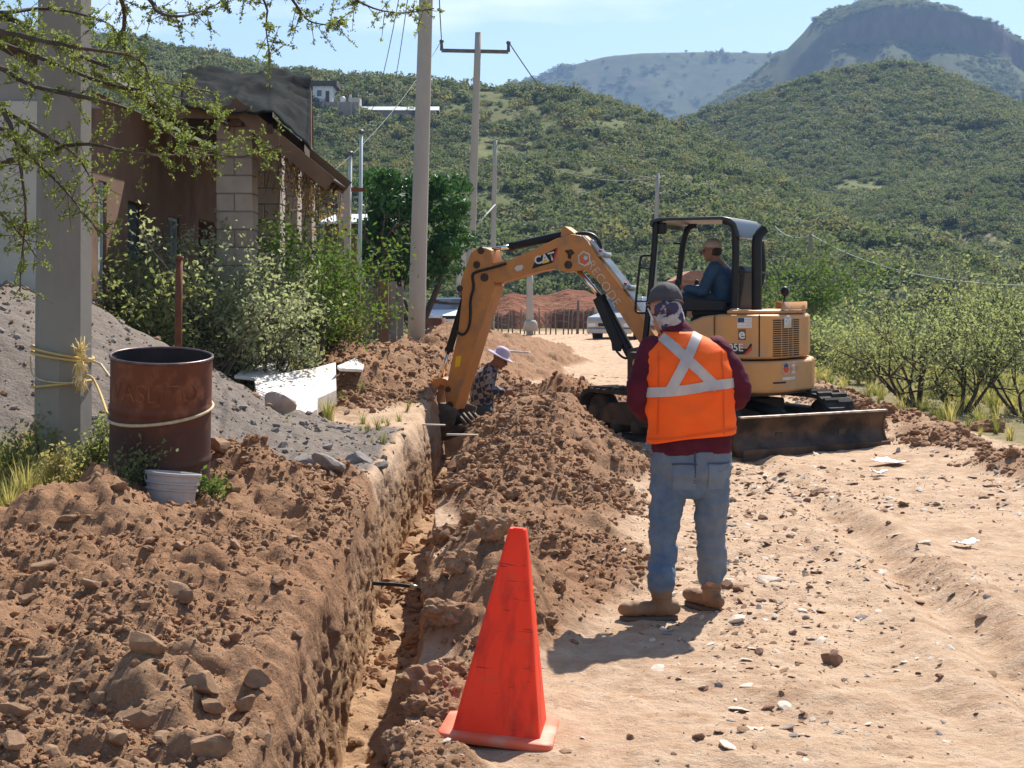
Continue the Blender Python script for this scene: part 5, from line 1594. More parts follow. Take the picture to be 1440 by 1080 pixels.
vv = vv + dirn * (wr * np.clip((1.44 - wz_) * 8, 0, 1))[:, None]
vv = vv + np.array(MAN)
i = np.arange(len(rows) - 1)[:, None] * nseg + np.arange(nseg)[None, :]
i2 = np.arange(len(rows) - 1)[:, None] * nseg + (np.arange(nseg)[None, :] + 1) % nseg
vest = obj('safety_vest', np_mesh('vest', vv, np.stack([i, i2, i2 + nseg, i + nseg], -1).reshape(-1, 4)), M_VEST, man, world=True)
vb = BVHTree.FromObject(vest, bpy.context.evaluated_depsgraph_get())
sol = vest.modifiers.new('s', 'SOLIDIFY'); sol.thickness = .005; sol.offset = -1
def lx(u): return (u - 720) / 271 - .87
def lz(v): return (858 - v) / 271
back_strip('reflective_tape', vb, (lx(923), lz(461)), (lx(1003), lz(537)), .052, .0045, M_SILVER, vest, 24)
back_strip('reflective_tape', vb, (lx(985), lz(453)), (lx(938), lz(541)), .050, .007, M_SILVER, vest, 24)
pts = [2 * PI * k / 80 for k in range(81)]
def round_ray(t, w, i):
    x = .048 + .5 * math.cos(t); y = .01 + .5 * math.sin(t)
    z = 1.183 + w + .026 * math.cos(t)
    return Vector((x, y, z)), Vector((.048 - x, .01 - y, 0)).normalized()
obj('reflective_tape', strip(vb, pts, .05, .0055, round_ray), M_SILVER, vest)
def hem_ray(t, w, i):
    x = .052 + .5 * math.cos(t); y = .0 + .5 * math.sin(t)
    return Vector((x, y, .948 + .028 * math.cos(t) + w)), Vector((.052 - x, -y, 0)).normalized()
M_HEM = mat('orange_binding', (.80, .10, .012), .75, col2=(.7, .085, .01), scale=9)
obj('hem_binding', strip(vb, pts, .014, .003, hem_ray, 1), M_HEM, vest)
for sx_ in (-.128, .205):
    back_strip('side_seam', vb, (sx_, .95), (sx_ * .97 + .004, 1.37), .008, .003, M_HEM, vest, 20)
# head wear
u_ = Vector((-.05, .35, .9)).normalized()
mb = MB(); mb.ell(hq(-.014, 0, .040), (.106, .088, .098), 22, 14, hM)
cap_me = blob(mb, .009, 2, .003, 18, 9)
cm = bmesh.new(); cm.from_mesh(cap_me)
pl = hq(-.03, 0, .022); geom = cm.verts[:] + cm.edges[:] + cm.faces[:]
bmesh.ops.bisect_plane(cm, geom=geom, plane_co=pl, plane_no=(hq(-.34, 0, 1) - hq(0, 0, 0)), clear_inner=True)
cm.to_mesh(cap_me); cm.free()
cap = obj('cap', cap_me, M_CAPG, man, world=True)
sol = cap.modifiers.new('s', 'SOLIDIFY'); sol.thickness = .006
mb = MB(); ring = []
for k in range(33):
    t = 2 * PI * k / 32; ring.append(hq(-.004 + .111 * math.cos(t), .090 * math.sin(t), .030 + .034 * math.cos(t)))
mb.tube(ring, .0045, 6, False); obj('cap_band', mb.mesh(), M_CAPG, cap, world=True)
mb = MB(); mb.ell(hq(-.016, 0, -.022), (.098, .080, .055), 18, 10, hM); mb.tube([hq(-.03, 0, -.045), TM(-.018, .075, 1.475)], [.074, .066], 16)
obj('bandana', blob(mb, .008, 2, .007, 16, 12), M_BAND, man, world=True)
mb = MB(); ring = []
for k in range(13):
    t = PI * (.15 + .9 * k / 12); ring.append(hq(.04 + .02 * math.cos(t), -.088, .02 - .05 * k / 12))
for s in (-1, 1):
    mb2 = MB(); mb2.tube([hq(.045, s * .074, .015), hq(.01, s * .088, -.02), hq(.0, s * .080, -.075)], .005, 6); obj('mask_strap', mb2.mesh(), M_WHITE, man, world=True)
# boots
def boot(ankle, toe_dir, name='boot'):
    f = Vector((toe_dir[0], toe_dir[1], 0)).normalized(); s = Vector((-f.y, f.x, 0))
    ax, ay, _ = ankle
    g = gz(MAN.x + ax, MAN.y + ay) - MAN.z
    base = TM(ax, ay, g)
    q = lambda a, b, d: base + f * a + s * b + Vector((0, 0, d))
    mb = MB()
    for a, w, h, l in ((-.055, .036, .05, .045), (0, .038, .055, .05), (.06, .043, .045, .05), (.12, .048, .048, .055), (.16, .043, .044, .045)):
        M_ = Matrix((f, s, Vector((0, 0, 1)))).transposed(); mb.ell(q(a, 0, .03 + h * .55), (l + .01, w, h * .85), 12, 8, M_)
    mb.tube([q(-.015, 0, .05), q(-.012, 0, .12), q(-.012, 0, .18)], [.047, .050, .052], 14)
    b = obj(name, blob(mb, .008, 2, .004, 20, 5), M_BOOT, man, world=True)
    mb = MB(); out = []
    for k in range(20):
        t = 2 * PI * k / 20; c, si = math.cos(t), math.sin(t)
        out.append((.055 + .15 * c, (.046 + .006 * c) * si))
    mb.prism(out, lambda a, bb, d: q(a, bb * .98, d), -.008, .018); obj('sole', mb.mesh(), M_SOLE, b, world=True)
    mb = MB(); rg = [q(-.012 + .047 * math.cos(2 * PI * k / 16), .047 * math.sin(2 * PI * k / 16), .118) for k in range(17)]
    mb.tube(rg, .009, 6, False); obj('boot_collar', mb.mesh(), M_BOOT, b, world=True)
boot((-.122, -.152, 0), (-1, -.08)); boot((.164, .085, 0), (-.5, .85))

# ============ the operator in the cab
def TO(x, y, z): return X3(x, y + .05, z)          # x forward, y to his left, z up
opb = TO(-.10, 0, 1.49)
mb = MB()
hq2, hM2 = add_head(mb, TO(-.015, 0, 2.12), HX + Vector((0, 0, -.05)), (0, 0, 1), TO(-.07, 0, 1.97), .056)
limb(mb, [(TO(-.13, 0, 1.56), .13), (TO(-.15, 0, 1.75), .12), (TO(-.09, 0, 1.93), .09)])
for s in (-1, 1):
    limb(mb, [(TO(-.09, s * .17, 1.91), .045), (TO(.00, s * .25, 1.66), .036), (TO(.20, s * .31, 1.70), .026)])
    add_hand(mb, TO(.20, s * .31, 1.71), HX + Vector((0, 0, .1)), (0, 0, -1), .9)
    limb(mb, [(TO(-.08, s * .09, 1.53), .08), (TO(.33, s * .12, 1.55), .055), (TO(.42, s * .13, 1.10), .042)])
oper = at_base('person', blob(mb, .009, 2), M_SKIN, opb, 'operator in khaki cap and dark blue shirt seated under the excavator canopy', 'person')
eyes(hq2, oper)
mb = MB()
for z, a, rx, ry in ((1.53, -.14, .15, .19), (1.65, -.165, .155, .20), (1.80, -.14, .15, .215), (1.90, -.10, .125, .21), (1.955, -.08, .09, .13)): pass
rs = [[TO(a + rx * math.cos(2 * PI * j / 24), ry * math.sin(2 * PI * j / 24), z) for j in range(24)] for z, a, rx, ry in ((1.52, -.14, .145, .18), (1.65, -.165, .15, .195), (1.80, -.14, .15, .21), (1.90, -.10, .12, .195), (1.96, -.075, .08, .11), (1.995, -.06, .062, .07))]
mb.rings(rs)
for s in (-1, 1): limb(mb, [(TO(-.09, s * .18, 1.90), .078), (TO(-.03, s * .235, 1.76), .068), (TO(.005, s * .25, 1.66), .062), (TO(.10, s * .285, 1.675), .052), (TO(.18, s * .305, 1.69), .042)])
obj('shirt', blob(mb, .012, 3, .010, 8, 31), M_BLUE, oper, world=True)
mb = MB()
for s in (-1, 1): limb(mb, [(TO(-.12, s * .09, 1.54), .10), (TO(.12, s * .11, 1.57), .09), (TO(.34, s * .12, 1.555), .072), (TO(.40, s * .13, 1.35), .062), (TO(.43, s * .13, 1.06), .058)])
obj('trousers', blob(mb, .012, 3, .007, 9, 33), M_JEAN2, oper, world=True)
for s in (-1, 1):
    mb = MB(); mb.tube([TO(.40, s * .13, 1.02), TO(.46, s * .13, 1.02), TO(.55, s * .13, 1.015)], [.045, .045, .035], 10); obj('boot', mb.mesh(), M_SOLE, oper, world=True)
def ball_cap(q, M_, m, parent, visor=1):
    mb = MB(); mb.ell(q(-.012, 0, .045), (.108, .088, .092), 18, 12, M_)
    me = blob(mb, .009, 2); b = bmesh.new(); b.from_mesh(me)
    bmesh.ops.bisect_plane(b, geom=b.verts[:] + b.edges[:] + b.faces[:], plane_co=q(0, 0, .032), plane_no=q(-.06, 0, 1) - q(0, 0, 0), clear_inner=True)
    b.to_mesh(me); b.free()
    c = obj('cap', me, m, parent, world=True)
    mb = MB(); n = 12; top = []
    for k in range(n + 1):
        t = -PI / 2 + PI * k / n; top.append((.06 + .125 * math.cos(t), .082 * math.sin(t)))
    vs = [q(a, b_, .045 - .010 * (b_ / .08) ** 2 - .02 * max(0, a - .08) / .1) for a, b_ in top] + [q(a, b_, .038 - .010 * (b_ / .08) ** 2 - .02 * max(0, a - .08) / .1) for a, b_ in top]
    mb.add(vs, [tuple(range(n + 1)), tuple(reversed(range(n + 1, 2 * n + 2)))] + [(k, k + 1, n + 2 + k, n + 1 + k) for k in range(n)])
    obj('visor', mb.mesh(), m, c, world=True)
    return c
ball_cap(hq2, hM2, M_KHAKI, oper)
mb = MB(); mb.ell(hq2(-.045, 0, -.012), (.068, .080, .068), 14, 8, hM2); obj('hair', mb.mesh(), M_HAIR, oper, world=True)

# ============ the worker down in the trench
WK = Vector((-.28, 19.25, 0)); WK.z = -.38
def TW(x, y, z): return WK + Vector((x, y, z))      # he faces +x and leans forward
mb = MB()
hq3, hM3 = add_head(mb, TW(.13, -.03, 1.175), (.85, -.3, -.45), (.35, 0, .9), TW(.0, 0, 1.05), .052)
limb(mb, [(TW(-.10, 0, .62), .12), (TW(-.08, 0, .84), .115), (TW(-.01, 0, 1.04), .085)])
for s in (-1, 1):
    limb(mb, [(TW(.0, s * .17, 1.01), .042), (TW(-.03, s * .21, .78), .034), (TW(.17, s * .10, .745), .026)])
    add_hand(mb, TW(.17, s * .10, .745), (1, -s * .2, 0), (0, -s, 0), .8)
    limb(mb, [(TW(-.10, s * .09, .60), .075), (TW(.04, s * .11, .36), .05), (TW(-.05, s * .11, .04), .04)])
wk = at_base('person', blob(mb, .010, 2), M_SKIN, WK, 'worker in lilac brimmed hat and plaid shirt bending in the trench', 'person')
eyes(hq3, wk)
mb = MB()
rs = [[TW(c + rx * math.cos(2 * PI * j / 20), ry * math.sin(2 * PI * j / 20), z + .25 * rx * math.cos(2 * PI * j / 20) * -1) for j in range(20)] for z, c, rx, ry in ((.54, -.11, .145, .175), (.66, -.11, .15, .18), (.84, -.085, .145, .19), (.98, -.035, .12, .19), (1.05, .0, .085, .12), (1.09, .015, .06, .065))]
mb.rings(rs)
for s in (-1, 1): limb(mb, [(TW(.0, s * .17, 1.0), .072), (TW(-.025, s * .205, .88), .064), (TW(-.03, s * .21, .78), .060), (TW(.07, s * .155, .765), .05), (TW(.15, s * .11, .75), .042)])
obj('plaid_shirt', blob(mb, .012, 3, .010, 8, 41), M_PLAID, wk, world=True)
mb = MB()
torso(mb, [(.46, -.10, 0, .12, .14), (.56, -.105, 0, .145, .165), (.64, -.105, 0, .135, .16)], TW)
for s in (-1, 1): limb(mb, [(TW(-.10, s * .085, .56), .10), (TW(.03, s * .11, .36), .075), (TW(-.02, s * .11, .18), .065), (TW(-.05, s * .11, .06), .06)])
obj('jeans', blob(mb, .012, 3, .008, 8, 43), M_JEAN2, wk, world=True)
for s in (-1, 1):
    mb = MB(); mb.tube([TW(-.08, s * .11, .03), TW(.02, s * .11, .035), TW(.12, s * .11, .02)], [.045, .045, .03], 10); obj('boot', mb.mesh(), M_SOLE, wk, world=True)
mb = MB(); prof = [(.19, .006), (.165, .018), (.105, .030), (.100, .07), (.085, .115), (.045, .135), (.002, .138)]
up3 = (hq3(0, 0, 1) - hq3(0, 0, 0))
mb.lathe(prof, 28, hq3(-.012, 0, .022), up3, cap=False)
hat = obj('sun_hat', mb.mesh(), M_HATP, wk, world=True); hat.modifiers.new('s', 'SOLIDIFY').thickness = .006
# ------------------------------------------------------------------ cone, barrel, pail, ropes
def cone_mat():
    m, nt, b, out = new_mat('orange_cone_plastic')
    f1, _ = noise_fac(nt, 5, 7, .50, .70, stretch=(3.5, 3.5, .8)); f2, _ = noise_fac(nt, 9, 6, .60, .75)
    c = mixcol(nt, f1, (.90, .055, .012), (.50, .035, .012)); c = mixcol(nt, f2, c, (.62, .10, .035))
    f3, _ = noise_fac(nt, 7, 5, .645, .70, stretch=(1, 1, 9)); c = mixcol(nt, f3, c, (.16, .03, .015))
    geo, _ = noise_fac(nt, 30, 3, .4, .7)
    nt.links.new(c, b.inputs['Base Color']); b.inputs['Roughness'].default_value = .5; b.inputs['Specular IOR Level'].default_value = .35
    t = nt.nodes.new('ShaderNodeBsdfTranslucent'); t.inputs['Color'].default_value = (1, .06, .01, 1)
    ms = nt.nodes.new('ShaderNodeMixShader'); ms.inputs[0].default_value = .2
    nt.links.new(b.outputs[0], ms.inputs[1]); nt.links.new(t.outputs[0], ms.inputs[2]); nt.links.new(ms.outputs[0], out.inputs['Surface'])
    return m
M_CONE = cone_mat()
M_CBASE = mat('pale_orange_cone_base', (.80, .13, .055), .55, col2=(.72, .20, .12), scale=9, dust=(.62, .34, .24), dust_scale=8, dust_lo=.5, dust_hi=.75)
cx, cy = (703 - 720) / F * 5.55, 5.55
cz = gz(cx, cy) + .006
cone = thing('traffic_cone', 'tall orange traffic cone with scuff marks beside the trench', 'traffic cone', (cx, cy, cz))
cone.rotation_euler = (R(-2), R(5.0), R(-6))
def rsq(h, r, z, n=4):
    pts = []
    for sx, sy, a0 in ((1, 1, 0), (-1, 1, PI / 2), (-1, -1, PI), (1, -1, 1.5 * PI)):
        for k in range(n + 1):
            t = a0 + PI / 2 * k / n; pts.append((sx * (h - r) + r * math.cos(t), sy * (h - r) + r * math.sin(t), z))
    return pts
mb = MB(); mb.rings([rsq(.205, .04, -.004), rsq(.21, .04, .0), rsq(.21, .04, .020), rsq(.205, .04, .026), rsq(.17, .02, .030)], True)
obj('base', mb.mesh(), M_CBASE, cone)
mb = MB(); rr = []
for k in range(15):
    t = k / 14; z = .030 + .72 * t; h = .160 * (1 - t) + .034 * t; rr.append(rsq(h, min(.018, h * .5), z))
rr.append(rsq(.030, .014, .755)); rr += [rsq(.020, .012, .753), rsq(.018, .010, .68)]
mb.rings(rr, False)
o = obj('cone_body', mb.mesh(), M_CONE, cone); auto(o, 50)

def rust_mat():
    m, nt, b, out = new_mat('rusty_drum_steel')
    f1, r1 = noise_fac(nt, 3, 7, .40, .62, stretch=(1, 1, .5)); f2, _ = noise_fac(nt, 11, 6, .50, .68); 
    tc = nt.nodes.new('ShaderNodeTexCoord'); sp = nt.nodes.new('ShaderNodeSeparateXYZ'); nt.links.new(tc.outputs['Object'], sp.inputs[0])
    # upper third is bare rust, below it burnt dark paint
    ad = nnode(nt, 'ShaderNodeMath', operation='MULTIPLY_ADD'); ad.inputs[1].default_value = .35; nt.links.new(r1, ad.inputs[0]); nt.links.new(sp.outputs['Z'], ad.inputs[2])
    mr = nt.nodes.new('ShaderNodeMapRange'); mr.inputs['From Min'].default_value = .62; mr.inputs['From Max'].default_value = .82; nt.links.new(ad.outputs[0], mr.inputs['Value'])
    rust = mixcol(nt, f1, (.16, .048, .020), (.085, .027, .016)); rust = mixcol(nt, f2, rust, (.25, .09, .04))
    dark = mixcol(nt, f1, (.045, .020, .018), (.085, .035, .025))
    c = mixcol(nt, mr.outputs['Result'], dark, rust)
    nt.links.new(c, b.inputs['Base Color']); b.inputs['Roughness'].default_value = .62; b.inputs['Specular IOR Level'].default_value = .3
    add_bump(nt, b, r1, .3, .01)
    return m
M_RUST = rust_mat()
M_RUST2 = mat('flaky_rust', (.20, .07, .032), .8, col2=(.09, .035, .02), scale=6, bump=.4, bscale=30)
M_DRUMIN = mat('sooty_drum_inside', (.02, .017, .018), .7, col2=(.045, .032, .03), scale=5)  # near-black mottled colour for the inside of the drum
bx, by = -2.06, 8.72
bz = gz(bx, by) - .03
bz = .40
barrel = thing('rusty_barrel', 'open rusty steel drum tied to the concrete pole with rope', 'barrel', (bx, by, bz))
barrel.rotation_euler = (R(7), R(2.6), R(0))
Rb, Hb = .288, .89
mb = MB(); pr = []
for k in range(60):
    t = k / 59; z = Hb * t; r = Rb
    for zc in (.30, .60): r += .009 * math.exp(-((z - zc * Hb / .89) / .013) ** 2)
    pr.append((r, z))
mb.lathe(pr, 72, cap=False)
for i_, p in enumerate(mb.v):      # dents
    k = 1 - .012 * float(np.clip(noise3(p[0] * 4, p[1] * 4, p[2] * 4, 77), 0, 1)); mb.v[i_] = (p[0] * k, p[1] * k, p[2])
obj('drum_shell', mb.mesh(), M_RUST, barrel)
mb = MB(); mb.lathe([(Rb - .006, Hb - .002), (Rb - .008, .03), (.001, .028)], 48, cap=False); obj('drum_inside', mb.mesh(), M_DRUMIN, barrel)
mb = MB(); ring = [(Rb * math.cos(2 * PI * k / 48), Rb * math.sin(2 * PI * k / 48), Hb) for k in range(49)]; mb.tube(ring, .009, 8, False); obj('rim', mb.mesh(), mat('worn_rim_steel', (.20, .14, .14), .35, metal=.5, col2=(.10, .06, .05), scale=10), barrel)
M_FADE = mat('faded_drum_lettering', (.30, .12, .055), .8, col2=(.17, .06, .03), scale=9, lo=.4, hi=.55)
def drum_words(s, size, z0, a0):
    return text_mesh(s, size, lambda x, y: Vector(((Rb + .004) * math.sin(a0 + x / Rb), -(Rb + .004) * math.cos(a0 + x / Rb), z0 + y)), .95, -.003)
obj('faded_lettering', drum_words('VASLITO', .15, .715, .05), M_FADE, barrel, smooth=False)
# pail in front of the barrel
M_PAIL = mat('grey_plastic_pail', (.42, .40, .39), .5, col2=(.34, .32, .31), scale=7, dust=(.40, .30, .22), dust_scale=6, dust_lo=.5, dust_hi=.8)
px, py = P(237, 672, 8.18)[:2]
pail = thing('pail', 'ribbed grey plastic pail standing before the rusty drum', 'bucket', (px, py, .40))
pail.rotation_euler = (R(-5), R(5), 0)
mb = MB(); mb.lathe([(.118, .0), (.122, .01), (.132, .165), (.143, .168), (.143, .176), (.135, .18), (.136, .20), (.147, .203), (.147, .212), (.139, .215), (.141, .245), (.152, .248), (.153, .262), (.146, .264), (.136, .255), (.116, .012), (.001, .01)], 40, cap=False)
auto(obj('pail_body', mb.mesh(), M_PAIL, pail), 40)
mb = MB(); mb.tube([(.153 * math.cos(t), -.02 + .153 * math.sin(t) * .2 - .13 * (1 - abs(math.cos(t))), .235 - .10 * math.sin(t)) for t in [PI * k / 12 for k in range(13)]], .003, 6); obj('pail_handle', mb.mesh(), M_SHINE, pail)

# near utility pole
M_CONC = mat('weathered_concrete', (.27, .255, .22), .9, col2=(.21, .195, .17), scale=2.5, bump=.25, bscale=35, stretch=(1, 1, .5), dust=(.23, .21, .18), dust_scale=1.2, dust_lo=.5, dust_hi=.8)
M_CONC2 = mat('pale_concrete', (.42, .39, .34), .9, col2=(.34, .315, .28), scale=1.5, bump=.15, bscale=20, stretch=(1, 1, .4))
def pole(name, base, h, r0, r1, lean, label, n=8, rot=R(12), group=None, m=None):
    t = thing(name, label, 'utility pole', base, group)
    mb = MB(); rs = []
    for k in range(9):
        f = k / 8; r = r0 + (r1 - r0) * f
        rs.append([(lean[0] * h * f + r * math.cos(rot + 2 * PI * j / n), lean[1] * h * f + r * math.sin(rot + 2 * PI * j / n), h * f - .3 * (1 - f)) for j in range(n)])
    mb.rings(rs); obj('shaft', mb.mesh(), m or M_CONC, t, smooth=n > 8)
    return t
npx, npy = P(88, 640, 9.35)[:2]
npz = gz(npx, npy)
near_pole = pole('utility_pole', (npx, npy, npz - .1), 8.6, .178, .135, (.004, 0), 'thick octagonal concrete pole roped to the rusty drum', 8, R(8))
# rope: loops round the pole, runs to the drum, loops round it
M_ROPE = mat('yellow_nylon_rope', (.62, .42, .12), .8, col2=(.5, .38, .2), scale=30, bump=.5, bscale=120)
M_ROPE2 = mat('pale_rope', (.60, .50, .33), .8, col2=(.46, .37, .22), scale=30)
M_FRAY = mat('frayed_yellow_fibre', (.80, .58, .16), .8, col2=(.85, .72, .45), scale=12)
rope = thing('rope', 'yellow rope looped round the concrete pole and the drum', 'rope', (npx, npy, npz))
def loop(cx_, cy_, z0, r, tilt, n=40, dz=0, a0=0, a1=2 * PI):
    return [Vector((cx_ + r * math.cos(a0 + (a1 - a0) * k / n), cy_ + r * math.sin(a0 + (a1 - a0) * k / n), z0 + tilt * math.cos(a0 + (a1 - a0) * k / n) + dz * k / n)) for k in range(n + 1)]
rz1 = P(88, 497, 9.2).z; rz2 = P(88, 541, 9.2).z
pr_ = .188
for z0, ti, m_ in ((rz1, -.04, M_ROPE), (rz1 - .025, -.03, M_ROPE), (rz2, .02, M_ROPE)):
    mb = MB(); mb.tube(loop(npx, npy, z0, pr_, ti), .0085, 6, False); obj('pole_loop', mb.mesh(), m_, rope, world=True)
mb = MB(); kx, ky = npx + .13, npy - .15
mb.tube(chaikin([(npx - .17, npy - .1, rz1 - .02), (npx - .16, npy - .12, rz1 - .14), (npx - .05, npy - .2, rz2 + .02), (kx, ky - .02, rz2 + .01)], 2), .005, 6); obj('slack_strand', mb.mesh(), M_ROPE2, rope, world=True)
bc = Vector((bx, by, bz)); bM = barrel.rotation_euler.to_matrix()
def bl(x, y, z): return bc + bM @ Vector((x, y, z))
mb = MB(); lp = []
for k in range(61):
    t = 2 * PI * k / 60; lp.append(bl((Rb + .008) * math.cos(t), (Rb + .008) * math.sin(t), .565 - .02 * math.sin(t) * -1 + .035 * math.cos(t)))
mb.tube(lp, .0095, 6, False); obj('drum_loop', mb.mesh(), M_ROPE2, rope, world=True)
kn = Vector((kx + .03, ky - .02, (rz1 + rz2) / 2))
mb = MB(); mb.tube([kn + Vector((0, 0, .08)), kn + Vector((.12, .02, .03)), bl(-.27, .1, .66)], .008, 6); obj('tie_line', mb.mesh(), M_ROPE2, rope, world=True)
mb = MB(); mb.tube(chaikin([kn + Vector((0, 0, -.05)), kn + Vector((.06, 0, -.03)), kn + Vector((.12, -.02, -.12)), bl(-.29, -.05, .53)], 2), .008, 6); obj('tie_line', mb.mesh(), M_ROPE, rope, world=True)
rg = random.Random(5)
for z_, nm in ((.10, 12), (.03, 14), (-.06, 14)):
    mb = MB()
    for k in range(nm * 3):
        a = kn + Vector((rg.gauss(0, .012), rg.gauss(0, .012), z_)); d = Vector((rg.gauss(.008, .016), rg.gauss(-.008, .016), rg.gauss(.03 if z_ > .05 else -.035, .022)))
        mb.tube([a, a + d * .6 + Vector((0, 0, .01)), a + d * 1.3], [.004, .0035, .002], 4)
    mb.ell(kn + Vector((0, 0, z_)), (.024, .024, .028), 10, 6)
    obj('frayed_knot', mb.mesh(), M_FRAY, rope, world=True)
# steel pipe post behind the barrel
ptp = P(250, 490, 11.5); ptp.z = .9
mb = MB(); mb.tube([(0, 0, -.3), (.005, 0, .6), (.012, 0, 1.02)], .028, 10); mb.tube([(.01, 0, 1.0), (.012, 0, 1.03)], .034, 10)
pp = obj('pipe_post', mb.mesh(), M_RUST2); pp.location = ptp; set_props(pp, 'short rusty steel pipe standing upright before the bushes', 'post')
# water hose across the trench and a second, farther, stub
hs = thing('water_hose', 'black plastic water pipe crossing the open trench', 'pipe', (-.95, 9.7, -.26))
mb = MB(); mb.tube(chaikin([(-1.08, 9.75, -.235), (-.9, 9.72, -.245), (-.72, 9.7, -.25), (-.62, 9.68, -.265), (-.5, 9.62, -.31), (-.38, 9.6, -.36)], 2), .013, 10); obj('pipe_run', mb.mesh(), M_HOSE, hs, world=True)
mb = MB(); mb.tube([(-.66, 9.69, -.258), (-.61, 9.675, -.268)], .019, 10); obj('pipe_coupling', mb.mesh(), M_SHINE, hs, world=True)
mb = MB(); mb.tube(chaikin([(-.62, 10.9, -.26), (-.55, 10.9, -.265), (-.42, 10.92, -.27)], 1), .012, 8); mb.tube([(-.63, 10.9, -.26), (-.58, 10.9, -.262)], .018, 8)
at_base('pipe_stub', mb.mesh(), M_PIPE, (-.5, 10.9, -.27), 'grey pipe end poking out of the trench wall', 'pipe')
# litter on the road
def paper(u, v, w, d, label):
    Y = 3465 / (v - VH); x = (u - 720) / F * Y; g = np.random.default_rng(int(u))
    n = 7; vs = []; fs = []
    for i_ in range(n):
        for j_ in range(n):
            a, b = (i_ / (n - 1) - .5) * w, (j_ / (n - 1) - .5) * d
            vs.append((a * (1 + .2 * g.random()), b * (1 + .2 * g.random()), .02 * g.random() + .05 * abs(a) / w))
    for i_ in range(n - 1):
        for j_ in range(n - 1): fs.append((i_ * n + j_, (i_ + 1) * n + j_, (i_ + 1) * n + j_ + 1, i_ * n + j_ + 1))
    mb = MB(); mb.add(vs, fs); o = obj('paper_scrap', mb.mesh(), M_PAPER); o.modifiers.new('s', 'SOLIDIFY').thickness = .002
    o.location = (x, Y, gz(x, Y) + .012); o.rotation_euler = (0, 0, g.uniform(0, 3)); set_props(o, label, 'paper')
M_PAPER = flat('white_paper', (.80, .79, .80), .7)
paper(1252, 656, .30, .22, 'crumpled white paper on the road near the dozer blade')
paper(1236, 669, .13, .09, 'small white scrap next to the crumpled paper')
paper(1357, 767, .17, .08, 'thin white strip of paper flat on the road')
# laths laid across the trench
M_WOOD = mat('pale_lath', (.62, .55, .46), .8, col2=(.5, .43, .35), scale=8)
for (u0, v0), (u1, v1), Y, lab in (((590, 597), (626, 598), 15.3, 'thin pale lath laid across the trench in front of the bucket'), ((628, 611), (672, 612), 14.2, 'broad pale board end lying at the trench edge')):
    a, b = P(u0, v0, Y), P(u1, v1, Y); mb = MB(); mb.bar(a, b, .05, .016); at_base('lath', mb.mesh(), M_WOOD, (a + b) / 2, lab, 'board')
a, b = P(700, 493, 23.5), P(744, 496, 23.0); mb = MB(); mb.bar(a, b, .05, .03); at_base('plastic_pipe', mb.mesh(), M_WHITE, (a + b) / 2, 'white plastic pipe lying on the dirt behind the worker', 'pipe')
# ------------------------------------------------------------------ house on the left
M_PLAST = mat('brown_plaster', (.19, .108, .066), .9, col2=(.145, .08, .05), scale=2, bump=.2, bscale=20, dust=(.08, .05, .034), dust_scale=1.2)
M_CREAM = mat('cream_plaster', (.50, .46, .39), .9, col2=(.42, .385, .32), scale=1.5, bump=.15, bscale=20)
M_BLOCK = mat('concrete_block', (.43, .36, .295), .95, col2=(.35, .29, .235), scale=4, bump=.4, bscale=30)
M_BLOCK2 = mat('darker_concrete_block', (.36, .295, .24), .95, col2=(.29, .235, .19), scale=4, bump=.4, bscale=30)
M_MORT = mat('mortar', (.22, .185, .15), .95)
M_TARP = mat('black_plastic_tarp', (.016, .018, .018), .95, col2=(.028, .03, .03), scale=3, spec=.03)
M_TIMB = mat('weathered_timber', (.19, .115, .068), .9, col2=(.12, .075, .046), scale=3, stretch=(1, 8, 1), bump=.3, bscale=25)
M_DKTIM = mat('dark_roof_boards', (.085, .05, .033), .9, col2=(.055, .034, .024), scale=3)
M_GLASS = flat('window_glass', (.05, .06, .065), .1, .5)
M_DOOR = mat('dark_green_door', (.018, .028, .03), .5, col2=(.028, .038, .04), scale=4)
M_FRAME = mat('pale_blue_frame', (.36, .42, .43), .7)
M_GREYRF = mat('grey_roof_sheet', (.30, .27, .245), .85, col2=(.24, .215, .195), scale=1.5)
HB0 = Vector((-4.05, 17.5, .35))
house = thing('ruined_house', 'brown plastered house with black tarp on its porch roof and block columns', 'house', HB0)
def hp(name, mb, m, parent=None, bevel=0, smooth=False): return obj(name, mb.mesh(), m, parent or house, world=True, bevel=bevel, smooth=smooth)
FX = -4.05
# facade facing the road with real openings: door 15.6-16.4, windows
ops = [(14.62, 14.92, 1.55, 2.75), (15.75, 16.55, .35, 2.62), (17.6, 18.2, 1.55, 2.55), (19.3, 20.7, .9, 2.6)]
mb = MB(); yprev = 14.25
for y0, y1, z0, z1 in ops:
    mb.box((FX - .08, (yprev + y0) / 2, 1.95), (.16, y0 - yprev, 3.3))
    if z0 > .4: mb.box((FX - .08, (y0 + y1) / 2, (.3 + z0) / 2), (.16, y1 - y0, z0 - .3))
    mb.box((FX - .08, (y0 + y1) / 2, (z1 + 3.6) / 2), (.16, y1 - y0, 3.6 - z1)); yprev = y1
mb.box((FX - .08, (yprev + 22) / 2, 1.95), (.16, 22 - yprev, 3.3))
hp('facade_wall', mb, M_PLAST)
mb = MB(); mb.box((-6.6, 14.15, 1.75), (5.1, .16, 3.4)); hp('end_wall', mb, M_CREAM)
mb = MB(); mb.box((-6.3, 18.3, .3), (4.3, 8, .1)); hp('house_floor', mb, M_MORT)
mb = MB(); mb.box((-6.6, 22.1, 1.75), (5.1, .16, 3.4)); hp('rear_wall', mb, M_PLAST)
mb = MB(); mb.box((FX - .11, 16.15, 1.48), (.05, .78, 2.25)); dr = hp('door', mb, M_DOOR)
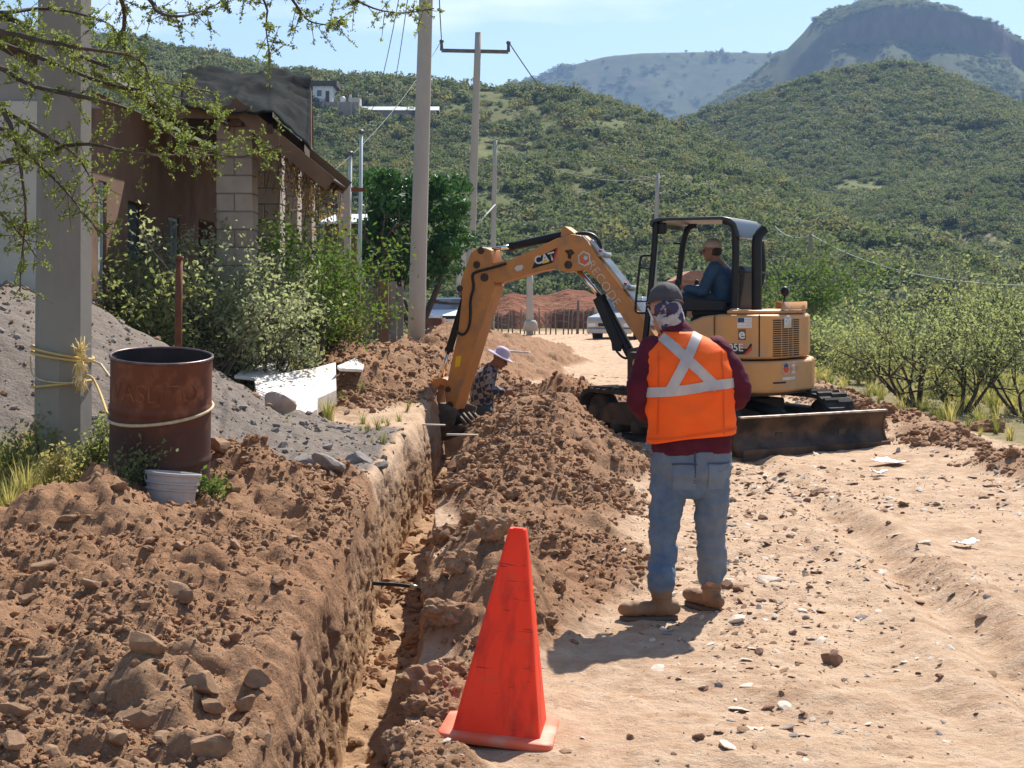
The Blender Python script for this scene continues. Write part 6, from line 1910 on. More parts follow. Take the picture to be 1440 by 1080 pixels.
mb = MB(); mb.ell((FX - .06, 16.45, 1.35), (.03, .03, .03)); hp('handle', mb, M_SHINE, dr, smooth=True)
for y0, y1, z0, z1 in (ops[0], ops[2]):
    mb = MB(); mb.box((FX - .10, (y0 + y1) / 2, (z0 + z1) / 2), (.02, y1 - y0, z1 - z0)); wn_ = hp('window', mb, M_GLASS)
    mb = MB()
    for yy_ in (y0 + .025, y1 - .025, (y0 + y1) / 2): mb.box((FX - .06, yy_, (z0 + z1) / 2), (.05, .04, z1 - z0))
    for zz_ in (z0 + .025, z1 - .025): mb.box((FX - .058, (y0 + y1) / 2, zz_), (.05, y1 - y0, .04))
    hp('frame', mb, M_FRAME, wn_)
# main roof: grey sheet behind the porch
mb = MB(); mb.add([(-3.75, 14.0, 3.75), (-3.75, 22.3, 3.75), (-6.4, 22.3, 4.95), (-6.4, 14.0, 4.95), (-9.2, 22.3, 3.7), (-9.2, 14.0, 3.7), (-3.75, 14.0, 3.65), (-3.75, 22.3, 3.65), (-6.4, 22.3, 4.85), (-6.4, 14.0, 4.85), (-9.2, 22.3, 3.6), (-9.2, 14.0, 3.6)],
                  [(0, 1, 2, 3), (3, 2, 4, 5), (7, 6, 9, 8), (8, 9, 11, 10), (0, 3, 9, 6), (3, 5, 11, 9), (0, 6, 7, 1), (1, 7, 8, 2), (2, 8, 10, 4)]); hp('main_roof', mb, M_GREYRF)
mb = MB(); mb.add([(-3.9, 14.16, 3.4), (-9.1, 14.16, 3.4), (-6.4, 14.16, 4.84)], [(0, 1, 2)]); mb.add([(-3.9, 14.24, 3.4), (-9.1, 14.24, 3.4), (-6.4, 14.24, 4.84)], [(2, 1, 0)]); hp('gable', mb, M_GREYRF)
# block columns along the porch
bm_ = {}
def block(parent, c, size, m):
    key = ('block', tuple(round(s, 3) for s in size), m.name)
    if key not in bm_:
        mb = MB(); mb.box((0, 0, 0), size); me = mb.mesh('block'); me.materials.append(m)
        b = bmesh.new(); b.from_mesh(me); bmesh.ops.bevel(b, geom=b.edges[:], offset=.008, segments=1, affect='EDGES'); b.to_mesh(me); b.free(); bm_[key] = me
    o = bpy.data.objects.new('block', bm_[key]); COL.objects.link(o); o.parent = parent
    o.location = Vector(c) - HB0 - Vector(parent.location); return o
rb = random.Random(3)
for ci, yc in enumerate((16.75, 18.75, 20.25, 21.7)):
    mb = MB(); mb.box((-3.08, yc, 1.9), (.385, .385, 3.2)); col = hp('column', mb, M_MORT)
    z = .35; k = 0
    while z < 3.45:
        if k % 2 == 0: block(col, (-3.08 + rb.uniform(-.004, .004), yc + rb.uniform(-.004, .004), z + .095), (.40, .40, .188), rb.choice([M_BLOCK, M_BLOCK, M_BLOCK2]))
        else:
            for sx in (-1, 1): block(col, (-3.08 + sx * .1015, yc + rb.uniform(-.003, .003), z + .095), (.195, .40, .188), rb.choice([M_BLOCK, M_BLOCK2]))
        z += .2; k += 1
# porch beam, rafters, roof, tarp, barge boards
mb = MB(); mb.box((-3.08, 19.2, 3.58), (.22, 5.6, .2)); hp('porch_beam', mb, M_TIMB)
RA, RB = (-3.02, 3.76), (-1.95, 2.88)
def rp(f, y, off=0): return (RA[0] + (RB[0] - RA[0]) * f + .62 * off, y, RA[1] + (RB[1] - RA[1]) * f + .78 * off)
for y in (16.6, 17.0, 17.4):
    mb = MB(); mb.bar(rp(0, y, -.09), rp(.97, y, -.09), .07, .12); hp('rafter', mb, M_DKTIM)
mb = MB(); nb = 9
for i_ in range(nb):
    f0, f1 = i_ / nb + .004, (i_ + 1) / nb - .004
    mb2 = MB(); vs = [rp(f0, 16.35, 0), rp(f1, 16.35, 0), rp(f1, 17.6, 0), rp(f0, 17.6, 0), rp(f0, 16.35, -.025), rp(f1, 16.35, -.025), rp(f1, 17.6, -.025), rp(f0, 17.6, -.025)]
    mb2.add(vs, [(0, 1, 2, 3), (7, 6, 5, 4), (0, 4, 5, 1), (1, 5, 6, 2), (2, 6, 7, 3), (3, 7, 4, 0)]); hp('roof_board', mb2, M_DKTIM)
mb = MB(); mb.bar(rp(.0, 16.3, -.06), rp(1.0, 16.3, -.06), .05, .16); hp('barge_board', mb, M_TIMB)
mb = MB(); mb.bar(rp(.0, 17.65, .0), rp(1.0, 17.65, .0), .05, .18); hp('barge_board', mb, M_TIMB)
mb = MB(); mb.box((-3.5, 19.3, 3.66), (1.0, 5.8, .08)); hp('porch_shade_ceiling', mb, M_DKTIM)  # flat ceiling added so the facade falls in shade
mb = MB(); mb.box((-3.3, 16.32, 3.62), (.9, .06, .14)); hp('gable_beam', mb, M_TIMB)
# the tarp: rumpled black sheet over the hip of the porch roof
nx_, ny_ = 70, 36
TLc, TRc, BRc, BMc, BLc = P(255, 102, 19.6), P(436, 111, 19.8), P(434, 222, 16.8), P(382, 168, 16.2), P(255, 160, 16.2)
vs = []
for b_ in range(ny_):
    for a_ in range(nx_):
        fu, fv = a_ / (nx_ - 1), b_ / (ny_ - 1)
        bot = BLc.lerp(BMc, fu / .7) if fu < .7 else BMc.lerp(BRc, (fu - .7) / .3)
        p_ = TLc.lerp(TRc, fu).lerp(bot, fv)
        w_ = (1 - abs(float(noise2(fu * 4 + fv, fv * 9, 1601)))) ** 2 * .10 + (1 - abs(float(noise2(fu * 9, fv * 16 + fu * 4, 1602)))) ** 2 * .05
        vs.append(p_ + Vector((.2, -.45, .8)) * w_)
i_ = np.arange(ny_ - 1)[:, None] * nx_ + np.arange(nx_ - 1)[None, :]
tp = obj('tarp', np_mesh('tarp', np.array([tuple(p) for p in vs]), np.stack([i_, i_ + 1, i_ + nx_ + 1, i_ + nx_], -1).reshape(-1, 4)), M_TARP, house, world=True)
tp.modifiers.new('s', 'SOLIDIFY').thickness = .01
dz_ = Vector((0, .05, -.10))
mb = MB(); mb.bar(TLc + dz_, TRc + dz_, .10, .14); hp('ridge_beam', mb, M_TIMB)
for f_ in (.02, .35, .68, .98):
    q_ = TLc.lerp(TRc, f_) + dz_; mb = MB(); mb.bar((q_.x, q_.y, 3.5), (q_.x, q_.y, q_.z - .05), .09, .09, (1, 0, 0)); hp('ridge_strut', mb, M_TIMB)
    b_ = BLc.lerp(BMc, f_ / .7) if f_ < .7 else BMc.lerp(BRc, (f_ - .7) / .3)
    mb = MB(); mb.bar(q_ + Vector((0, 0, -.02)), b_ + Vector((0, .05, -.10)), .06, .10); hp('tarp_rafter', mb, M_DKTIM)
# tall gable board at the far end of the porch roof and its ragged sheeting
mb = MB(); a_, b_ = P(434, 115, 22.3), P(418, 195, 22.3); mb.bar(a_, b_, .07, .05); hp('ridge_post', mb, M_FRAME)
mb = MB(); q = [P(436, 118, 22.5), P(440, 160, 22.5), P(441, 205, 22.5), P(424, 200, 22.5), P(428, 150, 22.5)]; mb.add(q + [p + Vector((0, .04, 0)) for p in q], [(0, 1, 2, 3, 4), (9, 8, 7, 6, 5)] + [(k, k + 5, (k + 1) % 5 + 5, (k + 1) % 5) for k in range(5)]); hp('ragged_sheeting', mb, mat('rusty_sheeting', (.24, .11, .05), .9, col2=(.15, .07, .035), scale=4))
# dry vines hanging from the eave
gv = np.random.default_rng(1700)
vine = thing('dry_vine', 'dried yellow-brown vine hanging from the porch eave', 'vine', Vector(rp(.85, 17, -.2)))
mbv = MB(); lp_ = []
for k in range(46):
    y = gv.uniform(16.3, 17.7); f = gv.uniform(.3, 1.0); s = Vector(rp(f, y, -.1)); e = s + Vector((gv.normal(0, .06), gv.normal(0, .06), -gv.uniform(.15, .75)))
    mbv.tube([s, s.lerp(e, .5) + Vector((gv.normal(0, .03), 0, 0)), e], .004, 4, False)
    for _ in range(26): lp_.append(s.lerp(e, gv.random()) + Vector(gv.normal(0, .035, 3)))
obj('stems', mbv.mesh(fix=False), M_BARK2, vine, world=True)['kind'] = 'stuff'
obj('foliage', leaf_faces(np.array([tuple(p) for p in lp_]), gv.normal(0, 1, (len(lp_), 3)), .022, gv, .6), L_DRY, vine, world=True, smooth=False)

# ------------------------------------------------------------------ white slabs and the big rock
M_SLAB = mat('whitewashed_board', (.78, .72, .66), .85, col2=(.68, .60, .53), scale=2.5, bump=.15, bscale=20, dust=(.55, .45, .36), dust_scale=2.2, dust_lo=.55, dust_hi=.8)
def panel(name, px, Ys, thick, label, depth=(0, 1, 0)):
    q = [P(u, v, y) for (u, v), y in zip(px, Ys)]; n = len(q); d = Vector(depth).normalized() * thick
    mb = MB(); mb.add(q + [p + d for p in q], [tuple(range(n)), tuple(reversed(range(n, 2 * n)))] + [(k, n + k, n + (k + 1) % n, (k + 1) % n) for k in range(n)])
    c = sum(q, Vector()) / n; c.z = min(p.z for p in q)
    return at_base(name, mb.mesh(), M_SLAB, c, label, 'board', smooth=False, bevel=.006)
panel('white_board', [(357, 531), (446, 516), (472, 509), (473, 548), (447, 560), (446, 575), (420, 590), (366, 590)], [15.3, 16.0, 16.3, 15.5, 15.0, 14.8, 14.4, 14.1], .16, 'large whitewashed board propped aslant above the sand', (0, .25, -1))
panel('white_board', [(329, 528), (340, 520), (407, 504), (409, 517), (395, 521), (357, 531)], [15.35, 16.0, 17.0, 16.4, 16.1, 15.45], .035, 'white board lying flat behind the large slanted one', (0, 0, -1))
panel('white_board', [(474, 514), (500, 503), (512, 512), (510, 519), (478, 517)], [15.8, 17.3, 17.2, 16.4, 15.9], .035, 'short white board tipped beside the dirt pile', (0, 0, -1))
for u in (399.5, 415, 433):
    a_, b_ = P(u, 527 - (u - 399) * .16, 15.05 + (u - 400) * .009), P(u, 536 - (u - 399) * .16, 15.05 + (u - 400) * .009)
STONE_KINDS['big'] = ('big pale pinkish rock propped against the white board', mat('pink_rock', (.46, .36, .31), .9, col2=(.34, .26, .22), scale=2, bump=.5, bscale=7), 'rocks by the white boards')
o = stone(392, 590, 'big', 54, ROCKS, 13.9, (1, .8, .85), (.3, .5, 1.0)); o.location.z += .08; del o['group']

# ------------------------------------------------------------------ poles, lamps, wires
def pole_at(u, v, Y, h, r0, r1, lean, label, n=10, group=None, m=None, zfix=None):
    b = P(u, v, Y); z = gz(b.x, Y) if zfix is None else zfix
    return pole('utility_pole', (b.x, Y, z - .15), h, r0, r1, (lean, 0), label, n, R(10), group, m), b.x, Y, z
pA, ax_, ay_, az_ = pole_at(584, 505, 26, 10.2, .155, .10, .03, 'slender round concrete pole standing in the dirt heaps', 16, m=M_CONC2)
pB, bx_, by_, bz_ = pole_at(657, 470, 44, 9.35, .15, .095, .035, 'concrete pole with a steel crossarm beyond the dark tree', 14, m=M_CONC2)
tB = Vector((bx_ + .035 * 9.3, by_, bz_ + 8.95))
M_GALV = mat('dull_galvanised_steel', (.16, .145, .135), .6, metal=.3, col2=(.10, .09, .085), scale=6)
mb = MB(); aL, aR = P(621, 71, 44), P(715, 73, 44); mb.bar(aL, aR, .10, .10); ca = obj('crossarm', mb.mesh(), M_GALV, pB, world=True, smooth=False)
for p in (aL, aR): mb = MB(); mb.tube([p, p + Vector((0, 0, .30))], [.05, .04], 8); mb.ell(p + Vector((0, 0, .27)), (.07, .07, .06)); obj('insulator', mb.mesh(), M_GALV, ca, world=True)
pC, cx_, cy_, cz_ = pole_at(691, 462, 70, 9.0, .15, .10, .02, 'distant concrete pole with a guy wire behind the stick arm', 12, m=M_CONC2)
mb = MB(); mb.bar(P(681, 200, 70), P(732, 204, 70), .08, .08); obj('crossarm', mb.mesh(), M_GALV, pC, world=True, smooth=False)
mb = MB(); mb.tube([P(697, 287, 70), P(671, 316, 66)], .035, 6); obj('guy_brace', mb.mesh(), M_CONC2, pC, world=True)
pD, *_ = pole_at(745, 462, 62, 2.7, .16, .13, .0, 'short concrete post seen under the boom before the red bank', 12, m=M_CONC2)
mb = MB(); mb.lathe([(.32, -.1), (.28, .25), (.2, .35)], 10, P(746, 462, 62)); obj('post_footing', mb.mesh(), M_CONC2, pD, world=True)
pE, ex_, ey_, ez_ = pole_at(1133, 470, 58, 4.3, .11, .085, .05, 'leaning wooden power pole behind the engine hood', 10, m=mat('grey_pole_wood', (.26, .225, .185), .9), zfix=P(1133, 478, 58).z)
pF, fx_, fy_, fz_ = pole_at(918, 440, 75, 8.0, .13, .10, .03, 'faint distant pole rising behind the cab canopy', 10, m=M_CONC2)
M_WIRE = flat('wire', (.10, .10, .11), .6)
M_WIREL = flat('pale_cable', (.42, .43, .44), .5)
def wire(a, b, sag, r, label, m=M_WIRE):
    n = 24; mb = MB(); a, b = Vector(a), Vector(b)
    mb.tube([a.lerp(b, k / n) - Vector((0, 0, sag * 4 * (k / n) * (1 - k / n))) for k in range(n + 1)], r, 5)
    return at_base('overhead_wire', mb.mesh(), m, a, label, 'wire')
topA = Vector((ax_ + .03 * 9.8, ay_, az_ + 9.6)); topE = Vector((ex_ + .05 * 4.2, ey_, ez_ + 4.1)); topC = P(706, 200, 70); topF = Vector((fx_ + .03 * 7.8, fy_, fz_ + 7.7))
wire(aL + Vector((0, 0, .3)), topA, .5, .016, 'dark cable from the crossarm to the slender pole')
wire(aR + Vector((0, 0, .3)), topF, 1.2, .018, 'dark cable from the crossarm to the faint pole behind the canopy')
wire(topA, P(520, 160, 60), 1.0, .012, 'thin wire slanting from the slender pole to the hillside')
wire(topA, P(545, 148, 80), 1.2, .014, 'second thin wire slanting from the slender pole')
wire(aL + Vector((0, 0, .3)), P(380, 300, 30), .6, .010, 'house service wire running down from the crossarm')
wire(topE, P(1480, 402, 30), .5, .013, 'pale service cable from the leaning wooden pole', M_WIREL)
wire(topE, P(1090, 318, 70), .3, .013, 'short pale cable on the far side of the wooden pole', M_WIREL)
wire(topC, topF, .8, .016, 'sagging wire between the two distant poles')
wire(Vector((topA.x, topA.y, topA.z)), P(705, -60, 12), .3, .008, 'near wire running up out of view')
# street lamp poles by the fence
M_LAMP = mat('pale_blue_lamp_post', (.42, .48, .48), .5, col2=(.34, .40, .40), scale=4)
def lamp(u, v0, v1, Y, label):
    b = P(u, v1, Y); t = thing('lamp_post', label, 'lamp post', (b.x, Y, gz(b.x, Y)))
    tp = P(u + 4, v0, Y); bb = Vector((b.x, Y, gz(b.x, Y) - .1))
    mb = MB(); mb.tube([bb, tp], [.045, .035], 8); obj('shaft', mb.mesh(), M_LAMP, t, world=True)
    mb = MB(); mb.ell(tp + Vector((0, 0, .04)), (.07, .10, .05)); mb.tube([tp, tp + Vector((.02, -.1, .04))], .025, 6); obj('lamp_head', mb.mesh(), M_GALV, t, world=True)
    return t
l1 = lamp(504, 188, 470, 30, 'thin pale blue lamp post with a meter box by the board fence')
mb = MB(); mb.box(P(508, 394, 29.9), (.17, .12, .18)); obj('meter_box', mb.mesh(), M_PAIL, l1, world=True, smooth=False, bevel=.02)
lamp(489, 218, 470, 32, 'shorter thin lamp post next to the concrete gate post')
# concrete gate post with beam, board fence
gp = thing('gate_post', 'square concrete post carrying a rusty beam beside the climbing shrub', 'post', on_ground(485, 24))
mb = MB(); b0 = P(484, 470, 24); mb.box((b0.x, 24, (gz(b0.x, 24) + P(0, 264, 24).z) / 2), (.2, .2, P(0, 264, 24).z - gz(b0.x, 24))); obj('post_shaft', mb.mesh(), M_CONC2, gp, world=True, smooth=False, bevel=.01)
mb = MB(); mb.bar(P(450, 266, 24.2), P(514, 267, 24.2), .08, .06); obj('rusty_beam', mb.mesh(), M_RUST2, gp, world=True, smooth=False)
fence = thing('board_fence', 'grey weathered board fence under the dark tree', 'fence', on_ground(530, 27.5))
M_FB = [mat('grey_fence_board', (.17, .165, .15), .9, col2=(.11, .105, .098), scale=3, stretch=(6, 1, .5)), mat('pale_fence_board', (.25, .24, .22), .9, col2=(.17, .16, .145), scale=3)]
rf = random.Random(9); u = 499
while u < 566:
    w = rf.uniform(7, 10); p0, zt = P(u + w / 2, 490, 27.5), P(u, 398 + rf.uniform(-5, 8), 27.5).z; zb = gz(p0.x, 27.5)
    mb = MB(); mb.box((p0.x, 27.5 + rf.uniform(-.02, .02), (zb + zt) / 2), ((w - 1) / F * 27.5, .025, zt - zb)); obj('board', mb.mesh(), rf.choice(M_FB), fence, world=True, smooth=False); u += w
for u, v, w in ((498, 330, 9), (540, 393, 13), (503, 395, 8)):
    p0, zt = P(u, 490, 27.2), P(u, v, 27.2).z; zb = gz(p0.x, 27.2); mb = MB(); mb.box((p0.x, 27.2, (zb + zt) / 2), (w / F * 27.2, .14, zt - zb)); obj('post', mb.mesh(), M_TIMB, fence, world=True, smooth=False, bevel=.01)
# low house with a white metal roof behind
M_WROOF = mat('white_metal_roof', (.75, .75, .77), .4, col2=(.66, .66, .68), scale=2)
lh = thing('low_house', 'low house with bright white metal roof behind the gate post', 'house', on_ground(480, 46))
zr_ = P(0, 312, 46).z; x0_, x1_ = P(455, 0, 46).x, P(555, 0, 46).x
mb = MB(); mb.box(((x0_ + x1_) / 2, 48, zr_ / 2), (x1_ - x0_, 3.6, zr_ - .1)); obj('wall', mb.mesh(), M_DKTIM, lh, world=True, smooth=False)
mb = MB(); mb.add([(x0_ - .1, 45.8, zr_), (x1_ + .1, 45.8, zr_), (x1_ + .1, 50, zr_ + .45), (x0_ - .1, 50, zr_ + .45), (x0_ - .1, 45.8, zr_ - .06), (x1_ + .1, 45.8, zr_ - .06), (x1_ + .1, 50, zr_ + .39), (x0_ - .1, 50, zr_ + .39)], [(0, 1, 2, 3), (7, 6, 5, 4), (0, 4, 5, 1), (1, 5, 6, 2), (2, 6, 7, 3), (3, 7, 4, 0)]); obj('roof', mb.mesh(), M_WROOF, lh, world=True, smooth=False)
for k in range(3):
    mb = MB(); mb.box((x0_ + .5 + k * .75, 46.17, 1.7), (.42, .03, .55)); obj('window', mb.mesh(), M_GLASS, lh, world=True, smooth=False)
mb = MB(); p0, p1 = P(640, 333, 58), P(664, 333, 58); mb.box((p0 + p1) / 2 + Vector((0, 1.2, 0)), ((p1 - p0).x, 2.4, .12)); mb.box((p0 + p1) / 2 + Vector((0, 1.2, -1.7)), ((p1 - p0).x * .9, 2.2, 3.2)); 
sh = thing('shed', 'small shed with white flat roof behind the dark tree', 'shed', ((p0.x + p1.x) / 2, 59, gz((p0.x + p1.x) / 2, 59)))
mb = MB(); c0 = (p0 + p1) / 2; mb.box(c0 + Vector((0, 1.2, 0)), ((p1 - p0).x, 2.4, .10)); obj('roof', mb.mesh(), M_WROOF, sh, world=True, smooth=False)
mb = MB(); mb.box((c0.x, 60.2 - .95, (c0.z - .06 + gz(c0.x, 59)) / 2), ((p1 - p0).x * .85, 2.0, c0.z - .06 - gz(c0.x, 59))); obj('wall', mb.mesh(), M_CREAM, sh, world=True, smooth=False)
mb = MB(); mb.box((c0.x, 60.2 - 1.96, gz(c0.x, 59) + .95), (.34, .03, 1.8)); obj('door', mb.mesh(), M_DKTIM, sh, world=True, smooth=False)
# rusty drum by the white car
rd = on_ground(612, 41); mb = MB(); mb.lathe([(.27, 0), (.285, .02), (.28, .28), (.29, .30), (.28, .32), (.28, .55), (.29, .57), (.28, .59), (.285, .85), (.27, .85), (.265, .1), (.01, .1)], 24, cap=False)
o = obj('rusty_barrel', mb.mesh(), M_RUST2); o.location = rd; set_props(o, 'small red-rusted drum standing in front of the white car', 'barrel')
# ------------------------------------------------------------------ vehicles
M_CWHITE = mat('white_car_paint', (.70, .70, .70), .35, col2=(.62, .61, .59), scale=2, spec=.5)
M_NAVYP = mat('dark_blue_car_paint', (.03, .045, .085), .25, col2=(.045, .06, .10), scale=2, spec=.6)
M_SILVP = mat('silver_car_paint', (.45, .45, .45), .3, metal=.5, col2=(.38, .38, .38), scale=2)
M_CGLASS = flat('windscreen_glass', (.10, .14, .17), .06, .8)
M_TYRE = flat('tyre', (.018, .018, .018), .85)
M_LIGHT = flat('headlight', (.75, .75, .72), .15, .8)
def vehicle(name, label, base, yaw, prof, roof, w, paint, L):
    """prof: lower body side outline (x forward, z); roof: cabin outline"""
    t = thing(name, label, 'car' if name == 'parked_car' else 'pickup', base); t.rotation_euler = (0, 0, yaw)
    mb = MB(); mb.prism(prof, lambda a, z, d: Vector((a, d, z)), -w / 2, w / 2); obj('body', mb.mesh(), paint, t, bevel=.06)
    mb = MB(); n = len(roof); lo = [(a, z) for a, z in roof]
    vs = [Vector((a, s * (w / 2 - .06 - .12 * (z - roof[0][1]) / .5), z)) for s in (-1, 1) for a, z in roof]
    mb.add(vs, [tuple(range(n)), tuple(reversed(range(n, 2 * n)))] + [(k, n + k, n + (k + 1) % n, (k + 1) % n) for k in range(n)]); obj('cabin', mb.mesh(), paint, t, bevel=.03)
    (a0, z0), (a1, z1) = roof[-1], roof[-2]
    def glass(nm, p, q, wi):
        d = Vector((q[0] - p[0], 0, q[1] - p[1])); nrm = Vector((d.z, 0, -d.x)).normalized()
        if nrm.x < 0 and p[0] > 0: nrm = -nrm
        A, B = Vector((p[0], 0, p[1])) + d * .12 + nrm * .012, Vector((p[0], 0, p[1])) + d * .88 + nrm * .012
        mb = MB(); mb.add([A + Vector((0, -wi / 2, 0)), A + Vector((0, wi / 2, 0)), B + Vector((0, wi / 2 - .09, 0)), B + Vector((0, -wi / 2 + .09, 0))], [(0, 1, 2, 3)]); obj(nm, mb.mesh(), M_CGLASS, t, smooth=False)
    glass('windscreen', (a0, z0), (a1, z1), w - .26)
    for s in (-1, 1):
        sv = [(roof[0][0] + .14, roof[0][1] + .05), (roof[1][0] + .10, roof[1][1] - .06), (a1 - .10, z1 - .06), (a0 - .16, z0 + .05)]
        mb = MB(); mb.add([Vector((a, s * (w / 2 - .052 - .12 * (z - roof[0][1]) / .5), z)) for a, z in sv], [(0, 1, 2, 3)]); obj('side_window', mb.mesh(), M_CGLASS, t, smooth=False)
        mb = MB(); mb.box((L / 2 - .03, s * (w / 2 - .22), .68), (.08, .28, .14)); obj('headlight', mb.mesh(), M_LIGHT, t, bevel=.02)
        mb = MB(); mb.box((a0 - .2, s * (w / 2 + .08), z0 + .08), (.10, .18, .13)); obj('side_mirror', mb.mesh(), paint, t, bevel=.02)
        for xw in (L * .30, -L * .30):
            mb = MB(); mb.lathe([(.20, -.11), (.31, -.11), (.335, -.07), (.335, .07), (.31, .11), (.20, .11)], 20, (xw, s * (w / 2 - .10), .335), (0, 1, 0)); wh = obj('wheel', mb.mesh(), M_TYRE, t)
            mb = MB(); mb.lathe([(.02, .115), (.19, .112), (.20, .09)], 14, (xw, s * (w / 2 - .10), .335), (0, s, 0)); obj('rim', mb.mesh(), M_SILVP, wh)
    mb = MB(); mb.box((L / 2 + .02, 0, .46), (.10, w * .96, .18)); obj('bumper', mb.mesh(), M_SILVP, t, bevel=.03)
    mb = MB(); mb.box((L / 2 - .005, 0, .69), (.05, w * .48, .12)); obj('grille', mb.mesh(), M_BADGE, t)
    return t
CP = [(-2.0, .35), (2.0, .35), (2.08, .55), (2.02, .76), (1.1, .92), (-1.75, .95), (-2.05, .85)]
CR = [(-1.65, .94), (-1.2, 1.40), (.25, 1.42), (1.05, .91)]
vx = (630 - 720) / F * 58
vehicle('parked_car', 'white car facing the camera beside the rusty drum', (vx, 58, P(0, 470, 58).z), R(-82), CP, CR, 1.68, M_CWHITE, 4.1)
PP = [(-2.6, .45), (2.45, .45), (2.55, .7), (2.5, .98), (1.25, 1.12), (-2.6, 1.12)]
PR = [(-.55, 1.11), (-.42, 1.72), (.60, 1.74), (1.25, 1.11)]
vx = (886 - 720) / F * 58
vehicle('parked_pickup', 'silver pickup truck with dark windscreen parked at the roadside behind the boom', (vx, 58, P(0, 480, 58).z), R(-112), PP, PR, 1.82, M_SILVP, 5.1)
# ------------------------------------------------------------------ fence posts and red cut bank
M_REDB = hill_mat('red_earth_bank', (.22, .095, .055), (.17, .07, .042), (.27, .155, .09), .25)
xs_, ys_ = np.arange(-4, 10, .12), np.arange(69, 92, .14); X_, Y_ = np.meshgrid(xs_, ys_)
cr = np.interp(X_, [-4, -2, 0, 2, 3.2, 4.5, 6, 7.5, 10], [.4, 1.2, 1.9, 1.8, 2.1, 2.0, 1.0, .3, .1]); ed = 74 + 1.2 * noise2(X_ * .5, X_ * 0, 1801) + .35 * noise2(X_ * 1.7, X_ * 0, 1802)
Z_ = cr * (.62 * sm(0, 1.1, Y_ - ed) + .38 * sm(.8, 9, Y_ - ed)) * sm(92, 86, Y_) + .16 * fbm2(X_ * .8, Y_ * .8, 4, 1803) * sm(0, 1, Y_ - ed) - .45
i_ = np.arange(len(ys_) - 1)[:, None] * len(xs_) + np.arange(len(xs_) - 1)[None, :]
o = obj('earth_bank', np_mesh('bank', np.stack([X_, Y_, Z_], -1).reshape(-1, 3), np.stack([i_, i_ + 1, i_ + len(xs_) + 1, i_ + len(xs_)], -1).reshape(-1, 4)), M_REDB); o['kind'] = 'structure'
M_STK = mat('fence_stake_wood', (.22, .17, .125), .9, col2=(.14, .105, .08), scale=5)
rf = random.Random(21); pf = thing('stake_fence', 'low fence of thin wooden stakes before the red bank', 'fence', on_ground(740, 63)); tops = []
for k in range(22):
    u = 684 + k * 7.6 + rf.uniform(-2, 2); Y = 63 + .05 * k; x = (u - 720) / F * Y; z = P(0, 464, Y).z; h = rf.uniform(.7, .95) * (1.35 if k in (17, 20) else 1)
    mb = MB(); mb.tube([(x, Y, z - .2), (x + rf.uniform(-.06, .06), Y, z + h)], [.035 if k not in (17, 20) else .07] * 2, 6); obj('stake', mb.mesh(), M_STK, pf, world=True); tops.append(Vector((x, Y, z + h * .75)))
for dz in (0, -.3):
    mb = MB(); mb.tube([p + Vector((0, -.03, dz)) for p in tops], .006, 4); obj('wire_strand', mb.mesh(), M_WIRE, pf, world=True)
# ------------------------------------------------------------------ houses on the hillside
def on_hill(u, v):
    for Y in np.arange(90, 262, .5):
        p = P(u, v, Y)
        if HA(np.array([p.x]), np.array([Y]))[0] > p.z: return float(Y)
    return 200.0
Yh = on_hill(475, 166); k_ = Yh / F
hh = thing('hill_house', 'small white house with flat dark roof up on the hillside', 'house', P(455, 162, Yh))
def hbox(name, u0, u1, v0, v1, dep, m, par, dy=0): 
    a, b = P(u0, v1, Yh), P(u1, v0, Yh); mb = MB(); mb.box(((a.x + b.x) / 2, Yh + dy + dep / 2, (a.z + b.z) / 2), (b.x - a.x, dep, b.z - a.z)); return obj(name, mb.mesh(), m, par, world=True, smooth=False)
hbox('wall', 440, 468, 121, 146, 5, M_WROOF, hh); hbox('roof', 434, 474, 114, 121, 6, M_DKTIM, hh, -.5)
hbox('window', 446, 452, 127, 135, .1, M_GLASS, hh, -.12); hbox('door', 458, 463, 128, 145, .1, M_DKTIM, hh, -.12)
hbox('side_wall', 489, 505, 136, 147, 3, M_CREAM, hh, 1); hbox('chimney', 489, 492, 130, 137, .5, M_CREAM, hh, 2)
mb = MB(); c0 = P(481, 140, Yh); mb.lathe([(.45, -.5), (.45, .35), (.3, .55), (.12, .6)], 14, c0 + Vector((0, 1, 0))); o = at_base('water_tank', mb.mesh(), M_WROOF, c0 + Vector((0, 1, -.5)), 'round white water tank beside the hillside house', 'tank')
rw = thing('retaining_wall', 'grey block retaining wall below the hillside house', 'wall', P(470, 166, Yh)); hbox('wall_face', 438, 506, 145, 164, 1.0, M_BLOCK2, rw, -1.4)
for u in (455, 476, 494): hbox('pier', u, u + 2.5, 145, 166, .3, M_BLOCK, rw, -1.75)
Yh = on_hill(560, 166)
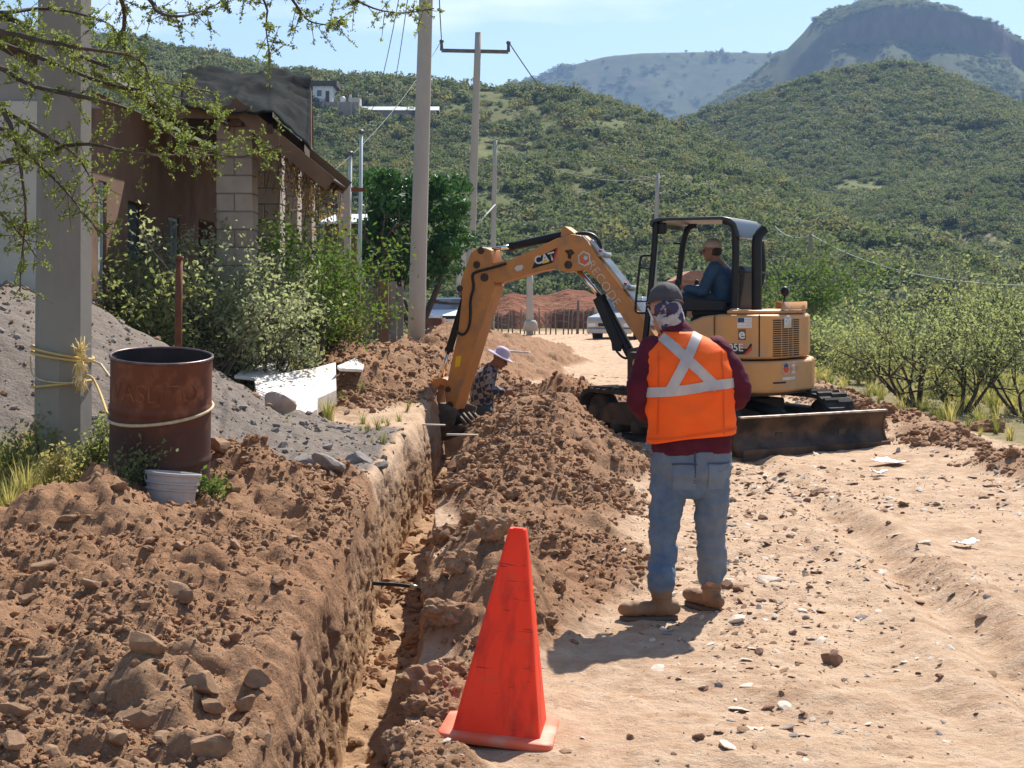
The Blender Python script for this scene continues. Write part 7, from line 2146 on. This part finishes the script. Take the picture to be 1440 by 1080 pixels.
gh = thing('long_shed', 'long low white plastic-roofed shed on the hillside', 'shed', P(562, 164, Yh)); hbox('wall', 512, 612, 155, 165, 4, M_GREYRF, gh)
a, b = P(508, 155, Yh), P(617, 150, Yh); mb = MB(); mb.add([(a.x, Yh - .4, a.z), (b.x, Yh - .4, a.z - .05), (b.x, Yh + 2.2, b.z + .3), (a.x, Yh + 2.2, b.z + .3), (a.x, Yh + 4.6, a.z), (b.x, Yh + 4.6, a.z)], [(0, 1, 2, 3), (3, 2, 5, 4), (0, 3, 4), (1, 5, 2)]); obj('roof', mb.mesh(), mat('dusty_plastic_roof', (.52, .56, .54), .6), gh, world=True, smooth=False)
mb = MB(); c0 = P(978, 392, 66); mb.box(c0 + Vector((0, 1.5, -.7)), (1.9, 3, 1.4)); 
sb = thing('brick_hut', 'small reddish hut half hidden behind the operator', 'hut', c0 - Vector((0, 0, 1.6)))
mb = MB(); mb.box(c0 + Vector((0, 1.5, -.9)), (1.7, 2.6, 1.6)); obj('wall', mb.mesh(), mat('red_brick_wall', (.36, .17, .10), .9, col2=(.28, .13, .08), scale=4), sb, world=True, smooth=False)
mb = MB(); mb.prism([(-1.0, -.1), (1.0, -.1), (.6, .35), (-.2, .35)], lambda a_, z_, d_: c0 + Vector((a_, d_, z_)), .1, 2.9); obj('roof', mb.mesh(), mat('clay_roof', (.40, .20, .13), .9), sb, world=True, smooth=False)
# ------------------------------------------------------------------ the air: thin even haze round everything
mb = MB(); mb.box((0, 1500, 125), (5600, 3400, 270))
haze = obj('haze', mb.mesh(), None, smooth=False)
hm = bpy.data.materials.new('haze'); hm.use_nodes = True; hn = hm.node_tree; hn.nodes.clear()
ho = hn.nodes.new('ShaderNodeOutputMaterial'); hv = hn.nodes.new('ShaderNodeVolumePrincipled')
hv.inputs['Color'].default_value = (.30, .46, .74, 1); hv.inputs['Density'].default_value = .00030; hv.inputs['Anisotropy'].default_value = .2
hn.links.new(hv.outputs[0], ho.inputs['Volume'])
haze.data.materials.append(hm)
set_props(haze, 'thin bluish haze veiling the far hills', 'haze', kind='stuff')
